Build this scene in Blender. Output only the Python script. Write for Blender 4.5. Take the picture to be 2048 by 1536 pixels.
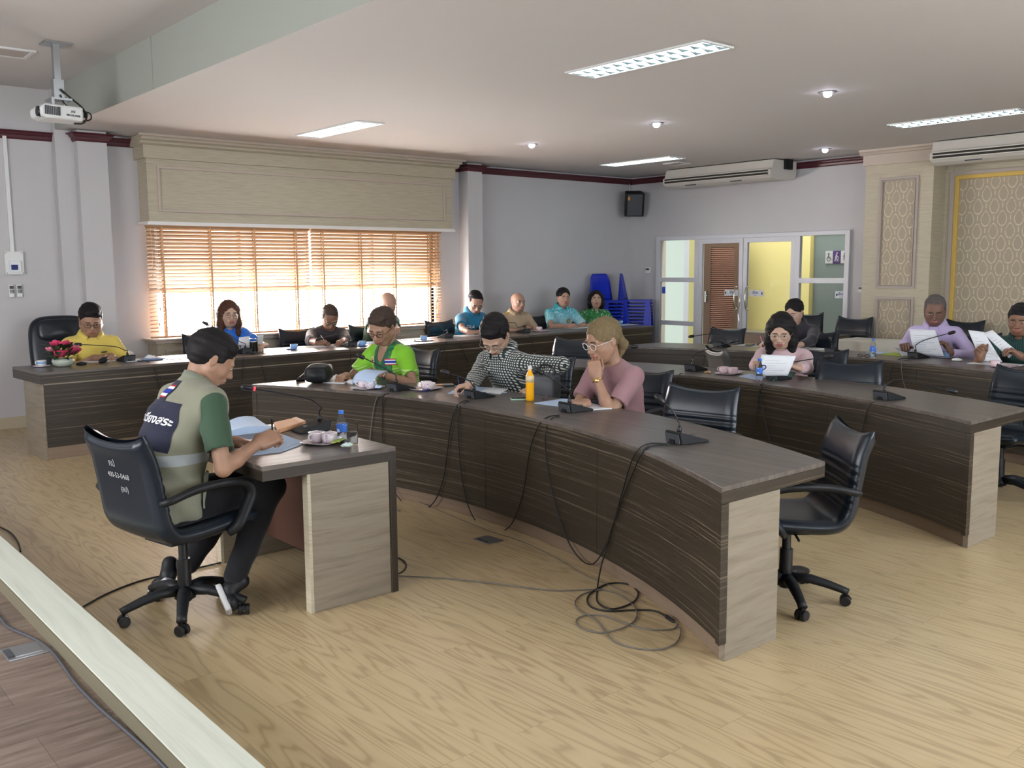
import bpy, bmesh, math, random
import numpy as np
from mathutils import Vector, Matrix
from mathutils.bvhtree import BVHTree
R = math.radians
rnd = random.Random(7)
for o in list(bpy.data.objects):
    bpy.data.objects.remove(o)
SC = bpy.context.scene
COL = SC.collection

# ------------------------------------------------------------------ camera
CF, CH = 1890.0, 1.66                       # focal length in pixels of the 2048 px frame, lens height
_y, _p, _r = R(49.6), R(7.02), R(-0.41)
_f = np.array([math.cos(_p)*math.cos(_y), math.cos(_p)*math.sin(_y), -math.sin(_p)])
_rt = np.array([math.sin(_y), -math.cos(_y), 0.0]); _u = np.cross(_rt, _f)
CR = math.cos(_r)*_rt + math.sin(_r)*_u
CU = -math.sin(_r)*_rt + math.cos(_r)*_u
cam_data = bpy.data.cameras.new('camera')
cam_data.sensor_width = 36.0
cam_data.lens = 36.0*CF/2048.0
cam_data.clip_start = 0.05
cam = bpy.data.objects.new('camera', cam_data)
COL.objects.link(cam)
cam.matrix_world = Matrix(((CR[0], CU[0], -_f[0], 0), (CR[1], CU[1], -_f[1], 0), (CR[2], CU[2], -_f[2], CH), (0, 0, 0, 1)))
SC.camera = cam
def ray(x, y): return CR*(x-1024)/CF - CU*(y-768)/CF + _f
CC = np.array([0, 0, CH])
def pz(x, y, z): d = ray(x, y); return CC + d*((z-CH)/d[2])      # photo pixel -> point on the level z
def px(x, y, X): d = ray(x, y); return CC + d*(X/d[0])
def py(x, y, Y): d = ray(x, y); return CC + d*(Y/d[1])
def pd(x, y, P):                                                  # photo pixel -> point as far out as P
    d = ray(x, y); t = (P[0]*d[0]+P[1]*d[1])/(d[0]**2+d[1]**2); return CC + d*t

# ------------------------------------------------------------------ world, exposure
w = bpy.data.worlds.new('world'); SC.world = w; w.use_nodes = True
w.node_tree.nodes['Background'].inputs[0].default_value = (0.85, 0.92, 1.0, 1)
w.node_tree.nodes['Background'].inputs[1].default_value = 1.0
SC.view_settings.view_transform = 'Standard'
SC.view_settings.look = 'None'
SC.view_settings.gamma = 1.0
SC.view_settings.use_curve_mapping = False
SC.view_settings.exposure = 0.2
SC.cycles.use_denoising = True
SC.cycles.max_bounces = 8
SC.cycles.diffuse_bounces = 4
SC.cycles.glossy_bounces = 3
SC.cycles.transmission_bounces = 6
SC.cycles.transparent_max_bounces = 8
SC.cycles.sample_clamp_indirect = 6.0
SC.cycles.caustics_reflective = False
SC.cycles.caustics_refractive = False
WIN_LOW, WIN_UP, TUBE, SPOT = 60.0, 2.0, 8.0, 40.0               # strengths of the daylight panes and the lamps
def area(name, loc, rot, sx, sy, power, col):
    l = bpy.data.lights.new(name, 'AREA'); l.shape = 'RECTANGLE'; l.size = sx; l.size_y = sy
    l.energy = power; l.color = col
    o = bpy.data.objects.new(name, l); o.location = loc; o.rotation_euler = rot; COL.objects.link(o)
    return o
# daylight through the windows of the wall behind and beside the photographer
area('daylight_side', (5.0, -1.9, 1.9), (R(-90), 0, 0), 6.0, 1.4, 240, (0.86, 0.93, 1.0))
area('daylight_stage', (-2.9, 4.5, 2.0), (0, R(-90), 0), 1.6, 6.0, 300, (0.95, 0.97, 1.0))
area('daylight_corridor', (13.6, 8.8, 3.0), (0, 0, 0), 2.2, 5.0, 130, (1.0, 0.97, 0.92))

# ------------------------------------------------------------------ materials
MATS = {}
def mat(name, col=(0.5, 0.5, 0.5), rough=0.5, metal=0.0, emit=None, es=0.0, trans=0.0, alpha=1.0, coat=0.0, spec=0.5, ior=1.45, sheen=0.0):
    if name in MATS: return MATS[name]
    m = bpy.data.materials.new(name); m.use_nodes = True
    b = m.node_tree.nodes['Principled BSDF']
    b.inputs['Base Color'].default_value = (*col, 1)
    b.inputs['Roughness'].default_value = rough
    b.inputs['Metallic'].default_value = metal
    b.inputs['IOR'].default_value = ior
    b.inputs['Specular IOR Level'].default_value = spec
    b.inputs['Transmission Weight'].default_value = trans
    b.inputs['Alpha'].default_value = alpha
    b.inputs['Coat Weight'].default_value = coat
    b.inputs['Sheen Weight'].default_value = sheen
    if emit: b.inputs['Emission Color'].default_value = (*emit, 1); b.inputs['Emission Strength'].default_value = es
    MATS[name] = m
    return m
class NT:
    def __init__(s, m): s.m = m; s.t = m.node_tree; s.b = s.t.nodes['Principled BSDF']
    def n(s, typ, **kw):
        nd = s.t.nodes.new(typ)
        for k, v in kw.items():
            if k.startswith('i_'):
                key = k[2:]
                key = int(key) if key.isdigit() else key.replace('_', ' ')
                nd.inputs[key].default_value = v
            else: setattr(nd, k, v)
        return nd
    def l(s, a, b): s.t.links.new(a, b)
    def ramp(s, fac, stops, interp='LINEAR'):
        r = s.n('ShaderNodeValToRGB'); e = r.color_ramp; e.interpolation = interp
        while len(e.elements) < len(stops): e.elements.new(0.5)
        for el, (p, c) in zip(e.elements, stops): el.position = p; el.color = (*c, 1)
        s.l(fac, r.inputs[0]); return r.outputs[0]
    def mapped(s, src, scale=(1, 1, 1), loc=(0, 0, 0), rot=(0, 0, 0)):
        mp = s.n('ShaderNodeMapping'); mp.inputs['Scale'].default_value = scale; mp.inputs['Location'].default_value = loc
        mp.inputs['Rotation'].default_value = rot; s.l(src, mp.inputs[0]); return mp.outputs[0]
    def co(s, which='Object'): return s.n('ShaderNodeTexCoord').outputs[which]
    def math(s, op, a, b=None, c=None, clamp=False):
        m = s.n('ShaderNodeMath', operation=op, use_clamp=clamp)
        for i, v in enumerate((a, b, c)):
            if v is None: continue
            if isinstance(v, (int, float)): m.inputs[i].default_value = v
            else: s.l(v, m.inputs[i])
        return m.outputs[0]
    def mix(s, fac, a, b, mode='MIX'):
        m = s.n('ShaderNodeMix', data_type='RGBA', blend_type=mode)
        if isinstance(fac, (int, float)): m.inputs[0].default_value = fac
        else: s.l(fac, m.inputs[0])
        for i, v in ((6, a), (7, b)):
            if isinstance(v, tuple): m.inputs[i].default_value = (*v, 1)
            else: s.l(v, m.inputs[i])
        return m.outputs[2]
    def noise(s, vec, scale, detail=3, rough=0.55, dist=0.0):
        n = s.n('ShaderNodeTexNoise'); n.inputs['Scale'].default_value = scale; n.inputs['Detail'].default_value = detail
        n.inputs['Roughness'].default_value = rough; n.inputs['Distortion'].default_value = dist; s.l(vec, n.inputs['Vector']); return n.outputs[0]
    def bump(s, h, strength=0.2, dist=0.01):
        b = s.n('ShaderNodeBump'); b.inputs['Strength'].default_value = strength; b.inputs['Distance'].default_value = dist
        s.l(h, b.inputs['Height']); s.l(b.outputs[0], s.b.inputs['Normal'])
    def color(s, c): s.l(c, s.b.inputs['Base Color'])
    def sep(s, v):
        x = s.n('ShaderNodeSeparateXYZ'); s.l(v, x.inputs[0]); return x.outputs
    def comb(s, x, y, z=0.0):
        c = s.n('ShaderNodeCombineXYZ')
        for i, v in enumerate((x, y, z)):
            if isinstance(v, (int, float)): c.inputs[i].default_value = v
            else: s.l(v, c.inputs[i])
        return c.outputs[0]

def wood_streak(name, stops, sc=(0.5, 30), rough=0.38, spec=0.5, offset=0.0, bumpy=0.05):
    m = mat(name, rough=rough, spec=spec); t = NT(m)
    uv = t.co('UV')
    wob = t.noise(t.mapped(uv, (0.9, 2.2, 1), (offset, 0, 0)), 1.0, 2)
    v = t.n('ShaderNodeVectorMath', operation='ADD'); t.l(t.mapped(uv, (sc[0], sc[1], 1), (offset, offset, 0)), v.inputs[0])
    t.l(t.comb(0.0, t.math('MULTIPLY', wob, 3.0)), v.inputs[1])
    n1 = t.noise(v.outputs[0], 1.0, 4, 0.7)
    n2 = t.noise(t.mapped(uv, (sc[0]*3, sc[1]*5, 1)), 1.0, 2)
    f = t.math('ADD', t.math('MULTIPLY', n1, 0.85), t.math('MULTIPLY', n2, 0.15))
    t.color(t.ramp(f, stops)); t.bump(n1, bumpy, 0.002)
    return m
M_ZEB = wood_streak('dark_streaked_laminate', [(0.30, (0.022, 0.018, 0.015)), (0.42, (0.038, 0.029, 0.021)), (0.52, (0.028, 0.021, 0.015)), (0.575, (0.062, 0.048, 0.034)), (0.61, (0.175, 0.14, 0.095)), (0.645, (0.05, 0.038, 0.03)), (0.72, (0.026, 0.021, 0.017)), (0.76, (0.12, 0.095, 0.065)), (0.8, (0.03, 0.024, 0.018))], (0.42, 84), 0.38)
M_TOP = wood_streak('dark_worktop_laminate', [(0.3, (0.060, 0.050, 0.044)), (0.5, (0.105, 0.088, 0.078)), (0.62, (0.150, 0.128, 0.112)), (0.75, (0.078, 0.066, 0.058))], (0.6, 26), 0.32, 0.6)
M_OAK = wood_streak('pale_oak_laminate', [(0.3, (0.165, 0.135, 0.10)), (0.5, (0.245, 0.205, 0.155)), (0.68, (0.285, 0.245, 0.19)), (0.8, (0.18, 0.15, 0.11))], (1.6, 22), 0.45)
M_KICK = wood_streak('brown_plinth_laminate', [(0.3, (0.17, 0.12, 0.085)), (0.5, (0.24, 0.175, 0.125)), (0.7, (0.2, 0.145, 0.1))], (0.8, 20), 0.45)
M_REDW = mat('reddish_brown_board', (0.10, 0.045, 0.03), 0.5)
M_WALL = mat('painted_wall', (0.56, 0.54, 0.55), 0.75)
t = NT(M_WALL); nz = t.noise(t.co('Object'), 90, 2); t.bump(nz, 0.12, 0.002); t.color(t.mix(t.noise(t.co('Object'), 1.3, 3), (0.60, 0.58, 0.59), (0.53, 0.52, 0.53)))
M_CEIL = mat('white_ceiling_paint', (0.63, 0.60, 0.585), 0.8)
M_SOFF = mat('grey_green_beam_paint', (0.34, 0.36, 0.32), 0.7)
M_CROWN = mat('maroon_crown_moulding', (0.075, 0.012, 0.02), 0.35)
M_BASE = mat('cream_baseboard', (0.52, 0.45, 0.33), 0.5)
M_CREAM = mat('cream_grained_panel', (0.47, 0.42, 0.31), 0.55); t = NT(M_CREAM)
gx = t.noise(t.mapped(t.co('Object'), (5, 5, 220)), 1.0, 3)
t.color(t.ramp(gx, [(0.3, (0.40, 0.35, 0.255)), (0.55, (0.5, 0.445, 0.335)), (0.75, (0.54, 0.49, 0.375))])); t.bump(gx, 0.06, 0.002)
M_MAUVE = mat('mauve_moulding', (0.42, 0.36, 0.32), 0.5)
M_CREAMT = mat('cream_trim', (0.50, 0.42, 0.35), 0.5)
M_GOLD = mat('gold_yellow_trim', (0.62, 0.42, 0.10), 0.4)
M_FLOOR = mat('pale_oak_floor', rough=0.3, spec=0.5); t = NT(M_FLOOR)
sp = t.sep(t.co('Object'))
bv = t.comb(sp[1], sp[0])
br = t.n('ShaderNodeTexBrick', offset=0.37, offset_frequency=2)
br.inputs['Scale'].default_value = 1.0; br.inputs['Mortar Size'].default_value = 0.0012; br.inputs['Mortar Smooth'].default_value = 0.1
br.inputs['Brick Width'].default_value = 1.22; br.inputs['Row Height'].default_value = 0.19; br.inputs['Bias'].default_value = 0
br.inputs['Color1'].default_value = (0, 0, 0, 1); br.inputs['Color2'].default_value = (1, 1, 1, 1); br.inputs['Mortar'].default_value = (0.5, 0.5, 0.5, 1)
t.l(bv, br.inputs['Vector'])
off = t.math('MULTIPLY', br.outputs[0], 7.3)
wv = t.comb(t.math('MULTIPLY', sp[1], 0.62), t.math('ADD', t.math('MULTIPLY', sp[0], 6.5), off), off)
n1 = t.noise(wv, 1.0, 2, 0.5, 0.15)
rings = t.math('MULTIPLY_ADD', t.math('SINE', t.math('MULTIPLY', n1, 75.0)), 0.5, 0.5)
grain = t.noise(t.comb(t.math('MULTIPLY', sp[1], 3.0), t.math('MULTIPLY', sp[0], 120.0), off), 1.0, 2)
c1 = t.ramp(rings, [(0.0, (0.33, 0.235, 0.12)), (0.22, (0.44, 0.33, 0.175)), (1.0, (0.49, 0.38, 0.21))])
c2 = t.mix(t.math('MULTIPLY', grain, 0.35), c1, (0.56, 0.46, 0.31))
c3 = t.mix(t.math('MULTIPLY', br.outputs[0], 0.16), c2, (0.60, 0.44, 0.26))
mort = t.mix(t.math('MULTIPLY', br.outputs[1], 0.5), c3, (0.2, 0.14, 0.08))
t.color(mort); t.bump(grain, 0.03, 0.001)
M_STAGE = mat('grey_brown_stage_floor', rough=0.4); t = NT(M_STAGE)
sp = t.sep(t.co('Object'))
wv = t.comb(t.math('MULTIPLY', sp[0], 3.0), t.math('MULTIPLY', sp[1], 28.0))
n1 = t.noise(wv, 1.0, 4, 0.65, 0.4)
br = t.n('ShaderNodeTexBrick', offset=0.4); br.inputs['Scale'].default_value = 1.0; br.inputs['Mortar Size'].default_value = 0.001
br.inputs['Brick Width'].default_value = 1.2; br.inputs['Row Height'].default_value = 0.3
br.inputs['Color1'].default_value = (0.85, 0.85, 0.85, 1); br.inputs['Color2'].default_value = (1.1, 1.1, 1.1, 1); br.inputs['Mortar'].default_value = (0.4, 0.4, 0.4, 1)
t.l(t.comb(sp[0], sp[1]), br.inputs['Vector'])
t.color(t.mix(1.0, t.ramp(n1, [(0.3, (0.12, 0.085, 0.065)), (0.5, (0.19, 0.14, 0.11)), (0.7, (0.26, 0.2, 0.16))]), br.outputs[0], 'MULTIPLY'))
M_KERB = wood_streak('pale_ash_edge_board', [(0.3, (0.52, 0.55, 0.47)), (0.5, (0.62, 0.65, 0.56)), (0.7, (0.68, 0.7, 0.62))], (0.9, 24), 0.4)
M_KERBS = mat('olive_brown_riser', (0.17, 0.15, 0.10), 0.6)
M_DAMASK = mat('damask_wallpaper', rough=0.6); t = NT(M_DAMASK)
sp = t.sep(t.co('Object'))
def drop(t, u0, v0):
    u = t.math('SUBTRACT', t.math('FRACT', t.math('ADD', t.math('DIVIDE', sp[1], 0.195), u0)), 0.5)
    v = t.math('SUBTRACT', t.math('FRACT', t.math('ADD', t.math('DIVIDE', sp[2], 0.30), v0)), 0.5)
    vv = t.math('ADD', v, 0.12)
    wdt = t.math('SUBTRACT', 0.92, t.math('MULTIPLY', t.math('MAXIMUM', vv, 0.0), 1.35))
    uu = t.math('DIVIDE', u, wdt)
    d = t.math('SQRT', t.math('ADD', t.math('MULTIPLY', uu, uu), t.math('MULTIPLY', vv, t.math('MULTIPLY', vv, 1.0))))
    ring = t.math('SUBTRACT', 1.0, t.math('MULTIPLY', t.math('ABSOLUTE', t.math('SUBTRACT', d, 0.30)), 24.0), clamp=True)
    brk = t.noise(t.co('Object'), 60, 2)
    ring = t.math('MULTIPLY', ring, t.math('GREATER_THAN', brk, 0.42))
    tip = t.math('SUBTRACT', 1.0, t.math('MULTIPLY', t.math('ABSOLUTE', u), 24.0), clamp=True)
    tip = t.math('MULTIPLY', tip, t.math('GREATER_THAN', v, 0.30))
    return t.math('MAXIMUM', ring, tip)
pat = t.math('MAXIMUM', drop(t, 0.0, 0.0), drop(t, 0.5, 0.5))
pat = t.math('MULTIPLY', pat, 1.6, clamp=True)
t.color(t.mix(pat, (0.40, 0.335, 0.25), (0.60, 0.54, 0.39)))
M_WHITE = mat('white_painted_frame', (0.66, 0.66, 0.70), 0.35)
M_SILL = mat('white_window_frame', (0.80, 0.78, 0.76), 0.4)
M_GLASS = mat('clear_glass', (0.95, 0.98, 0.97), 0.02, trans=1.0, ior=1.05, spec=0.6)
M_PANE = mat('window_pane_glass', (1, 1, 1), 0.0, trans=1.0, ior=1.01)
M_SLAT = mat('honey_wood_slat', (0.40, 0.235, 0.12), 0.45); t = NT(M_SLAT)
t.b.inputs['Subsurface Weight'].default_value = 0.0
tr = t.n('ShaderNodeBsdfTranslucent'); tr.inputs[0].default_value = (0.90, 0.58, 0.32, 1)
mx = t.n('ShaderNodeMixShader'); mx.inputs[0].default_value = 0.1; t.l(t.b.outputs[0], mx.inputs[1]); t.l(tr.outputs[0], mx.inputs[2])
t.l(mx.outputs[0], t.t.nodes['Material Output'].inputs[0])
M_TAPE = mat('orange_ladder_tape', (0.66, 0.40, 0.22), 0.7)
M_CORD = mat('cream_blind_cord', (0.7, 0.55, 0.4), 0.7)
M_BLK = mat('black_plastic', (0.012, 0.012, 0.014), 0.35)
M_BLK2 = mat('matt_black_plastic', (0.010, 0.011, 0.013), 0.5, spec=0.35)
M_GREYP = mat('dark_grey_plastic', (0.06, 0.065, 0.075), 0.5)
M_LEA = mat('black_blue_leather', (0.009, 0.014, 0.022), 0.31, spec=0.5); t = NT(M_LEA); t.bump(t.noise(t.co('Object'), 260, 2), 0.12, 0.001)
M_LEAG = mat('grey_worn_leather', (0.10, 0.095, 0.09), 0.42)
M_CABLE = mat('black_cable_rubber', (0.012, 0.012, 0.012), 0.5)
M_CABLG = mat('grey_cable_rubber', (0.14, 0.13, 0.12), 0.5)
M_CHROME = mat('brushed_steel', (0.45, 0.43, 0.38), 0.25, 1.0)
M_STEEL = mat('steel_plate', (0.42, 0.43, 0.44), 0.35, 0.9)
M_ACW = mat('off_white_plastic', (0.60, 0.57, 0.52), 0.45)
M_ACD = mat('dark_vent_slot', (0.02, 0.018, 0.012), 0.7)
M_WP = mat('white_plastic', (0.74, 0.75, 0.74), 0.4)
M_PORC = mat('white_porcelain', (0.72, 0.64, 0.69), 0.15, coat=0.5)
M_PORB = mat('blue_porcelain', (0.22, 0.42, 0.75), 0.15, coat=0.5)
M_PINKC = mat('pale_pink_porcelain', (0.72, 0.55, 0.60), 0.2, coat=0.4)
M_PAPER = mat('white_paper', (0.78, 0.80, 0.84), 0.7)
M_PAPB = mat('pale_blue_paper', (0.50, 0.64, 0.86), 0.7)
M_INK = mat('dark_ink', (0.03, 0.03, 0.06), 0.6)
M_INKB = mat('navy_ink', (0.02, 0.03, 0.16), 0.6)
M_ENV = mat('orange_envelope', (0.74, 0.40, 0.22), 0.6)
M_PET = mat('bottle_plastic', (0.93, 0.96, 1.0), 0.05, trans=0.95, ior=1.08)
M_WATER = mat('water', (0.85, 0.92, 1.0), 0.02, trans=1.0, ior=1.08)
M_LABEL = mat('blue_label', (0.04, 0.16, 0.62), 0.4); t = NT(M_LABEL)
t.color(t.mix(t.math('GREATER_THAN', t.noise(t.co('Object'), 60, 1), 0.62), (0.04, 0.16, 0.62), (0.6, 0.7, 0.9)))
M_CAPB = mat('blue_bottle_cap', (0.03, 0.18, 0.68), 0.35)
M_ORJ = mat('orange_drink', (0.95, 0.45, 0.01), 0.15, spec=0.5)
M_CLOTH = mat('ivory_tablecloth', (0.66, 0.63, 0.55), 0.8, sheen=0.2)
M_BLUEP = mat('blue_plastic', (0.010, 0.03, 0.46), 0.3, spec=0.5)
M_YELW = mat('yellow_wall_paint', (0.62, 0.55, 0.24), 0.7)
M_LOUV = mat('brown_louvre_wood', (0.34, 0.18, 0.13), 0.45)
M_DOORW = mat('dark_brown_door_wood', (0.11, 0.06, 0.035), 0.5)
M_FROST = mat('grey_green_panel', (0.30, 0.37, 0.37), 0.35)
M_SIGNW = mat('white_sign', (0.75, 0.77, 0.80), 0.4)
M_PURP = mat('purple_sign', (0.12, 0.06, 0.25), 0.5)
M_RED = mat('red_indicator', (0.8, 0.02, 0.04), 0.3, emit=(1, 0.05, 0.08), es=1.5)
M_LAMP = mat('lamp_light', (0.9, 0.95, 1.0), 0.4, emit=(0.80, 0.95, 1.0), es=TUBE)
M_SPOT = mat('spotlight_bulb', (0.9, 0.9, 1.0), 0.4, emit=(0.80, 0.80, 1.0), es=SPOT)
M_LOUVR = mat('bright_louvre_blade', (0.55, 0.78, 0.88), 0.5, 0.0)
M_SKYL = mat('daylight_low_pane', (1, 1, 1), 0.5, emit=(1.0, 0.96, 0.94), es=WIN_LOW)
M_SKYU = mat('daylight_high_pane', (1, 1, 1), 0.5, emit=(1.0, 0.90, 0.72), es=WIN_UP)
M_SKYD = mat('daylit_yard', (0.28, 0.30, 0.27), 0.5, emit=(0.86, 1.0, 0.88), es=0.45)
M_PINKF = mat('pink_petal', (0.72, 0.06, 0.16), 0.55)
M_PINKL = mat('light_pink_petal', (0.85, 0.25, 0.35), 0.55)
M_LEAF = mat('dark_green_leaf', (0.03, 0.08, 0.03), 0.5)
M_BOWL = mat('pale_green_bowl', (0.45, 0.50, 0.42), 0.3)
M_GREENH = mat('lime_sachet', (0.45, 0.58, 0.10), 0.5)
M_DGREEN = mat('dark_green_folder', (0.01, 0.12, 0.08), 0.5)
M_MINT = mat('pale_mint_tissue', (0.62, 0.74, 0.70), 0.7)

# ------------------------------------------------------------------ building helpers
_BN = [0]
def bx(x0, x1, y0, y1, z0, z1):
    _BN[0] += 1; e = (_BN[0] % 11)*0.00014          # a hair of difference so that touching boards never share a plane
    x0 -= e; x1 += e; y0 -= e; y1 += e; z0 -= e if z0 > 0.001 else 0; z1 += e if z1 > 0.001 else 0
    v = [(x0, y0, z0), (x1, y0, z0), (x1, y1, z0), (x0, y1, z0), (x0, y0, z1), (x1, y0, z1), (x1, y1, z1), (x0, y1, z1)]
    f = [(0, 3, 2, 1), (4, 5, 6, 7), (0, 1, 5, 4), (1, 2, 6, 5), (2, 3, 7, 6), (3, 0, 4, 7)]
    return v, f
def jn(*ps):
    V, F = [], []
    for v, f in ps:
        n = len(V); V += [tuple(p) for p in v]; F += [tuple(i+n for i in q) for q in f]
    return V, F
def tf(vf, M):
    return [tuple(M @ Vector(p)) for p in vf[0]], vf[1]
def TR(x, y, z): return Matrix.Translation((x, y, z))
def RZ(a): return Matrix.Rotation(a, 4, 'Z')
def RY(a): return Matrix.Rotation(a, 4, 'Y')
def RX(a): return Matrix.Rotation(a, 4, 'X')
def frames(P):
    P = [Vector(p) for p in P]; n = len(P); T = []
    for i in range(n):
        a = P[max(i-1, 0)]; b = P[min(i+1, n-1)]; d = (b-a)
        T.append(d.normalized() if d.length > 1e-9 else Vector((0, 0, 1)))
    up = Vector((0, 0, 1)) if abs(T[0].z) < 0.9 else Vector((1, 0, 0))
    N = [(up - T[0]*up.dot(T[0])).normalized()]
    for i in range(1, n):
        q = N[-1] - T[i]*N[-1].dot(T[i]); N.append(q.normalized() if q.length > 1e-6 else N[-1])
    return P, T, N
def tube(P, r, n=8, sx=1.0, closed=False):
    P, T, N = frames(P); V, F = [], []
    for i, (p, t_, nn) in enumerate(zip(P, T, N)):
        b = t_.cross(nn); ri = r[i] if isinstance(r, (list, tuple)) else r
        for k in range(n):
            a = 2*math.pi*k/n; V.append(tuple(p + nn*(math.cos(a)*ri) + b*(math.sin(a)*ri*sx)))
    m = len(P)
    for i in range(m-1 + (1 if closed else 0)):
        j = (i+1) % m
        for k in range(n): F.append((i*n+k, i*n+(k+1) % n, j*n+(k+1) % n, j*n+k))
    if not closed: F.append(tuple(range(n))[::-1]); F.append(tuple((m-1)*n+k for k in range(n)))
    return V, F
def spline(P, n=8):
    P = [Vector(p) for p in P]; out = []
    Q = [P[0]*2-P[1]] + P + [P[-1]*2-P[-2]]
    for i in range(1, len(Q)-2):
        a, b, c, d = Q[i-1:i+3]
        for k in range(n):
            s = k/n; out.append(0.5*((2*b)+(c-a)*s+(2*a-5*b+4*c-d)*s*s+(3*b-a-3*c+d)*s**3))
    out.append(P[-1]); return out
def lathe(prof, n=20, c=(0, 0, 0)):
    V, F = [], []
    for r_, z in prof:
        for k in range(n):
            a = 2*math.pi*k/n; V.append((c[0]+r_*math.cos(a), c[1]+r_*math.sin(a), c[2]+z))
    m = len(prof)
    for i in range(m-1):
        for k in range(n): F.append((i*n+k, i*n+(k+1) % n, (i+1)*n+(k+1) % n, (i+1)*n+k))
    if prof[0][0] > 1e-6: F.append(tuple(range(n))[::-1])
    if prof[-1][0] > 1e-6: F.append(tuple((m-1)*n+k for k in range(n)))
    return V, F
def prism(poly, h0, h1, axis='z'):
    """closed outline extruded; axis z: (x,y); axis y: outline in (x,z) from y=h0 to h1; axis x: outline in (y,z)"""
    n = len(poly); mk = {'z': lambda a, b, h: (a, b, h), 'y': lambda a, b, h: (a, h, b), 'x': lambda a, b, h: (h, a, b)}[axis]
    V = [mk(a, b, h0) for a, b in poly] + [mk(a, b, h1) for a, b in poly]
    F = [tuple(range(n))[::-1], tuple(range(n, 2*n))] + [(i, (i+1) % n, n+(i+1) % n, n+i) for i in range(n)]
    return V, F
def ball(c, r, n=12, sz=(1, 1, 1)):
    prof = [(max(1e-7, math.sin(math.pi*i/n)), -math.cos(math.pi*i/n)) for i in range(n+1)]
    V, F = lathe([(a, b) for a, b in prof], n*2 if n < 10 else 16)
    return [(c[0]+x*r*sz[0], c[1]+y*r*sz[1], c[2]+z*r*sz[2]) for x, y, z in V], F
def sheet(fn, nu, nv, th=0.0):
    """grid fn(u,v)->point; th gives it thickness along -z of the fn normal (approx)"""
    V = [tuple(fn(i/nu, j/nv)) for i in range(nu+1) for j in range(nv+1)]
    F = [(i*(nv+1)+j, (i+1)*(nv+1)+j, (i+1)*(nv+1)+j+1, i*(nv+1)+j+1) for i in range(nu) for j in range(nv)]
    return V, F
XF = {}
def mesh(name, vf, m, parent=None, smooth=False, uv=None, bevel=0.0, solid=0.0, sub=0, world=True, seg=2, sharp=None):
    V, F = vf
    if parent is not None and world and parent.name in XF:
        inv = XF[parent.name].inverted(); V = [tuple(inv @ Vector(p)) for p in V]
    me = bpy.data.meshes.new(name)
    me.from_pydata([tuple(map(float, p)) for p in V], [], [tuple(int(i) for i in q) for q in F])
    if isinstance(m, (list, tuple)):
        for k in m: me.materials.append(k)
    else: me.materials.append(m)
    if uv is not None:
        ul = me.uv_layers.new(name='UVMap'); li = np.empty(len(me.loops), dtype=np.int32); me.loops.foreach_get('vertex_index', li)
        ul.data.foreach_set('uv', np.asarray(uv, dtype=np.float32)[li].ravel())
    o = bpy.data.objects.new(name, me); COL.objects.link(o)
    bm = bmesh.new(); bm.from_mesh(me); bmesh.ops.recalc_face_normals(bm, faces=bm.faces)
    bm.to_mesh(me); bm.free()
    if smooth: me.shade_smooth()
    if parent is not None: o.parent = parent
    if bevel:
        md = o.modifiers.new('bevel', 'BEVEL'); md.width = bevel; md.segments = seg; md.limit_method = 'ANGLE'; md.angle_limit = R(40)
    if solid:
        md = o.modifiers.new('solid', 'SOLIDIFY'); md.thickness = solid; md.offset = 0
    if sub:
        md = o.modifiers.new('sub', 'SUBSURF'); md.levels = sub; md.render_levels = sub
    if smooth and sharp:
        bm = bmesh.new(); bm.from_mesh(me)
        for e in bm.edges:
            if len(e.link_faces) == 2 and e.calc_face_angle(0) > R(sharp): e.smooth = False
        bm.to_mesh(me); bm.free()
    XF[o.name] = XF[parent.name].copy() if (parent is not None and parent.name in XF) else Matrix.Identity(4)
    return o
def uvbox(vf, m=1.0):
    """uv: long horizontal direction -> u, height -> v (for streaked boards)"""
    P = np.array(vf[0]); ext = P.max(0)-P.min(0)
    u = P[:, 0] if ext[0] > ext[1] else P[:, 1]
    v = P[:, 2]+ (P[:, 1] if ext[0] > ext[1] else P[:, 0])
    return np.c_[u*m, v*m]
def thing(name, label, cat, loc=(0, 0, 0), rz=0.0, group=None):
    o = bpy.data.objects.new(name, None); o.empty_display_size = 0.1; COL.objects.link(o)
    o.location = loc; o.rotation_euler = (0, 0, rz)
    o['label'] = label; o['category'] = cat
    if group: o['group'] = group
    XF[o.name] = TR(*loc) @ RZ(rz)
    return o
def tag(o, label, cat, group=None):
    o['label'] = label; o['category'] = cat
    if group: o['group'] = group
    return o
def struct(o): o['kind'] = 'structure'; return o
def kids(o): return [c for c in bpy.data.objects if c.parent == o]
KID = {}
def dup(root, loc, rz, label, group=None, skip=()):
    r_ = root.copy(); COL.objects.link(r_); r_.location = loc; r_.rotation_euler = (0, 0, rz); r_['label'] = label
    if group: r_['group'] = group
    XF[r_.name] = TR(*loc) @ RZ(rz)
    for ch in kids(root):
        if ch.name.split('.')[0] in skip: continue
        c = ch.copy(); COL.objects.link(c); c.parent = r_; XF[c.name] = XF[r_.name].copy()
        for g in kids(ch):
            d = g.copy(); COL.objects.link(d); d.parent = c
    return r_
FONT = None
def text_mesh(s, size, bold=0.0):
    cu = bpy.data.curves.new('txt', 'FONT'); cu.body = s; cu.size = size; cu.align_x = 'CENTER'; cu.align_y = 'CENTER'; cu.offset = bold
    cu.resolution_u = 3
    o = bpy.data.objects.new('txt', cu); COL.objects.link(o)
    dg = bpy.context.evaluated_depsgraph_get(); dg.update()
    me = bpy.data.meshes.new_from_object(o.evaluated_get(dg))
    V = [tuple(v.co) for v in me.vertices]; F = [tuple(p.vertices) for p in me.polygons]
    bpy.data.objects.remove(o); bpy.data.curves.remove(cu); bpy.data.meshes.remove(me)
    return V, F
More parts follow.
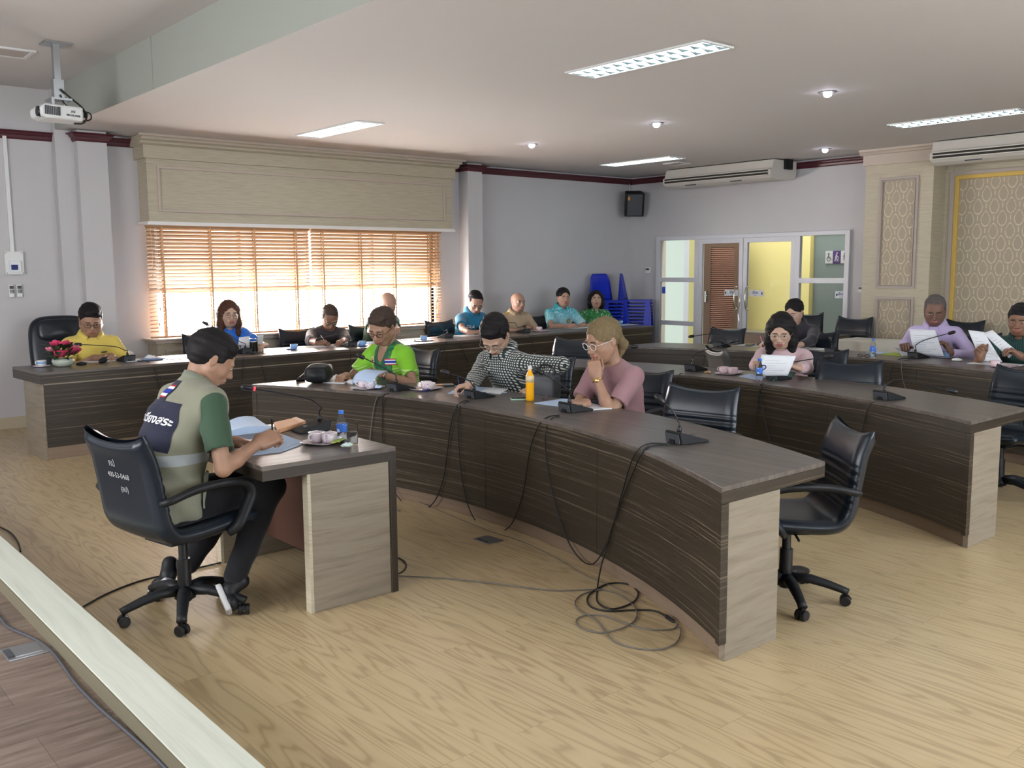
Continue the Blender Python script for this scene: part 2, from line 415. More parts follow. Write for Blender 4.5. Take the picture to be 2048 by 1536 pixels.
def text_on(name, s, size, M, m, parent, bold=0.0):
    """lettering lying in the xy plane of the frame M"""
    vf = text_mesh(s, size, bold)
    return mesh(name, tf(vf, M), m, parent)
def face_frame(o, xdir, ydir):
    x = Vector(xdir).normalized(); y = Vector(ydir); y = (y-x*y.dot(x)).normalized(); z = x.cross(y)
    M = Matrix((x, y, z)).transposed().to_4x4(); M.translation = Vector(o); return M
# ================================================================== the room
YW, XW, ZC, ZH, XB = 11.02, 12.05, 3.14, 3.56, 2.97
YR, XL = -2.1, -3.0
struct(mesh('floor', bx(XL, XW, YR, YW, -0.1, 0.0), M_FLOOR))
struct(mesh('wall_window', jn(bx(XL, 4.0, YW, YW+0.2, 0, ZH), bx(7.95, XW+0.2, YW, YW+0.2, 0, ZH), bx(4.0, 7.95, YW, YW+0.2, 0, 0.84), bx(4.0, 7.95, YW, YW+0.2, 2.3, ZH)), M_WALL))
struct(mesh('wall_far', jn(bx(XW, XW+0.2, 10.42, YW, 0, ZC), bx(XW, XW+0.2, YR, 6.95, 0, ZC), bx(XW, XW+0.2, 6.95, 10.42, 2.14, ZC)), M_WALL))
struct(mesh('wall_side', jn(bx(XL, XW, YR-0.2, YR, 0, 1.1), bx(XL, XW, YR-0.2, YR, 2.7, ZH), bx(XL, 1.5, YR-0.2, YR, 1.1, 2.7), bx(8.5, XW, YR-0.2, YR, 1.1, 2.7)), M_WALL))
struct(mesh('wall_stage', bx(XL-0.2, XL, YR, YW, 0, ZH), M_WALL))
struct(mesh('ceiling', bx(XB+0.002, XW+0.2, YR-0.2, YW+0.2, ZC, ZC+0.2), M_CEIL))
struct(mesh('ceiling_stage', bx(XL-0.2, XB+0.05, YR-0.2, YW+0.2, ZH, ZH+0.2), M_CEIL))
struct(mesh('trim_beam', jn(bx(XB, XB+0.25, YR, YW, ZC+0.001, ZH)), M_SOFF))
struct(mesh('trim_beam_batten', bx(XB-0.006, XB, 8.02, 8.09, ZC, ZH), M_SOFF))
# window: daylight outside, frame, sill bench, boxed head
struct(mesh('window_1', jn(bx(3.95, 8.0, YW+0.14, YW+0.16, 0.84, 1.40)), M_SKYL))
struct(mesh('window_2', jn(bx(3.95, 8.0, YW+0.14, YW+0.16, 1.40, 2.3)), M_SKYU))
struct(mesh('window_3', bx(1.5, 8.5, YR-0.19, YR-0.17, 1.1, 2.7), mat('side_window_daylight', (1, 1, 1), 0.5, emit=(0.85, 0.93, 1.0), es=2.2)))
fr = []
for x in (3.98, 5.04, 5.96, 6.94, 7.97): fr.append(bx(x-0.02, x+0.02, YW+0.03, YW+0.09, 0.84, 2.3))
for z in (0.86, 1.42, 2.27): fr.append(bx(3.95, 8.0, YW+0.03, YW+0.09, z-0.03, z+0.03))
struct(mesh('trim_window_frame', jn(*fr), M_SILL))
struct(mesh('trim_sill', jn(bx(3.83, 8.12, 10.68, YW, 0.83, 0.865), bx(3.80, 8.15, 10.66, YW, 0.865, 0.885)), M_CREAMT, bevel=0.008))
struct(mesh('trim_sill_bench', jn(bx(3.86, 8.09, 10.72, YW, 0, 0.83)), M_CREAM))
struct(mesh('trim_sill_panels', jn(*[jn(bx(a, b, 10.705, 10.72, 0.74, 0.76), bx(a, b, 10.705, 10.72, 0.1, 0.12), bx(a, a+0.02, 10.705, 10.72, 0.1, 0.76), bx(b-0.02, b, 10.705, 10.72, 0.1, 0.76)) for a, b in ((3.95, 5.2), (5.3, 6.6), (6.7, 8.0))]), M_CREAMT))
box = thing('window_pelmet', 'large cream boxed pelmet with a raised moulding frame above the wooden blinds', 'pelmet', (5.94, 10.88, 2.18))
mesh('body', jn(bx(3.85, 8.06, 10.74, YW, 2.2, 2.95)), M_CREAM, box)
mesh('cornice', jn(bx(3.81, 8.10, 10.70, YW, 2.89, 3.03), prism([(10.70, 3.03), (10.66, 3.05), (10.655, 3.07), (10.60, 3.10), (10.58, 3.135), (YW, 3.135), (YW, 3.03)], 3.77, 8.14, 'x')), M_CREAM, box)
mesh('cornice_moulding', jn(bx(3.76, 8.15, 10.60, 10.63, 3.085, 3.10), bx(3.73, 8.18, 10.56, 10.6, 3.115, 3.138), bx(3.79, 8.12, 10.66, 10.69, 3.05, 3.062)), M_CREAMT, box)
pm = []
for a, b, c_, d_ in ((3.96, 7.94, 2.785, 2.815), (3.96, 7.94, 2.31, 2.34)): pm.append(bx(a, b, 10.722, 10.74, c_, d_))
for a in (3.96, 7.91): pm.append(bx(a, a+0.03, 10.722, 10.74, 2.31, 2.815))
mesh('panel_moulding', jn(*pm), M_CREAMT, box, bevel=0.006)
mesh('lower_lip', jn(bx(3.83, 8.08, 10.715, YW, 2.185, 2.20), bx(3.82, 8.09, 10.705, 10.8, 2.165, 2.185)), M_SILL, box)
# wooden venetian blinds
def blind(x0, x1, label, cordside, tapes):
    b = thing('wooden_blind', label, 'blind', ((x0+x1)/2, 10.9, 0.9), group='wooden venetian blinds of the window')
    mesh('headrail', bx(x0, x1, 10.86, 10.92, 2.14, 2.2), M_SLAT, b)
    sl = []; n = 28; th = R(22)
    for i in range(n):
        z = 2.13-i*0.0435; tl = R(43) if i < 17 else R(14)
        dy, dz = 0.024*math.cos(tl), 0.024*math.sin(tl)
        q = []
        for (yy, zz) in ((-dy, dz), (dy, -dz), (dy, -dz+0.005), (-dy, dz+0.005)): q.append((10.89+yy, z+zz))
        wob = rnd.uniform(-0.002, 0.002)
        sl.append(prism([(a, c_+wob) for a, c_ in q], x0, x1, 'x'))
    mesh('slats', jn(*sl), M_SLAT, b)
    mesh('bottom_rail', bx(x0, x1, 10.87, 10.91, 0.885, 0.905), M_SLAT, b)
    for tx in tapes:
        mesh('ladder_tape', jn(bx(tx-0.010, tx+0.010, 10.860, 10.8625, 0.89, 2.15), bx(tx-0.010, tx+0.010, 10.917, 10.9195, 0.89, 2.15)), M_TAPE, b)
    for dx, zb in ((0.04, 1.62), (0.10, 1.25), (0.085, 1.08)):
        x = x0+dx if cordside < 0 else x1-dx
        mesh('pull_cord', jn(tube([(x, 10.85, 2.14), (x+0.005, 10.848, 1.8), (x, 10.846, zb)], 0.0022, 5), lathe([(0.001, 0.05), (0.006, 0.04), (0.011, 0.0), (0.001, -0.004)], 8, (x, 10.846, zb-0.05))), M_CORD, b)
    return b
blind(3.86, 5.895, 'honey coloured wooden venetian blind, the half nearer the stage', -1, (4.03, 4.60, 5.155, 5.71))
blind(5.925, 7.95, 'honey coloured wooden venetian blind, the half nearer the grey whiteboard wall', 1, (6.09, 6.65, 7.185, 7.76))
# wall piers and mouldings
struct(mesh('trim_pier_1', bx(2.962, 3.24, 10.90, YW+0.01, 0, ZH), M_WALL))
struct(mesh('trim_pier_2', bx(3.15, 3.45, 10.78, YW, 0, ZC), M_WALL))
struct(mesh('trim_pier_3', bx(8.40, 8.66, 10.81, YW, 0, ZC), M_WALL))
def crown(P, z1=ZC-0.03):
    """maroon moulding along the wall line P (list of xy), room side to the right of travel"""
    prof = [(0.0, -0.085), (0.018, -0.085), (0.024, -0.07), (0.03, -0.045), (0.05, -0.03), (0.055, -0.014), (0.075, -0.01), (0.08, 0.0), (0.0, 0.0)]
    V, F = [], []; n = len(prof); P = [Vector(p) for p in P]
    for i, p in enumerate(P):
        d0 = (P[i]-P[i-1]).normalized() if i else (P[1]-P[0]).normalized()
        d1 = (P[i+1]-P[i]).normalized() if i < len(P)-1 else d0
        n0 = Vector((d0.y, -d0.x)); n1 = Vector((d1.y, -d1.x)); m_ = (n0+n1).normalized(); k = 1/max(0.4, m_.dot(n0))
        for a, z in prof: V.append((p.x+m_.x*a*k, p.y+m_.y*a*k, z1+z))
    for i in range(len(P)-1):
        for k in range(n): F.append((i*n+k, (i+1)*n+k, (i+1)*n+(k+1) % n, i*n+(k+1) % n))
    F.append(tuple(range(n))); F.append(tuple((len(P)-1)*n+k for k in range(n))[::-1])
    return V, F
struct(mesh('trim_crown_1', crown([(XL, YW), (2.97, YW)]), M_CROWN))
struct(mesh('trim_crown_2', crown([(3.15, 10.9), (3.15, 10.78), (3.45, 10.78), (3.45, YW), (3.85, YW)]), M_CROWN))
struct(mesh('trim_crown_3', crown([(8.06, YW), (8.40, YW), (8.40, 10.81), (8.66, 10.81), (8.66, YW), (XW, YW), (XW, 6.6)]), M_CROWN))
struct(mesh('baseboard_window', jn(bx(XL, 2.97, YW-0.02, YW, 0, 0.12), bx(8.66, XW, YW-0.02, YW, 0, 0.12)), M_BASE))
struct(mesh('baseboard_far', jn(bx(XW-0.02, XW, 10.42, YW, 0, 0.12), bx(XW-0.02, XW, YR, 6.95, 0, 0.12)), M_BASE))
# panelled column and damask wall on the far side
XC = 11.69
struct(mesh('trim_column', jn(bx(XC, XW, 5.67, 6.57, 0, 2.94)), M_CREAM))
struct(mesh('trim_column_frieze', jn(bx(XC-0.03, XW, 5.64, 6.60, 2.94, 3.07), prism([(XC-0.03, 3.07), (XC-0.05, 3.08), (XC-0.06, 3.10), (XC-0.08, 3.115), (XC-0.085, ZC), (XW, ZC), (XW, 3.07)], 5.60, 6.64, 'y')), M_CREAMT))
def pframe(x, y0, y1, z0, z1, w_=0.03, d=0.02):
    return jn(bx(x-d, x, y0, y1, z1-w_, z1), bx(x-d, x, y0, y1, z0, z0+w_), bx(x-d, x, y0, y0+w_, z0+w_, z1-w_), bx(x-d, x, y1-w_, y1, z0+w_, z1-w_))
for i, (z0, z1) in enumerate(((1.36, 2.77), (0.30, 1.25))):
    struct(mesh('trim_column_panel_%d' % (i+1), bx(XC-0.004, XC, 5.90, 6.31, z0+0.03, z1-0.03), M_DAMASK))
    struct(mesh('trim_column_moulding_%d' % (i+1), jn(pframe(XC, 5.85, 6.37, z0, z1), pframe(XC, 5.885, 6.335, z0+0.035, z1-0.035, 0.012, 0.03)), M_MAUVE, bevel=0.004))
struct(mesh('trim_damask_wall', jn(bx(XW-0.01, XW, YR, 5.67, 2.80, ZC), bx(XW-0.03, XW, 5.58, 5.67, 0, 2.84)), M_CREAM))
struct(mesh('trim_damask_moulding', jn(bx(XW-0.06, XW-0.03, 5.55, 5.60, 0.1, 2.80), bx(XW-0.06, XW-0.03, YR, 5.60, 2.76, 2.80)), M_MAUVE))
struct(mesh('trim_gold_frame', jn(bx(XW-0.045, XW, 5.50, 5.55, 0.1, 2.76), bx(XW-0.045, XW, YR, 5.55, 2.71, 2.76)), M_GOLD, bevel=0.008))
struct(mesh('trim_damask_paper', bx(XW-0.012, XW-0.002, YR, 5.50, 0.12, 2.71), M_DAMASK))
# glazed door front
fw = []
Y0, Y1, ZD = 6.95, 10.42, 2.14
fw += [bx(12.0, 12.09, Y0, Y0+0.07, 0, ZD), bx(12.0, 12.09, Y1-0.09, Y1, 0, ZD), bx(12.0, 12.09, Y0, Y1, ZD-0.06, ZD)]
fw += [bx(12.01, 12.08, 9.55, 9.63, 0, ZD), bx(12.01, 12.08, 7.73, 7.81, 0, ZD)]
for a, b in ((9.6, 10.35), (7.0, 7.75)):
    for z in (1.41, 0.71 if a > 9 else 0.60): fw.append(bx(12.01, 12.08, a, b, z, z+0.07))
    fw.append(bx(12.01, 12.08, a, b, 0, 0.12))
struct(mesh('trim_door_frame', jn(*fw), M_WHITE, bevel=0.006))
struct(mesh('window_4', jn(bx(12.04, 12.046, 9.62, 10.34, 0.1, ZD-0.05)), M_GLASS))
struct(mesh('window_5', jn(bx(12.04, 12.046, 7.01, 7.74, 0.1, ZD-0.05)), M_GLASS))
def leaf(i, y0, y1, hy):
    d = struct(mesh('door_%d' % i, jn(bx(12.02, 12.07, y0, y0+0.07, 0.01, 2.09), bx(12.02, 12.07, y1-0.07, y1, 0.01, 2.09), bx(12.02, 12.07, y0, y1, 2.01, 2.09), bx(12.02, 12.07, y0, y1, 0.01, 0.13)), M_WHITE, bevel=0.004))
    mesh('pane', bx(12.042, 12.048, y0+0.06, y1-0.06, 0.12, 2.02), M_GLASS, d)
    mesh('door_handle', jn(tube(spline([(12.02, hy, 1.34), (11.97, hy, 1.335), (11.945, hy+0.0, 1.25), (11.94, hy, 1.17), (11.945, hy, 1.10), (11.97, hy, 1.015), (12.02, hy, 1.01)], 5), 0.011, 8)), M_CHROME, d)
    return d
dl = leaf(1, 8.715, 9.55, 8.80); dr = leaf(2, 7.81, 8.705, 8.60)
mesh('door_chain', jn(tube(spline([(11.96, 8.72, 1.27), (11.95, 8.70, 1.12), (11.955, 8.73, 0.95), (11.96, 8.71, 0.8), (11.97, 8.74, 0.55)], 6), 0.007, 6)), M_CHROME, dl)
def doorsign(y0, y1, flip, label):
    s = thing('door_sign', label, 'sign', (12.038, (y0+y1)/2, 1.21), group='slide signs on the glass doors')
    mesh('plate', bx(12.034, 12.040, y0, y1, 1.205, 1.30), M_SIGNW, s, bevel=0.002)
    yc = (y0+y1)/2
    M = face_frame((12.032, yc-(0.022 if flip else -0.022)*-1, 1.262), (0, -1, 0), (0, 0, 1))
    text_on('lettering', 'เลื่อน', 0.055, M, M_INKB, s, 0.001)
    M = face_frame((12.032, yc-(0.022 if flip else -0.022)*-1, 1.222), (0, -1, 0), (0, 0, 1))
    text_on('lettering', 'SLIDE', 0.02, M, M_INKB, s)
    ya = y0+0.025 if flip else y1-0.025
    mesh('arrow', tf(prism([(-0.011, 0), (0, 0.02), (0.011, 0), (0.006, -0.022), (-0.006, -0.022)], 0, 0.002), face_frame((12.032, ya, 1.255), (0, -1, 0), (0, 0, 1))), M_INKB, s)
doorsign(8.80, 9.05, False, 'small white slide sign on the glass door with the brown shutter behind')
doorsign(8.34, 8.59, True, 'small white slide sign on the glass door before the plain yellow wall')
doorsign(7.02, 7.16, False, 'small white slide sign low on the narrow side pane over grey glass')
# corridor beyond the glass
struct(mesh('floor_corridor', bx(XW+0.2, 17, 4, 14, -0.1, 0.0), mat('corridor_tile', (0.6, 0.58, 0.5), 0.3)))
struct(mesh('ceiling_corridor', bx(XW+0.2, 17, 4, 14, 3.3, 3.4), M_CEIL))
struct(mesh('wall_corridor', jn(bx(14.6, 14.8, 4, 11.83, 0, 3.3), bx(12.25, 14.8, 3.8, 4.0, 0, 3.3)), M_YELW))
struct(mesh('window_6', bx(14.9, 14.95, 11.45, 14, 0, 3.3), M_SKYD))
struct(mesh('trim_corridor_frame', jn(bx(14.6, 14.66, 11.83, 11.95, 0, 2.5), bx(14.6, 14.66, 12.6, 12.7, 0, 2.5), bx(14.6, 14.66, 11.83, 12.7, 2.4, 2.5)), M_WHITE))
ld = struct(mesh('door_3', jn(bx(14.2, 14.25, 10.33, 10.47, 0, 2.25), bx(14.2, 14.25, 11.0, 11.17, 0, 2.25), bx(14.2, 14.25, 10.33, 11.17, 2.0, 2.25), bx(14.2, 14.25, 10.33, 11.17, 0, 0.2), bx(14.25, 14.27, 10.35, 11.15, 0, 2.2)), M_DOORW))
lv = []
for i in range(51):
    z = 0.2+i*0.0355; lv.append(prism([(14.2, z), (14.235, z+0.03), (14.24, z+0.03), (14.205, z)], 10.47, 11.0, 'y'))
mesh('louvre', jn(*lv), M_LOUV, ld)
mesh('door_handle', jn(bx(14.17, 14.2, 11.07, 11.11, 1.0, 1.2), tube([(14.17, 11.09, 1.12), (14.14, 11.09, 1.12), (14.14, 11.02, 1.12)], 0.01, 6)), M_CHROME, ld)
# grey panel with the facilities sign, seen through the narrow pane
struct(mesh('wall_corridor_panel', bx(13.3, 13.35, 6.6, 8.30, 0, 2.16), M_FROST))
struct(mesh('trim_panel_edge', jn(bx(13.27, 13.37, 8.30, 8.35, 0, 2.2), bx(13.27, 13.37, 6.6, 8.35, 2.16, 2.2)), M_YELW))
fs = thing('facilities_sign', 'row of three square accessible toilet pictograms behind the narrow side pane', 'sign', (13.29, 7.9, 1.69))
for i in range(3):
    yc = 8.03-i*0.13
    mesh('plate', bx(13.285, 13.295, yc-0.062, yc+0.062, 1.69, 1.88), (M_SIGNW, M_PURP, M_SIGNW)[i], fs)
ik = lambda y, z: face_frame((13.283, y, z), (0, -1, 0), (0, 0, 1))
def pic(parts, y, z, m): mesh('pictogram', tf(jn(*parts), ik(y, z) @ Matrix.Diagonal((0.8, 0.8, 1, 1))), m, fs)
disk = lambda r_, c_=(0, 0), n=14: prism([(c_[0]+r_*math.cos(2*math.pi*k/n), c_[1]+r_*math.sin(2*math.pi*k/n)) for k in range(n)], 0, 0.002)
seg2 = lambda P, r_: tube([(a, b, 0.001) for a, b in P], r_, 5)
pic([disk(0.014, (-0.01, 0.065)), seg2([(-0.01, 0.05), (-0.008, 0.0), (0.025, -0.005), (0.04, -0.045), (0.052, -0.04)], 0.006), seg2([(-0.018, 0.02)]+[(-0.005+0.038*math.cos(a), -0.03+0.038*math.sin(a)) for a in [R(q) for q in range(110, 330, 20)]], 0.005)], 8.03, 1.785, M_INK)
pic([disk(0.016, (0.005, 0.075)), seg2([(0.0, 0.055), (-0.015, 0.0), (-0.03, -0.08)], 0.012), seg2([(-0.01, 0.0), (0.015, -0.04), (0.012, -0.085)], 0.01), seg2([(0.0, 0.04), (0.025, 0.0), (0.045, 0.0)], 0.007), seg2([(0.045, 0.005), (0.045, -0.085)], 0.004)], 7.90, 1.785, M_SIGNW)
pic([disk(0.014, (0.0, 0.065)), disk(0.026, (0.006, 0.015)), seg2([(0.0, 0.05), (0.0, -0.06)], 0.011)], 7.77, 1.785, M_INK)
tag(mesh('notice', bx(12.036, 12.04, 10.24, 10.31, 1.22, 1.33), mat('blue_sticker', (0.06, 0.12, 0.62), 0.5)), 'small blue sticker on the glass side pane beside the blue chairs', 'sticker')
# ================================================================== ceiling fittings
def troffer(x0, y0, label, ln=1.28, wd=0.29):
    t_ = thing('ceiling_light', label, 'ceiling light', (x0, y0, ZC), group='recessed louvred ceiling lights')
    z = ZC
    mesh('frame', jn(bx(x0-wd/2-0.02, x0+wd/2+0.02, y0-ln/2-0.02, y0-ln/2, z-0.012, z), bx(x0-wd/2-0.02, x0+wd/2+0.02, y0+ln/2, y0+ln/2+0.02, z-0.012, z), bx(x0-wd/2-0.02, x0-wd/2, y0-ln/2, y0+ln/2, z-0.012, z), bx(x0+wd/2, x0+wd/2+0.02, y0-ln/2, y0+ln/2, z-0.012, z)), M_WP, t_)
    mesh('diffuser', bx(x0-wd/2, x0+wd/2, y0-ln/2, y0+ln/2, z-0.006, z-0.001), M_LAMP, t_)
    bl = []
    for i in range(13):
        y = y0-ln/2+0.02+i*(ln-0.04)/12
        for s in (-1, 1):
            xc = x0+s*wd/4
            bl.append(([(xc-wd*0.2, y, z-0.010), (xc+wd*0.21, y-0.02, z-0.010), (xc+wd*0.21, y+0.058, z-0.010), (xc-wd*0.2, y+0.008, z-0.010)], [(0, 1, 2, 3)]))
    bl.append(bx(x0-0.006, x0+0.006, y0-ln/2, y0+ln/2, z-0.012, z-0.007))
    mesh('louvre', jn(*bl), M_LOUVR, t_)
    return t_
troffer(5.31, 4.74, 'long louvred ceiling light above the front curved desk, largest of the lit ones')
troffer(5.30, 9.06, 'short looking louvred ceiling light in front of the pelmet')
troffer(9.87, 4.58, 'louvred ceiling light cut by the picture edge, near the hanging air conditioner')
troffer(10.24, 9.18, 'louvred ceiling light beside the small ceiling vent, before the far air conditioner')
troffer(5.31, 0.35, 'louvred ceiling light over the empty floor beside the photographer')
troffer(9.87, 0.30, 'louvred ceiling light over the far end of the third desk row')
def spot(x, y, label):
    t_ = thing('downlight', label, 'downlight', (x, y, ZC), group='small round downlights')
    mesh('rim', lathe([(0.05, -0.001), (0.075, -0.001), (0.072, -0.008), (0.05, -0.006)], 20, (x, y, ZC)), M_STEEL, t_, smooth=True)
    mesh('bulb', ball((x, y, ZC-0.02), 0.036, 8, (1, 1, 0.75)), M_SPOT, t_, smooth=True)
spot(7.5, 4.6, 'downlight glowing between the two big ceiling lights on the window side of the third row')
spot(7.68, 6.68, 'downlight in the middle of the ceiling, second from the pelmet')
spot(7.77, 8.73, 'downlight closest to the window pelmet')
spot(11.09, 6.81, 'downlight just in front of the glass doors')
def vent(x, y, z, label, sx=0.28, sy=0.28):
    t_ = thing('ceiling_vent', label, 'vent', (x, y, z))
    mesh('frame', jn(bx(x-sx/2, x+sx/2, y-sy/2, y-sy/2+0.03, z-0.015, z), bx(x-sx/2, x+sx/2, y+sy/2-0.03, y+sy/2, z-0.015, z), bx(x-sx/2, x-sx/2+0.03, y-sy/2, y+sy/2, z-0.015, z), bx(x+sx/2-0.03, x+sx/2, y-sy/2, y+sy/2, z-0.015, z)), M_WP, t_)
    mesh('grille', jn(*[bx(x-sx/2, x+sx/2, y-sy/2+k*0.03, y-sy/2+k*0.03+0.01, z-0.010, z-0.002) for k in range(1, int(sy/0.03))]), M_MAUVE, t_)
vent(10.85, 9.05, ZC, 'small square vent in the ceiling beside the far light')
vent(2.2, 9.32, ZH, 'square white vent in the raised stage ceiling near the projector', 0.36, 0.36)
# hanging air conditioners on the far wall
def aircon(y0, y1, label, facade=11.36):
    a = thing('air_conditioner', label, 'air conditioner', (11.7, (y0+y1)/2, 2.8), group='ceiling hung air conditioners')
    x = facade
    prof = [(x+0.62, ZC-0.015), (x+0.06, ZC-0.015), (x+0.02, 3.00), (x-0.02, 2.985), (x-0.015, 2.91), (x+0.03, 2.875), (x+0.12, 2.845), (x+0.55, 2.87), (x+0.62, 2.93)]
    mesh('housing', prism(prof, y0, y1, 'y'), M_ACW, a, bevel=0.008)
    mesh('outlet', bx(x-0.030, x-0.012, y0+0.04, y1-0.04, 2.915, 2.982), M_ACD, a)
    mesh('outlet_blade', jn(*[bx(x-0.036, x-0.022, y0+0.03, y1-0.03, z, z+0.010) for z in (2.905, 2.945, 2.982)]), M_ACW, a)
    for yy in (y0-0.002, y1-0.02): mesh('end_cap', prism([(p-0.004, q) for p, q in prof], yy, yy+0.022, 'y'), M_ACW, a, bevel=0.006)
    mesh('hanger_bracket', jn(bx(x+0.3, x+0.45, y0-0.05, y0, 3.0, ZC)), M_BLK2, a)
    mesh('vane', jn(*[bx(x+0.02, x+0.022, y, y+0.2, 2.862, 2.875) for y in (y0+0.5, y1-0.6)]), M_GREYP, a)
    return a
aircon(7.80, 9.72, 'off white ceiling air conditioner above the glass doors')
aircon(3.6, 5.56, 'off white ceiling air conditioner over the damask wall, cut by the picture edge')
# wall speaker in the corner
sp_ = thing('wall_speaker', 'black wall loudspeaker tilted down in the far corner', 'speaker', (11.75, 10.74, 2.5))
M0 = TR(11.78, 10.72, 2.69) @ RZ(R(231)) @ RY(R(14))
mesh('cabinet', tf(prism([(-0.14, -0.13), (-0.14, 0.13), (0.11, 0.16), (0.13, 0.13), (0.13, -0.13), (0.11, -0.16)], -0.19, 0.19), M0), M_BLK2, sp_, bevel=0.01)
mesh('grille', tf(bx(0.128, 0.138, -0.12, 0.12, -0.17, 0.17), M0), M_GREYP, sp_)
mesh('badge', tf(bx(0.137, 0.141, -0.115, -0.085, 0.08, 0.14), M0), mat('orange_badge', (0.7, 0.25, 0.05), 0.5), sp_)
mesh('wall_bracket', jn(tube([(11.83, 10.83, 2.7), (11.95, 10.93, 2.72), (12.0, 11.0, 2.72)], 0.02, 6), bx(11.98, 12.05, 10.95, 11.02, 2.64, 2.8)), M_BLK2, sp_)
tag(mesh('speaker_wire', tube(spline([(11.9, 10.9, 2.82), (11.95, 10.97, 2.95), (11.97, 10.99, 3.04)], 5), 0.006, 5), M_WP), 'thin pale wire climbing from the corner loudspeaker to the crown', 'wire')
# projector
pj = thing('projector', 'white ceiling projector hanging from a silver pole over the stage', 'projector', (2.43, 8.76, 2.97))
mesh('mount_plate', bx(2.33, 2.53, 8.66, 8.86, ZH-0.012, ZH), M_STEEL, pj)
mesh('pole', jn(bx(2.405, 2.455, 8.735, 8.785, 3.10, ZH), bx(2.39, 2.47, 8.72, 8.80, 3.10, 3.26)), M_STEEL, pj)
mesh('bracket', jn(bx(2.35, 2.51, 8.65, 8.87, 3.085, 3.10), bx(2.35, 2.37, 8.66, 8.70, 3.03, 3.1), bx(2.49, 2.51, 8.82, 8.86, 3.03, 3.1)), M_STEEL, pj)
PM = TR(2.45, 8.76, 2.98) @ RZ(R(4)) @ RY(R(2))
mesh('body', tf(prism([(-0.13, -0.055), (0.16, -0.065), (0.21, -0.045), (0.215, 0.02), (0.17, 0.055), (-0.13, 0.06)], -0.135, 0.135, 'y'), RZ(0)), M_WP, pj, bevel=0.015, world=False).matrix_local = XF[pj.name].inverted() @ PM @ RZ(math.pi)
k_ = bpy.data.objects[kids(pj)[-1].name]
PB = PM @ RZ(math.pi)
def pjm(n, vf, m, **k): return mesh(n, tf(vf, PB), m, pj, **k)
pjm('lens', tf(lathe([(0.001, 0), (0.03, 0.0), (0.042, 0.0), (0.045, -0.03)], 20), TR(0.222, 0.07, -0.01) @ RY(R(90))), M_BLK, smooth=True)
pjm('vent_grille', jn(*[bx(a, a+0.008, -0.139, -0.134, -0.035, 0.035) for a in [0.06+k*0.014 for k in range(9)]], *[bx(a, a+0.008, 0.134, 0.139, -0.035, 0.035) for a in [0.06+k*0.014 for k in range(9)]]), M_GREYP)
for sgn in (-1, 1):
    Mx = PB @ face_frame((-0.045, sgn*0.1375, 0.012), (-sgn, 0, 0), (0, 0, 1)); text_on('lettering', 'สป', 0.03, Mx, M_GREYP, pj, 0.001)
    Mx = PB @ face_frame((-0.045, sgn*0.1375, -0.02), (-sgn, 0, 0), (0, 0, 1)); text_on('lettering', '480-58-0008', 0.022, Mx, M_GREYP, pj, 0.0008)
cq = lambda *q: spline([py(x, y, 8.70) for x, y in q], 6)
mesh('cable', jn(tube(cq((121, 178), (140, 195), (163, 214), (171, 228), (172, 240), (165, 247), (148, 247)), 0.008, 6), tube(cq((121, 189), (129, 207), (148, 219), (168, 223), (181, 228), (181, 239), (166, 242), (150, 237)), 0.006, 6)), M_CABLE, pj, smooth=True)
mesh('cable_ferrite', tube([py(171, 225, 8.70), py(171.5, 236, 8.70)], 0.017, 8), M_CABLE, pj, smooth=True)
# wall fittings
cd = thing('conduit', 'white vertical conduit running down the left wall to the control box', 'conduit', (2.5, 11.0, 1.87))
mesh('trunking', bx(2.485, 2.52, 10.995, 11.02, 1.86, 3.06), M_WP, cd)
cb = thing('control_box', 'white wall control box with a blue square button', 'control box', (2.5, 11.0, 1.62))
mesh('back_plate', bx(2.425, 2.60, 10.985, 11.02, 1.625, 1.865), M_WP, cb, bevel=0.005)
mesh('cover', bx(2.46, 2.57, 10.965, 10.985, 1.65, 1.77), M_SIGNW, cb, bevel=0.006)
mesh('button', bx(2.475, 2.535, 10.958, 10.967, 1.675, 1.725), M_INKB, cb, bevel=0.002)
mesh('screw', jn(*[ball((a, 10.984, b), 0.005, 6) for a in (2.437, 2.59) for b in (1.64, 1.85)]), M_GREYP, cb)
def remote(x, label):
    r_ = thing('remote_control', label, 'remote control', (x, 11.0, 1.38), group='white air conditioner remotes on the wall')
    mesh('body', bx(x-0.027, x+0.027, 10.995, 11.02, 1.385, 1.52), M_WP, r_, bevel=0.008)
    mesh('screen', bx(x-0.02, x+0.02, 10.992, 10.996, 1.475, 1.508), M_GREYP, r_)
    mesh('buttons', jn(*[bx(x-0.02+i*0.015, x-0.01+i*0.015, 10.992, 10.996, 1.43+j*0.014, 1.438+j*0.014) for i in range(3) for j in range(3)]), M_GREYP, r_)
remote(2.47, 'white remote control hanging under the control box, next to the picture edge')
remote(2.545, 'white remote control hanging nearer the wall pier')
for (y, z, s_, lb) in ((10.62, 1.60, 1.0, 'white thermostat on the wall between the blue chairs and glass doors'), (6.78, 1.33, 0.8, 'white thermostat between the glass doors and the panelled column')):
    th_ = thing('thermostat', lb, 'thermostat', (12.03, y, z-0.05))
    mesh('housing', bx(12.025, 12.05, y-0.05*s_, y+0.05*s_, z-0.05*s_, z+0.05*s_), M_WP, th_, bevel=0.004)
    mesh('screen', bx(12.022, 12.026, y-0.035*s_, y+0.035*s_, z+0.005, z+0.03), M_BLK, th_)

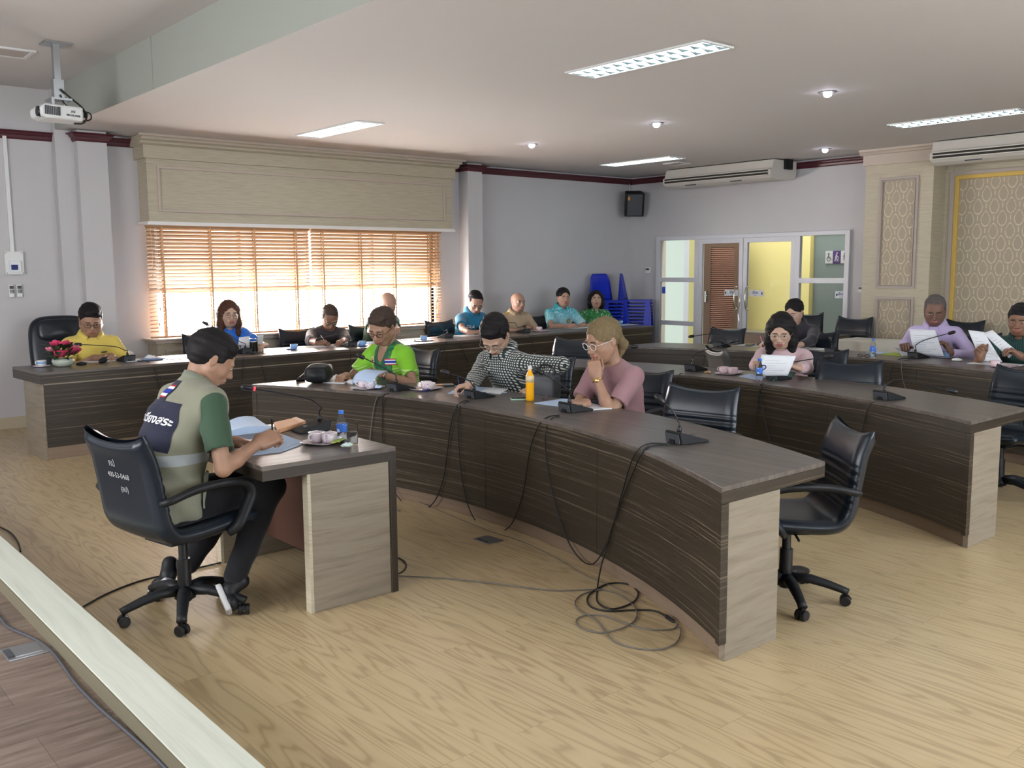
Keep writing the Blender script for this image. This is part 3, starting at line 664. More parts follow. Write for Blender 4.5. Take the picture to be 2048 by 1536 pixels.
# ================================================================== stage edge, floor boxes
struct(mesh('floor_stage', bx(XL, 0.98, YR, YW-0.0, 0.0, 0.12), M_STAGE))
kb = bx(0.98, 1.157, YR, 6.35, 0.0, 0.185)
struct(mesh('trim_stage_edge', kb, M_KERB, uv=[(p[1], p[0]) for p in kb[0]], bevel=0.003))
kb2 = bx(0.98, 1.157, 6.352, YW, 0.0, 0.185)
struct(mesh('trim_stage_edge_end', kb2, M_KERB, uv=[(p[1]+3, p[0]) for p in kb2[0]], bevel=0.003))
struct(mesh('trim_stage_riser', bx(0.974, 0.98, YR, YW, 0.12, 0.182), M_KERBS))
def floorbox(x0, x1, y0, y1, z, label):
    f_ = thing('floor_box', label, 'floor box', ((x0+x1)/2, (y0+y1)/2, z))
    mesh('plate', bx(x0, x1, y0, y1, z, z+0.006), M_STEEL, f_, bevel=0.002)
    mesh('lid', bx(x0+0.03, x1-0.02, y0+0.02, y1-0.02, z+0.006, z+0.009), M_STEEL, f_, bevel=0.001)
    mesh('latch', bx(x0+0.004, x0+0.025, y0+0.03, y1-0.03, z+0.006, z+0.010), M_GREYP, f_)
floorbox(0.80, 0.95, 4.03, 4.18, 0.12, 'silver square socket lid set in the dark stage floor')
floorbox(3.48, 3.60, 4.32, 4.47, 0.0, 'grey metal socket lid set in the oak floor by the curved desk')

# ================================================================== desks
DR, DT = 4.76, 0.76
def arcx(cx, cy, r_, y): return cx+math.sqrt(max(0.0, r_*r_-(y-cy)**2))
def arc_desk(cx, cy, y0, y1, label, joints, seams, lighter=()):
    d = thing('curved_desk', label, 'desk', (cx+DR, cy, 0), group='curved conference desks')
    def arcblock(name, r0, r1, ya, yb, z0, z1, m, n=40, uvm='top', bev=0.002):
        V, U = [], []
        for i in range(n+1):
            y = ya+(yb-ya)*i/n
            for rr in (r0, r1):
                x = arcx(cx, cy, rr, y)
                for z in (z0, z1): V.append((x, y, z)); U.append((y, x) if uvm == 'top' else (y*1.0+(x-cx-DR)*0.9, z))
        F = []
        for i in range(n):
            a, b = i*4, (i+1)*4
            F += [(a, a+1, b+1, b), (a+1, a+3, b+3, b+1), (a+3, a+2, b+2, b+3), (a+2, a, b, b+2)]
        F += [(0, 2, 3, 1), (n*4, n*4+1, n*4+3, n*4+2)]
        return mesh(name, (V, F), m, d, uv=U, bevel=bev)
    J = [y0]+list(joints)+[y1]
    for a, b in zip(J[:-1], J[1:]): arcblock('worktop', DR, DR+0.68, a+0.0015, b-0.0015, DT-0.022, DT, M_TOP)
    arcblock('worktop_edge', DR+0.0005, DR+0.679, y0+0.001, y1-0.001, DT-0.074, DT-0.0225, M_ZEB, uvm='front')
    S = [y0+0.035]+list(seams)+[y1-0.035]
    for a, b in zip(S[:-1], S[1:]): arcblock('front_panel', DR+0.004, DR+0.028, a+0.001, b-0.001, 0.09, DT-0.075, M_ZEB, uvm='front')
    for y in (y0, y1-0.034): arcblock('edge_post', DR+0.0005, DR+0.045, y, y+0.034, 0.08, DT-0.075, M_ZEB, 2, 'front')
    arcblock('plinth', DR+0.03, DR+0.36, y0+0.03, y1-0.03, 0.0, 0.09, M_KICK, uvm='front')
    arcblock('shelf', DR+0.03, DR+0.36, y0+0.03, y1-0.03, 0.38, 0.40, M_OAK, uvm='front')
    for y in [y0+0.004, y1-0.034]+[s-0.015 for s in seams]:
        x0_ = arcx(cx, cy, DR, y)
        e = bx(x0_+0.046, x0_+0.42, y, y+0.03, 0.0, DT-0.075)
        mesh('end_panel', e, M_OAK, d, uv=uvbox(e), bevel=0.002)
    return d
C1, C2, C3 = (-0.98, 4.77), (1.40, 4.80), (3.80, 4.95)
arc_desk(*C1, 2.33, 6.98, 'front curved desk with dark streaked wood, facing the small speaker table', (), (3.55, 4.72, 5.85))
arc_desk(*C2, 2.38, 7.05, 'second curved desk from the front, behind the first row of seats', (5.35,), (3.6, 4.8, 6.0))
arc_desk(*C3, 1.6, 7.45, 'third curved desk from the front, nearest the glass doors', (), (3.0, 4.2, 5.4, 6.5))
# straight desk along the window
BD0, BDA = Vector((2.17, 8.89, 0)), R(3.3)
bd = thing('window_desk', 'long straight dark desk in front of the window wall', 'desk', tuple(BD0), BDA)
BT = 0.78
def bdp(name, vf, m, uv=None, **k): return mesh(name, vf, m, bd, uv=uv, world=False, **k)
LB = 8.62
def BDX(vf): return [(p[0], p[2]) for p in vf[0]]
q = bx(0.0, LB, 0, 0.76, BT-0.022, BT); bdp('worktop', q, M_TOP, uv=[(p[0], p[1]) for p in q[0]], bevel=0.002)
q = bx(0.001, LB-0.001, 0.001, 0.759, BT-0.10, BT-0.0225); bdp('worktop_edge', q, M_ZEB, uv=BDX(q))
for a, b in zip((0.03, 1.1, 3.27, 4.6, 6.3, 7.5), (1.1, 3.27, 4.6, 6.3, 7.5, LB-0.03)):
    q = bx(a+0.002, b-0.002, 0.004, 0.03, 0.115, BT-0.112); bdp('front_panel', q, M_ZEB, uv=BDX(q))
bdp('light_strip', bx(0.03, LB-0.03, 0.0, 0.02, BT-0.112, BT-0.102), M_OAK, uv=BDX(bx(0.03, LB-0.03, 0.0, 0.02, BT-0.112, BT-0.102)))
q = bx(0.03, LB-0.03, 0.012, 0.4, 0.0, 0.112); bdp('plinth', q, M_KICK, uv=BDX(q))
for a in (0.012, 3.25, 6.3, LB-0.04):
    q = bx(a, a+0.028, 0.02, 0.50, 0, BT-0.10); bdp('end_panel', q, M_OAK, uv=[(p[1], p[2]) for p in q[0]], bevel=0.002)
def BP(s_, o_, z=BT):
    v = RZ(BDA) @ Vector((s_, o_, 0)); return (BD0.x+v.x, BD0.y+v.y, z)
# small speaker table in front
fd = thing('speaker_table', 'small dark topped table with pale oak sides where the person in the vest sits', 'table', (2.3, 4.5, 0))
q = bx(1.885, 2.615, 3.99, 5.08, 0.738, 0.76); mesh('worktop', q, M_TOP, fd, uv=[(p[0]*1.0, p[1]) for p in q[0]], bevel=0.002)
q = bx(1.886, 2.614, 3.991, 5.079, 0.69, 0.7375); mesh('worktop_edge', q, M_ZEB, fd, uv=[(p[0]+p[1], p[2]) for p in q[0]])
q = bx(2.575, 2.614, 3.991, 5.079, 0.0, 0.69); mesh('front_panel', q, M_ZEB, fd, uv=[(p[2], p[1]*1.0+p[0]) for p in q[0]])
for y in (3.995, 5.045):
    q = bx(2.13, 2.573, y, y+0.03, 0, 0.69); mesh('side_panel', q, M_OAK, fd, uv=[(p[0], p[2]) for p in q[0]], bevel=0.003)
    mesh('side_panel_return', bx(2.115, 2.13, y, y+0.05, 0, 0.69), M_CREAM, fd)
q = bx(2.40, 2.42, 4.03, 5.04, 0.12, 0.69); mesh('modesty_board', q, M_REDW, fd)
# table under ivory cloth and plain counter far behind
tc = thing('covered_table', 'table under an ivory cloth in front of the damask wall', 'table', (10.95, 5.5, 0))
mesh('tabletop', bx(10.6, 11.25, 3.9, 6.35, 0.70, 0.735), M_OAK, tc, uv=[(0, 0)]*8)
for a in (10.66, 11.19):
    for b in (3.96, 6.29): mesh('leg', bx(a-0.02, a+0.02, b-0.02, b+0.02, 0, 0.70), M_CHROME, tc)
n = 120; V = []; 
def clo(i, z, out):
    per = [(10.57, 3.87), (11.28, 3.87), (11.28, 6.38), (10.57, 6.38)]
    tot = 0; segs = []
    for k in range(4):
        a, b = per[k], per[(k+1) % 4]; L = math.dist(a, b); segs.append((a, b, L)); tot += L
    s_ = (i/n)*tot
    for a, b, L in segs:
        if s_ <= L: break
        s_ -= L
    f_ = s_/L; x, y = a[0]+(b[0]-a[0])*f_, a[1]+(b[1]-a[1])*f_
    cx_, cy_ = 10.925, 5.125; nx = (1 if b[1] != a[1] else 0)*(1 if x > cx_ else -1); ny = (1 if b[0] != a[0] else 0)*(1 if y > cy_ else -1)
    o_ = out*(0.5+0.5*math.sin(i*1.7)+0.3*math.sin(i*0.6))
    return (x+nx*o_, y+ny*o_, z)
rings_ = [(0.7385, 0.0), (0.736, 0.004), (0.6, 0.03), (0.4, 0.045), (0.2, 0.06), (0.04, 0.07)]
V = [clo(i, z, o_) for z, o_ in rings_ for i in range(n)]
F = [(r_*n+i, r_*n+(i+1) % n, (r_+1)*n+(i+1) % n, (r_+1)*n+i) for r_ in range(len(rings_)-1) for i in range(n)] + [tuple(range(n))]
tag(mesh('tablecloth', (V, F), M_CLOTH, smooth=True, sharp=50), 'ivory tablecloth draped over the table before the damask wall', 'tablecloth')
ct = thing('side_counter', 'low dark wood desk behind the third row, in front of the glass doors', 'desk', (11.2, 7.3, 0))
q = bx(10.85, 11.35, 6.5, 8.35, 0.738, 0.76); mesh('worktop', q, M_TOP, ct, uv=[(p[1], p[0]) for p in q[0]])
q = bx(10.87, 10.89, 6.52, 8.33, 0.05, 0.738); mesh('front_panel', q, M_KICK, ct, uv=[(p[1], p[2]) for p in q[0]])
for y in (6.52, 8.31): q = bx(10.89, 11.33, y, y+0.02, 0, 0.738); mesh('end_panel', q, M_KICK, ct, uv=[(p[0], p[2]) for p in q[0]])

# ================================================================== office chairs
def chair_proto(label, worn=False):
    c = thing('office_chair', label, 'office chair', (0, 0, 0), 0, 'black leather swivel chairs')
    # side profile of the one-piece shell, +x is the way the sitter faces
    prof = spline([(0.26, 0, 0.455), (0.20, 0, 0.462), (0.05, 0, 0.448), (-0.10, 0, 0.440), (-0.185, 0, 0.455), (-0.235, 0, 0.52), (-0.255, 0, 0.62), (-0.275, 0, 0.74), (-0.295, 0, 0.83), (-0.33, 0, 0.905)], 11)
    hw = lambda u: 0.245+0.018*math.sin(u*math.pi)
    nu, nv = len(prof)-1, 14
    P, T, N = frames(prof)
    def shell(side, th):
        V = []
        for i in range(nu+1):
            u = i/nu
            n2 = Vector((T[i].z, 0, -T[i].x))          # up from the seat / forward from the back
            for j in range(nv+1):
                v = j/nv*2-1
                edge = max(0.0, 1-abs(v))**0.5 if abs(v) > 0.9 else 1
                rim = min(1.0, (u)/0.04, (1-u)/0.03)
                t_ = th*min(1, edge*1.8)*max(rim, 0.25)
                conc = 0.02*v*v*(1 if side > 0 else 0.6)
                w_ = hw(u); ex = 0.0
                if u > 0.90: ex = 0.034*abs(v)**2.5*(u-0.90)/0.10
                pleat = 0.010*abs(math.sin((u-0.58)*math.pi/0.045)) if (side > 0 and 0.58 < u < 0.805) else (0.009 if side > 0 else 0)
                p = P[i] + n2*(side*t_ + conc + (pleat if side > 0 else 0)) + Vector((0, v*w_, 0)) + Vector((-0.2*ex, 0, ex))
                V.append(tuple(p))
        return V
    A, B = shell(1, 0.026), shell(-1, 0.03); m_ = (nu+1)*(nv+1)
    ix = lambda i, j, s=0: i*(nv+1)+j+s*m_
    FA = [(ix(i, j), ix(i+1, j), ix(i+1, j+1), ix(i, j+1)) for i in range(nu) for j in range(nv)]
    FB = [(ix(i, j, 1), ix(i, j+1, 1), ix(i+1, j+1, 1), ix(i+1, j, 1)) for i in range(nu) for j in range(nv)]
    rim = [(ix(i, 0), ix(i, 0, 1), ix(i+1, 0, 1), ix(i+1, 0)) for i in range(nu)]+[(ix(i, nv), ix(i+1, nv), ix(i+1, nv, 1), ix(i, nv, 1)) for i in range(nu)]
    rim += [(ix(0, j), ix(0, j+1), ix(0, j+1, 1), ix(0, j, 1)) for j in range(nv)]+[(ix(nu, j), ix(nu, j, 1), ix(nu, j+1, 1), ix(nu, j+1)) for j in range(nv)]
    k0 = next(i for i in range(nu+1) if P[i].z > 0.50 and P[i].x < -0.2)
    def cut(lo, hi):
        sel = [f for f in FA+FB+rim if lo <= min(q % m_ for q in f)//(nv+1) < hi]
        used = sorted({q for f in sel for q in f}); mp = {q: i for i, q in enumerate(used)}; VV = A+B
        return [VV[q] for q in used], [tuple(mp[q] for q in f) for f in sel]
    lm = M_LEAG if worn else M_LEA
    mesh('seat', cut(0, k0), lm, c, smooth=True)
    mesh('backrest', cut(k0, nu), lm, c, smooth=True)
    for s in (-1, 1):
        y = s*0.285
        arm = spline([(-0.245, s*0.245, 0.635), (-0.225, y, 0.65), (-0.10, y, 0.675), (0.05, y+s*0.005, 0.68), (0.16, y, 0.66), (0.195, y, 0.61), (0.17, y, 0.55), (0.12, y, 0.47), (0.09, s*0.245, 0.43)], 5)
        mesh('armrest', tube(arm, [0.016+0.006*math.sin(i/len(arm)*math.pi) for i in range(len(arm))], 8, 1.5), M_BLK2, c, smooth=True)
    mesh('underseat', jn(bx(-0.13, 0.13, -0.11, 0.11, 0.385, 0.425), tube([(0.0, 0.1, 0.405), (0.02, 0.26, 0.40)], 0.007, 6)), M_BLK2, c, bevel=0.01)
    mesh('gas_lift', lathe([(0.022, 0.39), (0.022, 0.28), (0.032, 0.28), (0.034, 0.10), (0.03, 0.07)], 14), M_BLK, c, smooth=True, sharp=40)
    hub = lathe([(0.01, 0.15), (0.045, 0.14), (0.055, 0.12), (0.05, 0.085), (0.01, 0.08)], 16)
    arms_ = []
    for k in range(5):
        a = 2*math.pi*k/5+0.3
        pts = [(math.cos(a)*d_, math.sin(a)*d_, z) for d_, z in ((0.03, 0.125), (0.12, 0.125), (0.2, 0.105), (0.27, 0.082), (0.295, 0.07))]
        arms_.append(tube(pts, [0.028, 0.026, 0.023, 0.02, 0.021], 8, 1.15))
    mesh('base', jn(hub, *arms_), M_BLK2, c, smooth=True)
    for k in range(5):
        a = 2*math.pi*k/5+0.3; x, y = math.cos(a)*0.285, math.sin(a)*0.285
        M1 = TR(x, y, 0) @ RZ(a+0.9*(k-2))
        w1 = lambda dy: tf(lathe([(0.001, -0.010), (0.024, -0.010), (0.027, -0.006), (0.027, 0.006), (0.024, 0.010), (0.001, 0.010)], 14), TR(0, dy, 0.0275) @ RX(R(90)))
        hood = prism([(-0.026, 0.03), (-0.02, 0.05), (0.0, 0.058), (0.02, 0.05), (0.03, 0.035), (0.02, 0.03)], -0.006, 0.006, 'y')
        mesh('caster', tf(jn(w1(-0.017), w1(0.017), hood, bx(-0.006, 0.006, -0.006, 0.006, 0.04, 0.075)), M1), M_BLK, c, smooth=True, sharp=35)
    return c
CH_LAB = []
chair0 = chair_proto('black leather office chair with white stencilled markings, under the person in the vest')
def chair(x, y, rz, label, z=0.0): return dup(chair0, (x, y, z), R(rz), label)
# front chair gets its stencil
chair0.location = (1.655, 4.40, 0); chair0.rotation_euler = (0, 0, R(12)); XF[chair0.name] = TR(1.655, 4.40, 0) @ RZ(R(12))
for c in kids(chair0): XF[c.name] = XF[chair0.name].copy()
def chair_at(x, y, rz, label, zt=0.90, sz=0.97):
    P = pz(x, y, zt*sz); o = chair(P[0]+0.335*math.cos(R(rz)), P[1]+0.335*math.sin(R(rz)), rz, label)
    o.scale = (1, 1, sz); return o
chair(4.00, 2.60, 140, 'empty black office chair turned askew at the near end of the front curved desk').scale = (1, 1, 0.94)
chair_at(1411, 783, 190, 'empty black office chair behind the front desk, one place in from its near end')
chair_at(1293, 748, 188, 'black office chair behind the person in the dusty pink top')
chair_at(1112, 720, 183, 'black office chair holding the person in the checked shirt')
chair_at(853, 702, 180, 'black office chair under the person in the lime green sports shirt')
chair_at(1646, 706, 188, 'black office chair behind the person in the pale pink blouse')
chair_at(1700, 730, 205, 'empty black office chair beside the pale pink blouse, its back to the third desk')
h_ = chair_at(1427, 704, 328, 'worn grey office chair turned side on between the second and third desk rows')
for c_ in kids(h_):
    if c_.name.startswith('backrest'): c_.data = c_.data.copy(); c_.data.materials[0] = M_LEAG
chair_at(1153, 682, 195, 'dark office chair in the aisle behind the head of the dusty pink top person')
chair_at(2062, 745, 172, 'black office chair at the near end of the second desk, cut by the picture edge')
chair_at(1459, 662, 182, 'empty black office chair behind the third desk in front of the glass doors')
chair_at(1640, 668, 186, 'black office chair under the person in the navy jacket')
chair(11.62, 7.45, 196, 'empty black office chair against the narrow glass pane, behind the low dark desk').scale = (1, 1, 1.06)
chair(11.30, 6.60, 180, 'empty black office chair in front of the panelled column').scale = (1, 1, 1.04)
chair(11.52, 5.28, 175, 'empty black office chair before the gold framed damask wall').scale = (1, 1, 1.04)
chair(9.95, 4.40, 185, 'black office chair under the person in the lilac shirt')
chair(9.85, 3.45, 185, 'black office chair under the person in dark green at the picture edge')
for s_, rz, lb in ((2.2, 270, 'office chair behind the person in the blue shirt'), (3.42, 270, 'black office chair under the person in the black shirt'), (4.42, 268, 'black office chair under the bald person by the blind'),
                   (5.68, 272, 'black office chair under the person in the teal polo shirt'), (6.72, 270, 'black office chair under the person in the khaki uniform'), (7.6, 270, 'black office chair under the person in the turquoise shirt'), (8.3, 270, 'black office chair under the person in the bright green shirt')):
    p = BP(s_, 1.16, 0); chair(p[0], p[1], rz, lb)
# high backed chair of the man in yellow
ex = thing('executive_chair', 'high backed black leather chair of the person in the yellow shirt', 'executive chair', (2.78, 10.28, 0), R(265))
def exm(n, vf, m, **k): return mesh(n, vf, m, ex, world=False, **k)
def cushion(w, h, d, rr, bulge):
    out = []; n = 28
    poly = []
    for k in range(n):
        a = 2*math.pi*k/n; ca, sa = math.cos(a), math.sin(a)
        e = 0.5; poly.append((math.copysign(abs(ca)**e, ca)*w/2, math.copysign(abs(sa)**e, sa)*h/2))
    V, F = [], []
    L = [(-0.5, 0.86), (-0.42, 0.97), (-0.1, 1.0), (0.2, 0.98), (0.42, 0.88), (0.5, 0.7), (0.5+bulge, 0.35)]
    for dz, s in L: V += [(x*s, y*s, dz*d) for x, y in poly]
    for i in range(len(L)-1):
        for k in range(n): F.append((i*n+k, i*n+(k+1) % n, (i+1)*n+(k+1) % n, (i+1)*n+k))
    F += [tuple(range(n))[::-1], tuple((len(L)-1)*n+k for k in range(n))]
    return V, F
exm('backrest', tf(cushion(0.62, 0.72, 0.13, 0.1, 0.2), TR(-0.27, 0, 0.85) @ RY(R(78)) @ RZ(R(90))), M_LEA, smooth=True, sub=1)
exm('headrest', tf(cushion(0.46, 0.24, 0.09, 0.1, 0.2), TR(-0.25, 0, 1.05) @ RY(R(78)) @ RZ(R(90))), M_LEA, smooth=True, sub=1)
exm('seat', tf(cushion(0.54, 0.54, 0.12, 0.1, 0.2), TR(0, 0, 0.44)), M_LEA, smooth=True, sub=1)
exm('base', jn(lathe([(0.03, 0.40), (0.03, 0.1), (0.05, 0.08)], 12), *[tube([(0.02*math.cos(a), 0.02*math.sin(a), 0.11), (0.3*math.cos(a), 0.3*math.sin(a), 0.06)], 0.022, 8) for a in [k*1.2566 for k in range(5)]]), M_BLK2, smooth=True)
for k in range(5): exm('caster', ball((0.3*math.cos(k*1.2566), 0.3*math.sin(k*1.2566), 0.028), 0.028, 8), M_BLK, smooth=True)
for s in (-1, 1): exm('armrest', tube(spline([(-0.22, s*0.27, 0.5), (-0.2, s*0.3, 0.66), (0.0, s*0.31, 0.69), (0.17, s*0.3, 0.66), (0.15, s*0.27, 0.44)], 5), 0.022, 8), M_BLK2, smooth=True)
# stacked blue plastic chairs
def plastic():
    c = thing('plastic_chair', 'blue plastic chair, lowest of the stack nearer the window wall', 'plastic chair', (0, 0, 0), 0, 'stacked blue plastic chairs')
    def back(u, v):
        y = (v-0.5)*2; z = 0.43+u*0.42; w_ = 0.20-0.02*u-0.05*max(0, (u-0.75)/0.25)**2
        return (-0.20-0.085*u+0.05*(y*y)*0.5, y*w_, z)
    mesh('backrest', sheet(back, 10, 10), M_BLUEP, c, smooth=True, solid=0.007)
    mesh('seat', sheet(lambda u, v: (-0.2+u*0.42, (v-0.5)*(0.40+0.04*u), 0.43-0.015*math.sin(u*3.1)*math.sin(v*3.1)-(0.03*max(0, u-0.92)/0.08)), 10, 10), M_BLUEP, c, smooth=True, solid=0.007)
    mesh('skirt', jn(bx(-0.215, -0.205, -0.2, 0.2, 0.405, 0.43), bx(0.212, 0.235, -0.21, 0.21, 0.395, 0.412), bx(-0.21, 0.23, -0.228, -0.208, 0.405, 0.422), bx(-0.21, 0.23, 0.208, 0.228, 0.405, 0.422)), M_BLUEP, c)
    for sx in (-1, 1):
        for sy in (-1, 1):
            mesh('leg', jn(([(sx*0.21, sy*0.21, 0.43), (sx*0.14, sy*0.212, 0.43), (sx*0.235, sy*0.245, 0.0), (sx*0.205, sy*0.247, 0.0)], [(0, 1, 3, 2)]), ([(sx*0.212, sy*0.21, 0.43), (sx*0.214, sy*0.14, 0.43), (sx*0.24, sy*0.243, 0.0), (sx*0.242, sy*0.21, 0.0)], [(0, 1, 3, 2)])), M_BLUEP, c, solid=0.006)
    return c
pl0 = plastic()
_s1 = pd(1213, 620, (11.05, 10.55)); _s2 = pd(1268, 620, (11.5, 10.25))
STK = ((_s1[0], _s1[1], 258, 14, 0.0), (_s2[0], _s2[1], 306, 14, 0.0))
ORD = 'lowest second third fourth fifth sixth seventh eighth ninth tenth eleventh twelfth thirteenth fourteenth'.split()
first = True
for si, (x, y, rz, n, z0) in enumerate(STK):
    for k in range(n):
        dz = k*0.054; dx = Vector((math.cos(R(rz)), math.sin(R(rz)), 0))*(0.004*k)
        lb = 'blue plastic chair, %s in the stack %s' % ('lowest' if k == 0 else 'topmost' if k == n-1 else ORD[k]+' up', ('nearer the window wall', 'nearer the glass doors')[si])
        if first:
            pl0.location = (x, y, 0); pl0.rotation_euler = (0, 0, R(rz)); pl0['label'] = lb; first = False
        else: dup(pl0, (x+dx.x, y+dx.y, dz), R(rz), lb)
# ================================================================== people: smooth bodies from blended volumes
def surface_net(D, o, h):
    S = D < 0
    nx, ny, nz = D.shape
    acc = np.zeros((nx-1, ny-1, nz-1, 4), dtype=np.float32)
    quads = []
    I, J, K = np.meshgrid(np.arange(nx), np.arange(ny), np.arange(nz), indexing='ij', sparse=True)
    def edge(ax):
        sl0 = [slice(None)]*3; sl1 = [slice(None)]*3
        sl0[ax] = slice(0, -1); sl1[ax] = slice(1, None)
        a, b = D[tuple(sl0)], D[tuple(sl1)]
        m = S[tuple(sl0)] != S[tuple(sl1)]
        idx = np.argwhere(m)
        if not len(idx): return
        va, vb = a[m], b[m]; t = va/(va-vb)
        P = idx.astype(np.float32); P[:, ax] += t
        u, v = [q for q in range(3) if q != ax]
        ok = (idx[:, u] > 0) & (idx[:, v] > 0) & (idx[:, u] < D.shape[u]-1) & (idx[:, v] < D.shape[v]-1)
        idx, P, va = idx[ok], P[ok], va[ok]
        cells = []
        for du, dv in ((-1, -1), (0, -1), (0, 0), (-1, 0)):
            c = idx.copy(); c[:, u] += du; c[:, v] += dv; cells.append(c)
            np.add.at(acc, (c[:, 0], c[:, 1], c[:, 2]), np.c_[P, np.ones(len(P), np.float32)])
        q = np.stack([c[:, 0]*(ny-1)*(nz-1)+c[:, 1]*(nz-1)+c[:, 2] for c in cells], 1)
        flip = (va < 0) ^ (ax == 1)
        q[~flip] = q[~flip][:, ::-1]
        quads.append(q)
    for ax in range(3): edge(ax)
    Q = np.concatenate(quads)
    cnt = acc[..., 3].ravel(); used = np.nonzero(cnt > 0)[0]
    mp = np.full(len(cnt), -1, np.int64); mp[used] = np.arange(len(used))
    V = acc.reshape(-1, 4)[used]; V = V[:, :3]/V[:, 3:]*h + np.asarray(o, np.float32)
    return V, mp[Q]
def A3(p): return np.array(tuple(p), dtype=np.float64)
def cap(a, b, ra, rb=None, k=0.02, op='+', flat=None):
    return dict(t='c', a=A3(a), b=A3(b), ra=ra, rb=ra if rb is None else rb, k=k, op=op, flat=flat)
def ell(c, r, M=None, k=0.02, op='+'):
    return dict(t='e', c=A3(c), r=np.array(r, float), M=np.eye(3) if M is None else np.array(M, float), k=k, op=op)
def rbox(c, hf, M=None, rr=0.01, k=0.01, op='+'):
    return dict(t='b', c=A3(c), r=np.array(hf, float), M=np.eye(3) if M is None else np.array(M, float), rr=rr, k=k, op=op)
def half(p, n, k=0.004):      # keep the side the normal points away from
    n = A3(n); return dict(t='h', p=A3(p), n=n/np.linalg.norm(n), k=k, op='&')
def bounds(q):
    if q['t'] == 'c':
        r_ = max(q['ra'], q['rb'])*(max(1.0, q['flat'][1]) if q['flat'] else 1); return np.minimum(q['a'], q['b'])-r_, np.maximum(q['a'], q['b'])+r_
    e = np.abs(q['M'].T) @ (q['r'] + q.get('rr', 0)) if q['t'] != 'h' else None
    return (q['c']-e, q['c']+e) if e is not None else (None, None)
def sdf_mesh(prims, h, wrinkle=None, pad=0.03):
    lo = np.min([bounds(q)[0] for q in prims if q['op'] == '+'], 0)-pad; hi = np.max([bounds(q)[1] for q in prims if q['op'] == '+'], 0)+pad
    n = np.ceil((hi-lo)/h).astype(int)+1
    ax = [lo[i]+h*np.arange(n[i]) for i in range(3)]
    D = np.full(tuple(n), 1.0, dtype=np.float32)
    for q in prims:
        if q['t'] == 'h':
            d = (ax[0][:, None, None]-q['p'][0])*q['n'][0]+(ax[1][None, :, None]-q['p'][1])*q['n'][1]+(ax[2][None, None, :]-q['p'][2])*q['n'][2]
            D = np.maximum(D, d.astype(np.float32)); continue
        a, b = bounds(q); m = q['k']*1.5+3*h
        i0 = np.clip(((a-m-lo)/h).astype(int), 0, n-1); i1 = np.clip(np.ceil((b+m-lo)/h).astype(int)+1, 1, n)
        if (i1 <= i0).any(): continue
        X = ax[0][i0[0]:i1[0]][:, None, None]; Y = ax[1][i0[1]:i1[1]][None, :, None]; Z = ax[2][i0[2]:i1[2]][None, None, :]
        if q['t'] == 'c':
            ba = q['b']-q['a']; L = ba@ba+1e-12
            PX, PY, PZ = X-q['a'][0], Y-q['a'][1], Z-q['a'][2]
            t = np.clip((PX*ba[0]+PY*ba[1]+PZ*ba[2])/L, 0, 1)
            DX, DY, DZ = PX-t*ba[0], PY-t*ba[1], PZ-t*ba[2]
            if q['flat']:
                fn, fs = A3(q['flat'][0]), q['flat'][1]          # stretch the section along fn by fs
                s_ = DX*fn[0]+DY*fn[1]+DZ*fn[2]; g = s_*(1/fs-1)
                DX, DY, DZ = DX+g*fn[0], DY+g*fn[1], DZ+g*fn[2]
            d = np.sqrt(DX*DX+DY*DY+DZ*DZ)-(q['ra']+(q['rb']-q['ra'])*t)
        else:
            M = q['M']; PX, PY, PZ = X-q['c'][0], Y-q['c'][1], Z-q['c'][2]
            LX, LY, LZ = (PX*M[i, 0]+PY*M[i, 1]+PZ*M[i, 2] for i in range(3))
            if q['t'] == 'e':
                r_ = q['r']; k0 = np.sqrt((LX/r_[0])**2+(LY/r_[1])**2+(LZ/r_[2])**2); k1 = np.sqrt((LX/r_[0]**2)**2+(LY/r_[1]**2)**2+(LZ/r_[2]**2)**2)+1e-9
                d = k0*(k0-1)/k1
            else:
                r_ = q['r']; QX, QY, QZ = np.abs(LX)-r_[0], np.abs(LY)-r_[1], np.abs(LZ)-r_[2]
                d = np.sqrt(np.maximum(QX, 0)**2+np.maximum(QY, 0)**2+np.maximum(QZ, 0)**2)+np.minimum(np.maximum(np.maximum(QX, QY), QZ), 0)-q['rr']
        d = d.astype(np.float32); sub = D[i0[0]:i1[0], i0[1]:i1[1], i0[2]:i1[2]]; k = q['k']
        if q['op'] == '+':
            hh = np.clip(0.5+0.5*(sub-d)/k, 0, 1); r2 = sub+(d-sub)*hh-k*hh*(1-hh)
        else:
            hh = np.clip(0.5-0.5*(sub+d)/k, 0, 1); r2 = sub+(-d-sub)*hh+k*hh*(1-hh)
        D[i0[0]:i1[0], i0[1]:i1[1], i0[2]:i1[2]] = r2
    if wrinkle:
        am, f1, sd = wrinkle
        X, Y, Z = ax[0][:, None, None], ax[1][None, :, None], ax[2][None, None, :]
        w1 = np.sin(f1*(Z*1.3+0.5*X)+2.1*np.sin(9*Y+sd)+2.4*np.sin(11*X+sd*2))
        w2 = np.sin(f1*0.6*(Z-0.8*Y)+3.0*np.sin(7*X+sd*3)+sd)
        D = D+(am*(0.6*w1+0.6*w2)).astype(np.float32)
    return surface_net(D, lo, h)
def axes(fwd, up):
    x = A3(fwd); x = x/np.linalg.norm(x); z = A3(up); z = z-x*(z@x); z = z/np.linalg.norm(z); y = np.cross(z, x)
    return np.array([x, y, z])            # rows: local axes in world
def skin(name, c, r_=0.5):
    m = mat(name, c, r_); 
    if m.get('_d'): return m
    m['_d'] = 1; t = NT(m)
    t.b.inputs['Subsurface Weight'].default_value = 0.08; t.b.inputs['Subsurface Scale'].default_value = 0.02
    t.b.inputs['Subsurface Radius'].default_value = (1.0, 0.35, 0.2)
    return m
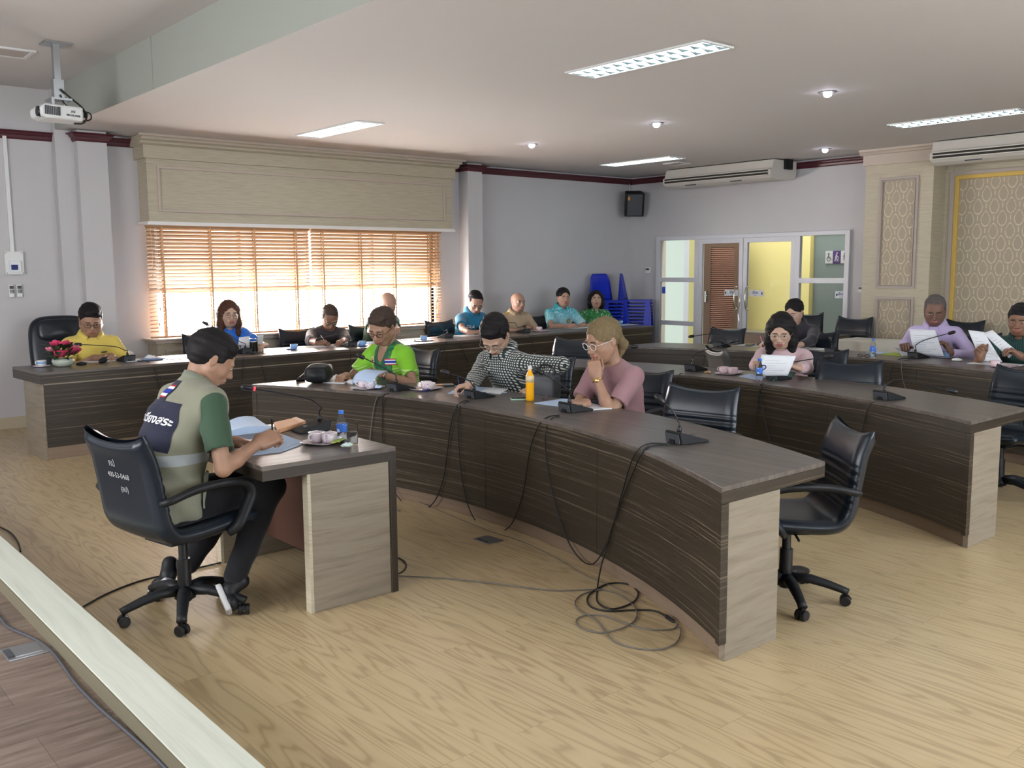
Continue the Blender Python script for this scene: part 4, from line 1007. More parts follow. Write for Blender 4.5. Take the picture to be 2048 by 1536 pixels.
def hairmat(name, c):
    m = mat(name, c, 0.6, spec=0.22)
    if m.get('_d'): return m
    m['_d'] = 1; t = NT(m)
    n1 = t.noise(t.mapped(t.co('Object'), (120, 120, 14)), 1.0, 3)
    t.color(t.mix(n1, tuple(q*0.55 for q in c), tuple(min(1, q*1.45) for q in c))); t.bump(n1, 0.5, 0.004)
    return m
M_EYEW = mat('eye_white', (0.62, 0.6, 0.58), 0.25); M_IRIS = mat('dark_iris', (0.015, 0.01, 0.008), 0.15)
M_LIP = mat('lip_skin', (0.36, 0.13, 0.11), 0.45); M_LIPR = mat('rosy_lips', (0.38, 0.12, 0.11), 0.4)
M_BROW = mat('eyebrow_hair', (0.03, 0.02, 0.015), 0.7)
M_FRAMEB = mat('black_spectacle_frame', (0.015, 0.012, 0.012), 0.3); M_FRAMEM = mat('metal_spectacle_frame', (0.55, 0.5, 0.42), 0.25, 0.8)
M_FRAMEW = mat('white_spectacle_frame', (0.75, 0.72, 0.70), 0.3)

def hand_prims(w, R3, side, curl, sc=1.0, thumb=0.3, spread=0.06):
    """w wrist, R3 rows = (fingers, thumb side, back of hand)"""
    X, Y, Z = R3; P = lambda a, b, c: w+sc*(a*X+b*Y+c*Z)
    pr = [rbox(P(0.046, 0, 0), (0.040*sc, 0.032*sc, 0.006*sc), R3, 0.009*sc, 0.012), cap(P(-0.005, 0, 0), P(0.02, 0, 0), 0.024*sc, 0.026*sc, 0.02, flat=(Y, 1.15)),
          ell(P(0.03, 0.026, -0.008), (0.03*sc, 0.016*sc, 0.014*sc), R3, 0.012), ell(P(0.035, -0.026, -0.006), (0.035*sc, 0.012*sc, 0.012*sc), R3, 0.012)]
    Ls = ((0.027, 0.045, 0.026, 0.02), (0.009, 0.050, 0.030, 0.022), (-0.010, 0.046, 0.028, 0.021), (-0.027, 0.036, 0.021, 0.018))
    for fi, (y, a, b, c) in enumerate(Ls):
        cu = curl[fi] if isinstance(curl, (list, tuple)) else curl
        d = y*spread/0.027; p = P(0.088-abs(y)*0.18, y, 0.001); th = 0.0
        for j, (L, r0, r1, kk) in enumerate(((a, 0.0088, 0.0082, 0.8), (b, 0.0082, 0.0076, 1.1), (c, 0.0076, 0.0066, 0.8))):
            th += cu*kk; dr = math.cos(th)*(X+Y*d)-math.sin(th)*Z; q = p+dr*(L*sc)
            pr.append(cap(p, q, r0*sc, r1*sc, 0.003)); p = q
    p0 = P(0.018, 0.026, -0.006); d1 = X*0.62+Y*(0.75-thumb*0.6)-Z*(0.25+thumb*0.5); d1 /= np.linalg.norm(d1)
    p1 = p0+d1*0.042*sc; d2 = X*0.88+Y*(0.35-thumb*0.7)-Z*(0.15+thumb*0.5); d2 /= np.linalg.norm(d2); p2 = p1+d2*0.032*sc; p3 = p2+d2*0.026*sc
    pr += [cap(p0, p1, 0.0135*sc, 0.0115*sc, 0.010), cap(p1, p2, 0.0105*sc, 0.0095*sc, 0.003), cap(p2, p3, 0.0095*sc, 0.0078*sc, 0.003)]
    return pr
WY = 1.06
def head_prims(c, H, s, fat=1.0, female=False):
    """c centre of the head, H rows = forward, left, up"""
    P = lambda a, b, d: c+s*(a*H[0]+b*WY*H[1]+d*H[2])
    E = lambda a, b, d, r, k=0.015, op='+': ell(P(a, b, d), [r[0]*s, r[1]*s*WY, r[2]*s], H, k*s, op)
    jw = (0.98 if female else 1.12)*fat
    pr = [E(-0.014, 0, 0.032, (0.099, 0.079, 0.088)), E(0.022, 0, -0.024, (0.067, 0.067*fat, 0.080), 0.03), E(0.048, 0, -0.084, (0.030, 0.033*jw, 0.025), 0.03)]
    for y in (-1, 1):
        pr += [cap(P(0.0, y*0.056*jw, -0.045), P(0.045, y*0.024*jw, -0.09), 0.018*s, 0.018*s, 0.035*s), E(0.052, y*0.036, -0.028, (0.028, 0.026*fat, 0.026), 0.02),
               cap(P(0.081, y*0.040, 0.026), P(0.088, y*0.012, 0.022), 0.009*s, 0.008*s, 0.014*s)]
    for y in (-1, 1): pr.append(E(0.096, y*0.031, 0.008, (0.017, 0.019, 0.013), 0.010, '-'))
    for y in (-1, 1):
        pr += [E(0.0755, y*0.031, 0.008, (0.0135, 0.0165, 0.0135), 0.006), E(0.097, y*0.013, -0.034, (0.012, 0.009, 0.008), 0.006)]
    pr += [cap(P(0.086, 0, 0.012), P(0.108, 0, -0.028), 0.0075*s, 0.012*s, 0.012*s), E(0.086, 0, -0.056, (0.014, 0.025, 0.0055), 0.006), E(0.083, 0, -0.067, (0.014, 0.021, 0.0065), 0.006),
           E(0.075, 0, -0.060, (0.02, 0.03, 0.02), 0.02), cap(P(0.092, -0.017, -0.061), P(0.092, 0.017, -0.061), 0.0022*s, 0.0022*s, 0.003*s, '-')]
    for y in (-1, 1):
        pr += [E(-0.010, y*0.079, 0.0, (0.017, 0.007, 0.030), 0.006), E(-0.008, y*0.088, 0.004, (0.009, 0.006, 0.018), 0.005, '-')]
    return pr
def blobs(name, prims_h, m, parent, wr=None):
    V, Q = [], []; n = 0
    for prims, h in prims_h:
        v, q = sdf_mesh(prims, h, wr); V.append(v); Q.append(q+n); n += len(v)
    V = np.concatenate(V); Q = np.concatenate(Q)
    inv = np.array(XF[parent.name].inverted())
    V = V @ inv[:3, :3].T + inv[:3, 3]
    me = bpy.data.meshes.new(name)
    me.vertices.add(len(V)); me.vertices.foreach_set('co', V.astype(np.float32).ravel())
    me.loops.add(len(Q)*4); me.loops.foreach_set('vertex_index', Q.astype(np.int32).ravel())
    me.polygons.add(len(Q)); me.polygons.foreach_set('loop_start', np.arange(len(Q), dtype=np.int32)*4)
    me.update(calc_edges=True); me.validate()
    me.materials.append(m)
    o = bpy.data.objects.new(name, me); COL.objects.link(o); o.parent = parent
    me.shade_smooth(); XF[o.name] = XF[parent.name].copy()
    return o
def paint_faces(o, m, fn):
    """second material on faces whose centre (scene coordinates) passes fn"""
    me = o.data; me.materials.append(m); k = len(me.materials)-1
    c = np.empty(len(me.polygons)*3, np.float32); me.polygons.foreach_get('center', c); c = c.reshape(-1, 3)
    M = np.array(XF[o.name]); c = c @ M[:3, :3].T + M[:3, 3]
    mi = np.empty(len(me.polygons), np.int32); me.polygons.foreach_get('material_index', mi)
    mi[fn(c)] = k; me.polygons.foreach_set('material_index', mi)
def ik2(a, t, l1, l2, hint):
    a, t, hint = A3(a), A3(t), A3(hint); d = t-a; L = np.linalg.norm(d)
    if L > (l1+l2)*0.985: t = a+d/L*(l1+l2)*0.985; d = t-a; L = np.linalg.norm(d)
    x = d/L; c_ = (l1*l1-l2*l2+L*L)/(2*L); hgt = math.sqrt(max(1e-6, l1*l1-c_*c_))
    hn = hint-x*(hint@x); hn /= np.linalg.norm(hn)
    return a+x*c_+hn*hgt, t
def surf_patch(o, M, vf_local, m, name, lift=0.003, reach=0.25):
    """lays flat artwork (xy of frame M) onto the cloth of o, looking back along -z of M"""
    me = o.data; X = XF[o.name]; co = [X @ v.co for v in me.vertices]
    b = BVHTree.FromPolygons(co, [tuple(p.vertices) for p in me.polygons])
    out = []; zd = Vector(M.col[2][:3]).normalized()
    for p in vf_local[0]:
        w_ = M @ Vector(p); hit = b.ray_cast(w_+zd*reach, -zd, reach*2.5)
        q = hit[0]+zd*(lift) if hit[0] is not None else w_
        out.append(tuple(q))
    return mesh(name, (out, vf_local[1]), m, o)
def gridrect(w_, h_, nx=8, ny=8, cx_=0, cy_=0):
    V = [(cx_+(i/nx-0.5)*w_, cy_+(j/ny-0.5)*h_, 0) for i in range(nx+1) for j in range(ny+1)]
    F = [(i*(ny+1)+j, (i+1)*(ny+1)+j, (i+1)*(ny+1)+j+1, i*(ny+1)+j+1) for i in range(nx) for j in range(ny)]
    return V, F
def griddisk(r_, c_=(0, 0), n=16):
    V = [(c_[0], c_[1], 0)]+[(c_[0]+r_*k*math.cos(2*math.pi*i/n), c_[1]+r_*k*math.sin(2*math.pi*i/n), 0) for k in (0.5, 1) for i in range(n)]
    F = [(0, 1+i, 1+(i+1) % n) for i in range(n)]+[(1+i, 1+n+i, 1+n+(i+1) % n, 1+(i+1) % n) for i in range(n)]
    return V, F

PEOPLE = {}
def person(label, hip, face, head, hyaw, pitch, handL, handR, skinm, shirtm, hairm=None, hair='short', roll=0.0, S=1.06, hs=1.1, fat=1.0, female=False,
           sleeve='short', collar=True, collarm=None, glasses=None, lips=None, legm=None, hipz=0.53, elbL=None, elbR=None, fine=0.0045, shd=0.17, wr=(0.003, 34, 1.0), cuff=None,
           hem=None, vneck=False, belly=1.0, hoodie=False, brows=True, feet=None, knees=None, chest=1.0, lean_sh=0.0, hcut=(0.85, -0.004), handsc=1.0):
    root = thing('person', label, 'person', (hip[0], hip[1], 0.0), R(face))
    F_ = np.array([math.cos(R(face)), math.sin(R(face)), 0]); L_ = np.array([-F_[1], F_[0], 0]); U_ = np.array([0, 0, 1.0])
    hipc = np.array([hip[0], hip[1], hipz]); hc = A3(head)
    cy_, sy_ = math.cos(R(hyaw)), math.sin(R(hyaw)); cp, sp2 = math.cos(R(pitch)), math.sin(R(pitch))
    f0 = np.array([cy_, sy_, 0]); l0 = np.array([-sy_, cy_, 0])
    hf = f0*cp-U_*sp2; hu = f0*sp2+U_*cp
    rr_, rs_ = math.cos(R(roll)), math.sin(R(roll)); hl = l0*rr_+hu*rs_; hu = hu*rr_-l0*rs_
    H = np.array([hf, hl, hu])
    nk0 = hc+hs*(-0.030*hf-0.055*hu)                       # top of the neck
    nk1 = hc+hs*(-0.045*hf*0.6-0.04*F_-0.045*hu-0.115*U_)       # base of the neck
    nk1 = nk1+lean_sh*F_
    ax_ = nk1-hipc; Ls = np.linalg.norm(ax_); ax_ = ax_/Ls; fw = F_-ax_*(F_@ax_); fw /= np.linalg.norm(fw)
    B = np.array([fw, L_, ax_]); hc2 = hipc-F_*0.02
    sp_at = lambda t: hc2+(nk1-hc2)*t-fw*0.035*math.sin(math.pi*t)*S       # gentle curve of the back
    shL, shR = nk1-ax_*0.055*S+L_*shd*S*1.03, nk1-ax_*0.055*S-L_*shd*S*1.03
    l1, l2 = 0.285*S, 0.245*S
    arms = []
    for side, (w_, hd, cu, hu_, th_), sh, eh in ((1, handL, shL, elbL), (-1, handR, shR, elbR)):
        hint = A3(eh) if eh is not None else (-U_*1.0+L_*side*0.55-F_*0.25)
        e, w2 = ik2(sh, w_, l1, l2, hint); fdir = (w2-e)/np.linalg.norm(w2-e)
        hd_ = A3(hd) if hd is not None else fdir; hd_ = hd_/np.linalg.norm(hd_)
        X = hd_; Zb = A3(hu_); Zb = Zb-X*(Zb@X); Zb /= np.linalg.norm(Zb)
        # thumb side: left hand palm down has its thumb to the right of the fingers
        Y = np.cross(Zb, X)*(-side)
        arms.append((sh, e, w2, np.array([X, Y, Zb]), cu, th_, side))
    def torso(g, k=0.05):
        f = fat
        return [ell(sp_at(0.02), ((0.125*f+g)*S, (0.172*f+g)*S, (0.11+g)*S), B, k), ell(sp_at(0.25)+fw*0.012*belly, ((0.115*f*belly+g)*S, (0.15*f*belly+g)*S, (0.13+g)*S), B, k),
                ell(sp_at(0.52)+fw*0.006, ((0.112*f+g)*S, (0.152*f+g)*S, (0.15+g)*S), B, k), ell(sp_at(0.76)+fw*(0.012*chest), ((0.108*f*chest+g)*S, (0.165+g)*S, (0.12+g)*S), B, k),
                cap(shL-L_*0.03, shR+L_*0.03, (0.056+g)*S, None, k), cap(sp_at(0.93)+L_*0.05, nk1-ax_*0.0, (0.05+g)*S, (0.05+g*0.5)*S, k), cap(sp_at(0.93)-L_*0.05, nk1-ax_*0.0, (0.05+g)*S, (0.05+g*0.5)*S, k)]
    neck = [cap(nk1-ax_*0.03, nk0, 0.062*hs*(0.84 if female else 1.0), 0.055*hs*(0.85 if female else 1.0), 0.02)]
    kn = [hipc+F_*0.40*S+L_*s*0.10-U_*0.0 for s in (1, -1)] if knees is None else [A3(q) for q in knees]
    ft = [kn[i]*[1, 1, 0]-F_*0.03+np.array([0, 0, 0.08]) for i in (0, 1)] if feet is None else [A3(q) for q in feet]
    hp_ = [hc2+L_*s*0.085*S-U_*0.01 for s in (1, -1)]
    def legs(g, k=0.03): 
        out = []
        for i in (0, 1):
            out += [cap(hp_[i], kn[i], (0.082*fat+g)*S, (0.056+g)*S, k), cap(kn[i], ft[i]+(kn[i]-ft[i])*0.12, (0.055+g)*S, (0.040+g)*S, k)]
        return out
    # body
    core = torso(0.0)+legs(0.0)+neck[:1]
    for sh, e, w2, R3, cu, th_, side in arms: core += [cap(sh, e, 0.044*S*fat**0.5, 0.036*S, 0.03)]
    parts = [(core, 0.013)]
    parts.append((head_prims(hc, H, hs, fat**0.5, female)+neck+[cap(nk1-ax_*0.02, nk1-ax_*0.04, 0.05, 0.05, 0.02)], fine))
    for sh, e, w2, R3, cu, th_, side in arms:
        mid = e+(w2-e)*0.35
        parts.append(([cap(sh+(e-sh)*0.45, e, 0.040*S, 0.034*S, 0.02), cap(e, mid, 0.034*S, 0.036*S, 0.02), cap(mid, w2, 0.034*S, 0.0245*S, 0.02)]+hand_prims(w2, R3, side, cu, 1.0*S*handsc, th_), fine*0.9))
    body = blobs('body', parts, skinm, root)
    Pm = lambda a, b, d: hc+hs*(a*H[0]+b*WY*H[1]+d*H[2])
    lp = lips or M_LIP
    def isl(c):
        q = (c-hc)@H.T/hs; return (np.abs(q[:, 1]) < 0.023-0.5*np.abs(q[:, 2]+0.061)) & (q[:, 2] > -0.0745) & (q[:, 2] < -0.050) & (q[:, 0] > 0.075)
    paint_faces(body, lp, isl)
    # eyes, brows
    for y in (-1, 1):
        c_ = Pm(0.0780, y*0.031, 0.0050)
        dn = 0.25+0.012*pitch*0
        ev = tf(ball((0, 0, 0), 1.0, 8), Matrix.Translation(c_) @ Matrix(H.T.tolist()).to_4x4() @ Matrix.Diagonal((0.0135*hs, 0.0140*hs, 0.0068*hs, 1)))
        mesh('eye', ev, M_EYEW, body, smooth=True)
        iv = tf(ball((0, 0, 0), 1.0, 6), Matrix.Translation(Pm(0.0885, y*0.031, 0.0035)) @ Matrix(H.T.tolist()).to_4x4() @ Matrix.Diagonal((0.0045*hs, 0.0068*hs, 0.0052*hs, 1)))
        mesh('iris', iv, M_IRIS, body, smooth=True)
        if brows:
            pts = [Pm(0.0955-0.30*abs(q-0.010)**1.25*0.9, y*q, 0.0285-0.05*q+1.6*(q-0.012)*(0.045-q)) for q in (0.012, 0.022, 0.034, 0.044, 0.05)]
            mesh('eyebrow', tube(pts, [0.0024*hs, 0.0036*hs, 0.0034*hs, 0.0026*hs, 0.0012*hs], 6), M_BROW, body)
    # shirt
    g = 0.014
    sp_ = torso(g, 0.05)
    for sh, e, w2, R3, cu, th_, side in arms:
        d = (e-sh)/np.linalg.norm(e-sh)
        if sleeve == 'short':
            end = sh+(e-sh)*0.66; sp_ += [cap(sh, end, (0.056+g*0.5)*S, (0.058+g*0.4)*S, 0.035)]
        elif sleeve == 'long':
            cf = e+(w2-e)*0.86; sp_ += [cap(sh, e, (0.054+g*0.5)*S, (0.046+g*0.4)*S, 0.035), cap(e, cf, (0.046+g*0.4)*S, (0.034+g*0.3)*S, 0.02)]
        elif sleeve == 'mid':
            cf = e+(w2-e)*0.25; sp_ += [cap(sh, e, (0.054+g*0.5)*S, (0.048+g*0.4)*S, 0.035), cap(e, cf, (0.048+g*0.4)*S, (0.044+g*0.3)*S, 0.02)]
        elif sleeve == 'cap':
            sp_ += [cap(sh, sh+(e-sh)*0.30, (0.058+g*0.5)*S, (0.062+g*0.4)*S, 0.03)]
    # open sleeve ends, neckline, hem
    for sh, e, w2, R3, cu, th_, side in arms:
        d = (e-sh)/np.linalg.norm(e-sh)
        if sleeve == 'short': q = sh+(e-sh)*0.66; sp_ += [ell(q+d*0.085*S, (0.10*S, 0.10*S, 0.085*S), axes(np.cross(d, [0.3, 0.5, 0.8]), d), 0.003, '-')]
        if sleeve == 'cap': q = sh+(e-sh)*0.30; sp_ += [ell(q+d*0.075*S, (0.10*S, 0.10*S, 0.07*S), axes(np.cross(d, [0.3, 0.5, 0.8]), d), 0.003, '-')]
    nn_ = ax_*0.87+fw*0.49; sp_ += [ell(nk1+ax_*0.026*S+nn_*0.075*S, (0.088*hs, 0.10*hs, 0.075*S), axes(np.cross(L_, nn_), nn_), 0.006, '-'), half(hc-hu*0.09*hs, hu, 0.01)] if pitch < 20 else [ell(nk1+ax_*0.026*S+nn_*0.075*S, (0.088*hs, 0.10*hs, 0.075*S), axes(np.cross(L_, nn_), nn_), 0.006, '-')]
    if vneck: sp_ += [ell(nk1+fw*0.075*S-ax_*0.02, (0.07*S, 0.05*S, 0.085*S), B, 0.006, '-')]
    hz = hem if hem is not None else hipz-0.12
    sp_ += [half((0, 0, hz), (0, 0, -1))]
    shirt = blobs('shirt' if sleeve != 'vest' else 'undershirt', [(sp_, 0.0095)], shirtm, root, wr)
    cm = collarm or shirtm
    if collar:
        # folded collar ring round the neck, open at the throat
        V, Fq = [], []; n = 26; op = 0.42
        cc = nk1+ax_*0.030*S; r0 = 0.066*hs
        nf = ax_*0.90+fw*0.42; nf /= np.linalg.norm(nf); cb = np.array([np.cross(L_, nf), L_, nf]); cb[0] /= np.linalg.norm(cb[0])
        for i in range(n+1):
            a = op+(2*math.pi-2*op)*i/n; ca, sa = math.cos(a), math.sin(a)
            endf = min(1.0, min(i, n-i)/4.0)
            for (rr2, zz) in ((1.02, 0.030), (1.12, 0.044), (1.38, 0.018), (1.62, -0.022-(1-endf)*0.030)):
                V.append(tuple(cc+S*0+cb[0]*(ca*r0*rr2*1.02)+L_*(sa*r0*rr2)+nf*zz*S))
        for i in range(n):
            for k in range(3): Fq.append((i*4+k, (i+1)*4+k, (i+1)*4+k+1, i*4+k+1))
        mesh('collar', (V, Fq), cm, shirt, smooth=True, solid=0.004)
        # placket with buttons
        P0 = cc+cb[0]*r0*1.25-nf*0.02
    # trousers
    if legm is not None:
        tr_ = legs(0.014)+[ell(sp_at(0.0), ((0.14*fat)*S, (0.19*fat)*S, 0.12*S), B, 0.04)]+[half((0, 0, hipz+0.09), (0, 0, 1))]
        blobs('trousers', [(tr_, 0.012)], legm, root, (0.003, 30, 2.0))
    # hair
    if hair == 'short' or hair == 'buzz' or hair == 'crop':
        tk = {'short': 0.006, 'buzz': 0.0005, 'crop': 0.0}[hair]
        hp2 = [ell(Pm(-0.030, 0, 0.044), [(0.104+tk)*hs, (0.0865+tk*0.8)*hs, (0.090+tk)*hs], H, 0.01), ell(Pm(-0.058, 0, 0.0), [(0.058+tk*0.7)*hs, (0.068+tk*0.7)*hs, (0.062)*hs], H, 0.04)]
        if hair == 'short': hp2 += [ell(Pm(0.03, 0.014, 0.098), (0.045*hs, 0.05*hs, 0.026*hs), H, 0.03), ell(Pm(0.035, -0.03, 0.088), (0.035*hs, 0.03*hs, 0.024*hs), H, 0.02)]
        for y in (-1, 1): hp2 += [ell(Pm(0.012, y*0.068, 0.03), (0.024*hs, 0.0105*hs, 0.045*hs), H, 0.015)]
        sl_, of_ = hcut
        hp2 += [half(Pm(0, 0, of_), H[0]*sl_-H[2])]
        hp2 += [ell(Pm(0.130, 0, 0.004), (0.070*hs, 0.070*hs, 0.070*hs), H, 0.010, '-')]
        for y in (-1, 1): hp2 += [ell(Pm(-0.005, y*0.088, -0.008), (0.018*hs, 0.02*hs, 0.03*hs), H, 0.004, '-')]
        blobs('hair', [(hp2, 0.005)], hairm, body, (0.0022, 120, 2.0))
    elif hair in ('long', 'bob', 'tail', 'lob', 'bun'):
        hp2 = [ell(Pm(-0.022, 0, 0.038), (0.108*hs, 0.092*hs, 0.097*hs), H, 0.02)]
        dn = {'long': 0.20, 'lob': 0.15, 'bob': 0.09, 'tail': 0.02, 'bun': 0.02}[hair]
        carve = [ell(Pm(0.128, 0, -0.022), (0.092*hs, 0.066*hs, 0.112*hs), H, 0.01, '-')]
        if hair in ('long', 'lob', 'bob'):
            for y in (-1, 1):
                hp2 += [cap(Pm(0.005, y*0.066, 0.04), Pm(0.005, y*0.074, -0.03)-U_*dn*0.35, 0.028*hs, 0.032*hs, 0.05), cap(Pm(0.005, y*0.074, -0.03)-U_*dn*0.35, Pm(-0.005, y*0.078, -0.03)-U_*dn, 0.032*hs, 0.022*hs, 0.05), cap(Pm(-0.04, y*0.07, 0.0), Pm(-0.04, y*0.07, -0.03)-U_*dn*0.95, 0.036*hs, 0.026*hs, 0.05),
                        cap(Pm(-0.07, y*0.04, 0.0), Pm(-0.075, y*0.045, -0.03)-U_*dn*0.95, 0.045*hs, 0.034*hs, 0.04)]
        else:
            hp2 += [half(Pm(0, 0, -0.012), H[0]*0.55-H[2])]
            for y in (-1, 1): hp2 += [ell(Pm(0.0, y*0.088, -0.012), (0.022*hs, 0.02*hs, 0.034*hs), H, 0.004, '-')]
            if hair == 'tail':
                b0 = Pm(-0.11, 0, -0.02); hp2 += [ell(b0, (0.03*hs, 0.03*hs, 0.03*hs), H, 0.02), cap(b0, b0-H[0]*0.035-U_*0.06, 0.026*hs, 0.034*hs, 0.02), cap(b0-H[0]*0.035-U_*0.06, b0-H[0]*0.01-U_*0.14, 0.034*hs, 0.012*hs, 0.02)]
            else:
                hp2 += [ell(Pm(-0.12, 0, 0.02), (0.04*hs, 0.045*hs, 0.04*hs), H, 0.02)]
        blobs('hair', [(hp2+carve, 0.0055)], hairm, body, (0.0022, 120, 1.0))
    if glasses:
        gm = glasses[0]; rx_, rz_ = glasses[1]; gz = 0.002
        P_ = []
        for y in (-1, 1):
            P_.append(tube([Pm(0.104-0.2*abs(y*0.033+rx_*math.cos(a)*1.0)**1.5*1.2, y*0.033+rx_*math.cos(a), gz+rz_*math.sin(a)*(1 if math.sin(a) > 0 else 1.05)) for a in [2*math.pi*k/20 for k in range(20)]], 0.0019*hs, 6, closed=True))
            P_.append(tube([Pm(0.098, y*(0.034+rx_), gz+0.008), Pm(0.09, y*0.074, gz+0.01), Pm(0.0, y*0.087, 0.012)], 0.0017*hs, 5))
        P_.append(tube([Pm(0.105, -0.033+rx_, gz+0.004), Pm(0.110, 0, gz+0.008), Pm(0.105, 0.033-rx_, gz+0.004)], 0.0018*hs, 5))
        mesh('spectacles', jn(*P_), gm, body, smooth=True)
    info = dict(root=root, body=body, shirt=shirt, H=H, hc=hc, hs=hs, B=B, nk1=nk1, sp=sp_at, fw=fw, ax=ax_, L=L_, F=F_, arms=arms, S=S, Pm=Pm, hipc=hipc, torso=torso)
    return info
def on_chest(I, up, side, w_=0):
    """frame on the front of the shirt: up metres below the neck base, side metres to the wearer's left"""
    o = I['nk1']-I['ax']*up+I['L']*side+I['fw']*0.02
    return face_frame(o, tuple(I['L']), tuple(I['ax']))
def back_frame(I, dn, side=0):
    o = I['nk1']-I['ax']*dn+I['L']*side-I['fw']*0.05
    return face_frame(o, tuple(-I['L']), tuple(I['ax']))
def shoe(name, heel, toe, m, parent, up=(0, 0, 1)):
    h_, t_ = A3(heel), A3(toe); X3 = axes(t_-h_, up); L = np.linalg.norm(t_-h_)
    P = lambda a, b, c: h_+a*L*X3[0]+b*X3[1]+c*X3[2]
    pr = [ell(P(0.2, 0, 0.045), (L*0.26, 0.036, 0.05), X3, 0.03), ell(P(0.7, 0, 0.03), (L*0.34, 0.042, 0.034), X3, 0.03), cap(P(0.16, 0, 0.06), P(0.10, 0, 0.11), 0.038, 0.040, 0.02), half(P(0, 0, 0.012), -X3[2])]
    o = blobs(name, [(pr, 0.006)], m, parent)
    sole = blobs('sole', [([rbox(P(0.48, 0, 0.004), (L*0.5, 0.034, 0.006), X3, 0.008)], 0.006)], mat('white_shoe_sole', (0.5, 0.5, 0.5), 0.6), o)
    return o
# ================================================================== the people
SK_A = skin('tan_skin', (0.36, 0.205, 0.135)); SK_B = skin('light_skin', (0.52, 0.335, 0.245)); SK_C = skin('brown_skin', (0.24, 0.125, 0.078)); SK_D = skin('dark_skin', (0.19, 0.10, 0.07)); SK_P = skin('pink_tan_skin', (0.41, 0.245, 0.18))
HR_K = hairmat('black_hair', (0.012, 0.010, 0.011)); HR_B = hairmat('brown_hair', (0.075, 0.032, 0.02)); HR_BL = hairmat('ash_blonde_hair', (0.17, 0.125, 0.065)); HR_G = hairmat('grey_stubble_hair', (0.10, 0.085, 0.08)); HR_R = hairmat('greying_brown_hair', (0.06, 0.04, 0.032))
def cloth(name, c, r_=0.8, fn=None, nb=0.15):
    m = mat(name, c, r_, sheen=0.15)
    t = NT(m); h = t.noise(t.co('Object'), 420, 2); h2 = t.noise(t.co('Object'), 16, 3)
    t.bump(t.math('ADD', t.math('MULTIPLY', h, 0.25), h2), nb*2.2, 0.008)
    if fn: fn(t)
    return m
C_YEL = cloth('yellow_polo_cloth', (0.72, 0.56, 0.12)); C_BLU = cloth('royal_blue_cloth', (0.02, 0.15, 0.62)); C_BLK = cloth('faded_black_cloth', (0.035, 0.027, 0.03))
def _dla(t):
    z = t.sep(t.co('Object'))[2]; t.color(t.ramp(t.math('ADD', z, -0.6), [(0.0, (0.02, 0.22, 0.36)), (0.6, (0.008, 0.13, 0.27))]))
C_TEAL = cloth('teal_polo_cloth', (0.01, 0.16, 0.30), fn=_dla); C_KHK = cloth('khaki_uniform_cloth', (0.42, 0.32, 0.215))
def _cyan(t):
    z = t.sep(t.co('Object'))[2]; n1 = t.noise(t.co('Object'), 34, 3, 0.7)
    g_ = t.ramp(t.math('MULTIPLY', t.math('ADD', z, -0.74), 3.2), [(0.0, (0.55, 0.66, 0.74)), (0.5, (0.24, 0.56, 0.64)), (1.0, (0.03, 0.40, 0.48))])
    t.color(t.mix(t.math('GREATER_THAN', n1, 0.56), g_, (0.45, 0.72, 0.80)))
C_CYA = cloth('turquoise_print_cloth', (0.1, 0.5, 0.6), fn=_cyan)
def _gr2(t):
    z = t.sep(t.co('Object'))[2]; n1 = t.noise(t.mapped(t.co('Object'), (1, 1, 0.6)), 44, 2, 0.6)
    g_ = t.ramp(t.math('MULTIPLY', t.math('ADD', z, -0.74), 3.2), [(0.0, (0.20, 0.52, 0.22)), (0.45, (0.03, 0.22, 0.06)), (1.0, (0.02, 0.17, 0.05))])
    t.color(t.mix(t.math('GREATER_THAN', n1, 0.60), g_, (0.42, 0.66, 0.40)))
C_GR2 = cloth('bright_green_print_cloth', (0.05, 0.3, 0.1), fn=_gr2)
def _lime(t):
    s_ = t.sep(t.co('Object')); n1 = t.noise(t.co('Object'), 22, 3, 0.6)
    side = t.math('ABSOLUTE', s_[1])
    mid = t.math('LESS_THAN', t.math('ADD', side, t.math('MULTIPLY', n1, 0.03)), 0.115)
    front = t.math('GREATER_THAN', s_[0], 0.02)
    m_ = t.math('MULTIPLY', mid, front)
    dk = t.mix(t.math('GREATER_THAN', n1, 0.52), (0.012, 0.10, 0.045), (0.03, 0.20, 0.05))
    low = t.math('MULTIPLY', t.math('LESS_THAN', s_[2], 0.86), t.math('GREATER_THAN', t.math('SINE', t.math('MULTIPLY', t.math('ADD', s_[2], t.math('MULTIPLY', s_[0], 0.4)), 260)), 0.2))
    base = t.mix(t.math('MULTIPLY', low, 0.75), (0.20, 0.52, 0.018), (0.50, 0.75, 0.28))
    t.color(t.mix(m_, base, dk))
C_LIM = cloth('lime_sports_cloth', (0.2, 0.5, 0.02), 0.55, fn=_lime)
def _chk(t):
    s_ = t.sep(t.co('Object')); n1 = t.noise(t.co('Object'), 5, 2)
    def ln(v, f, wd): return t.math('GREATER_THAN', t.math('SINE', t.math('MULTIPLY', t.math('ADD', v, t.math('MULTIPLY', n1, 0.03)), f)), wd)
    a = ln(t.math('ADD', s_[1], t.math('MULTIPLY', s_[0], 0.5)), 330, 0.12); b = ln(t.math('ADD', s_[2], t.math('MULTIPLY', s_[0], -0.25)), 330, 0.12)
    t.color(t.mix(t.math('MAXIMUM', a, b), (0.66, 0.67, 0.62), (0.022, 0.035, 0.038)))
C_CHK = cloth('black_white_check_cloth', (0.5, 0.5, 0.5), fn=_chk)
C_MAU = cloth('dusty_pink_knit', (0.30, 0.165, 0.18)); C_PNK = cloth('pale_pink_blouse_cloth', (0.60, 0.42, 0.45)); C_NVY = cloth('dark_navy_jacket_cloth', (0.022, 0.02, 0.032))
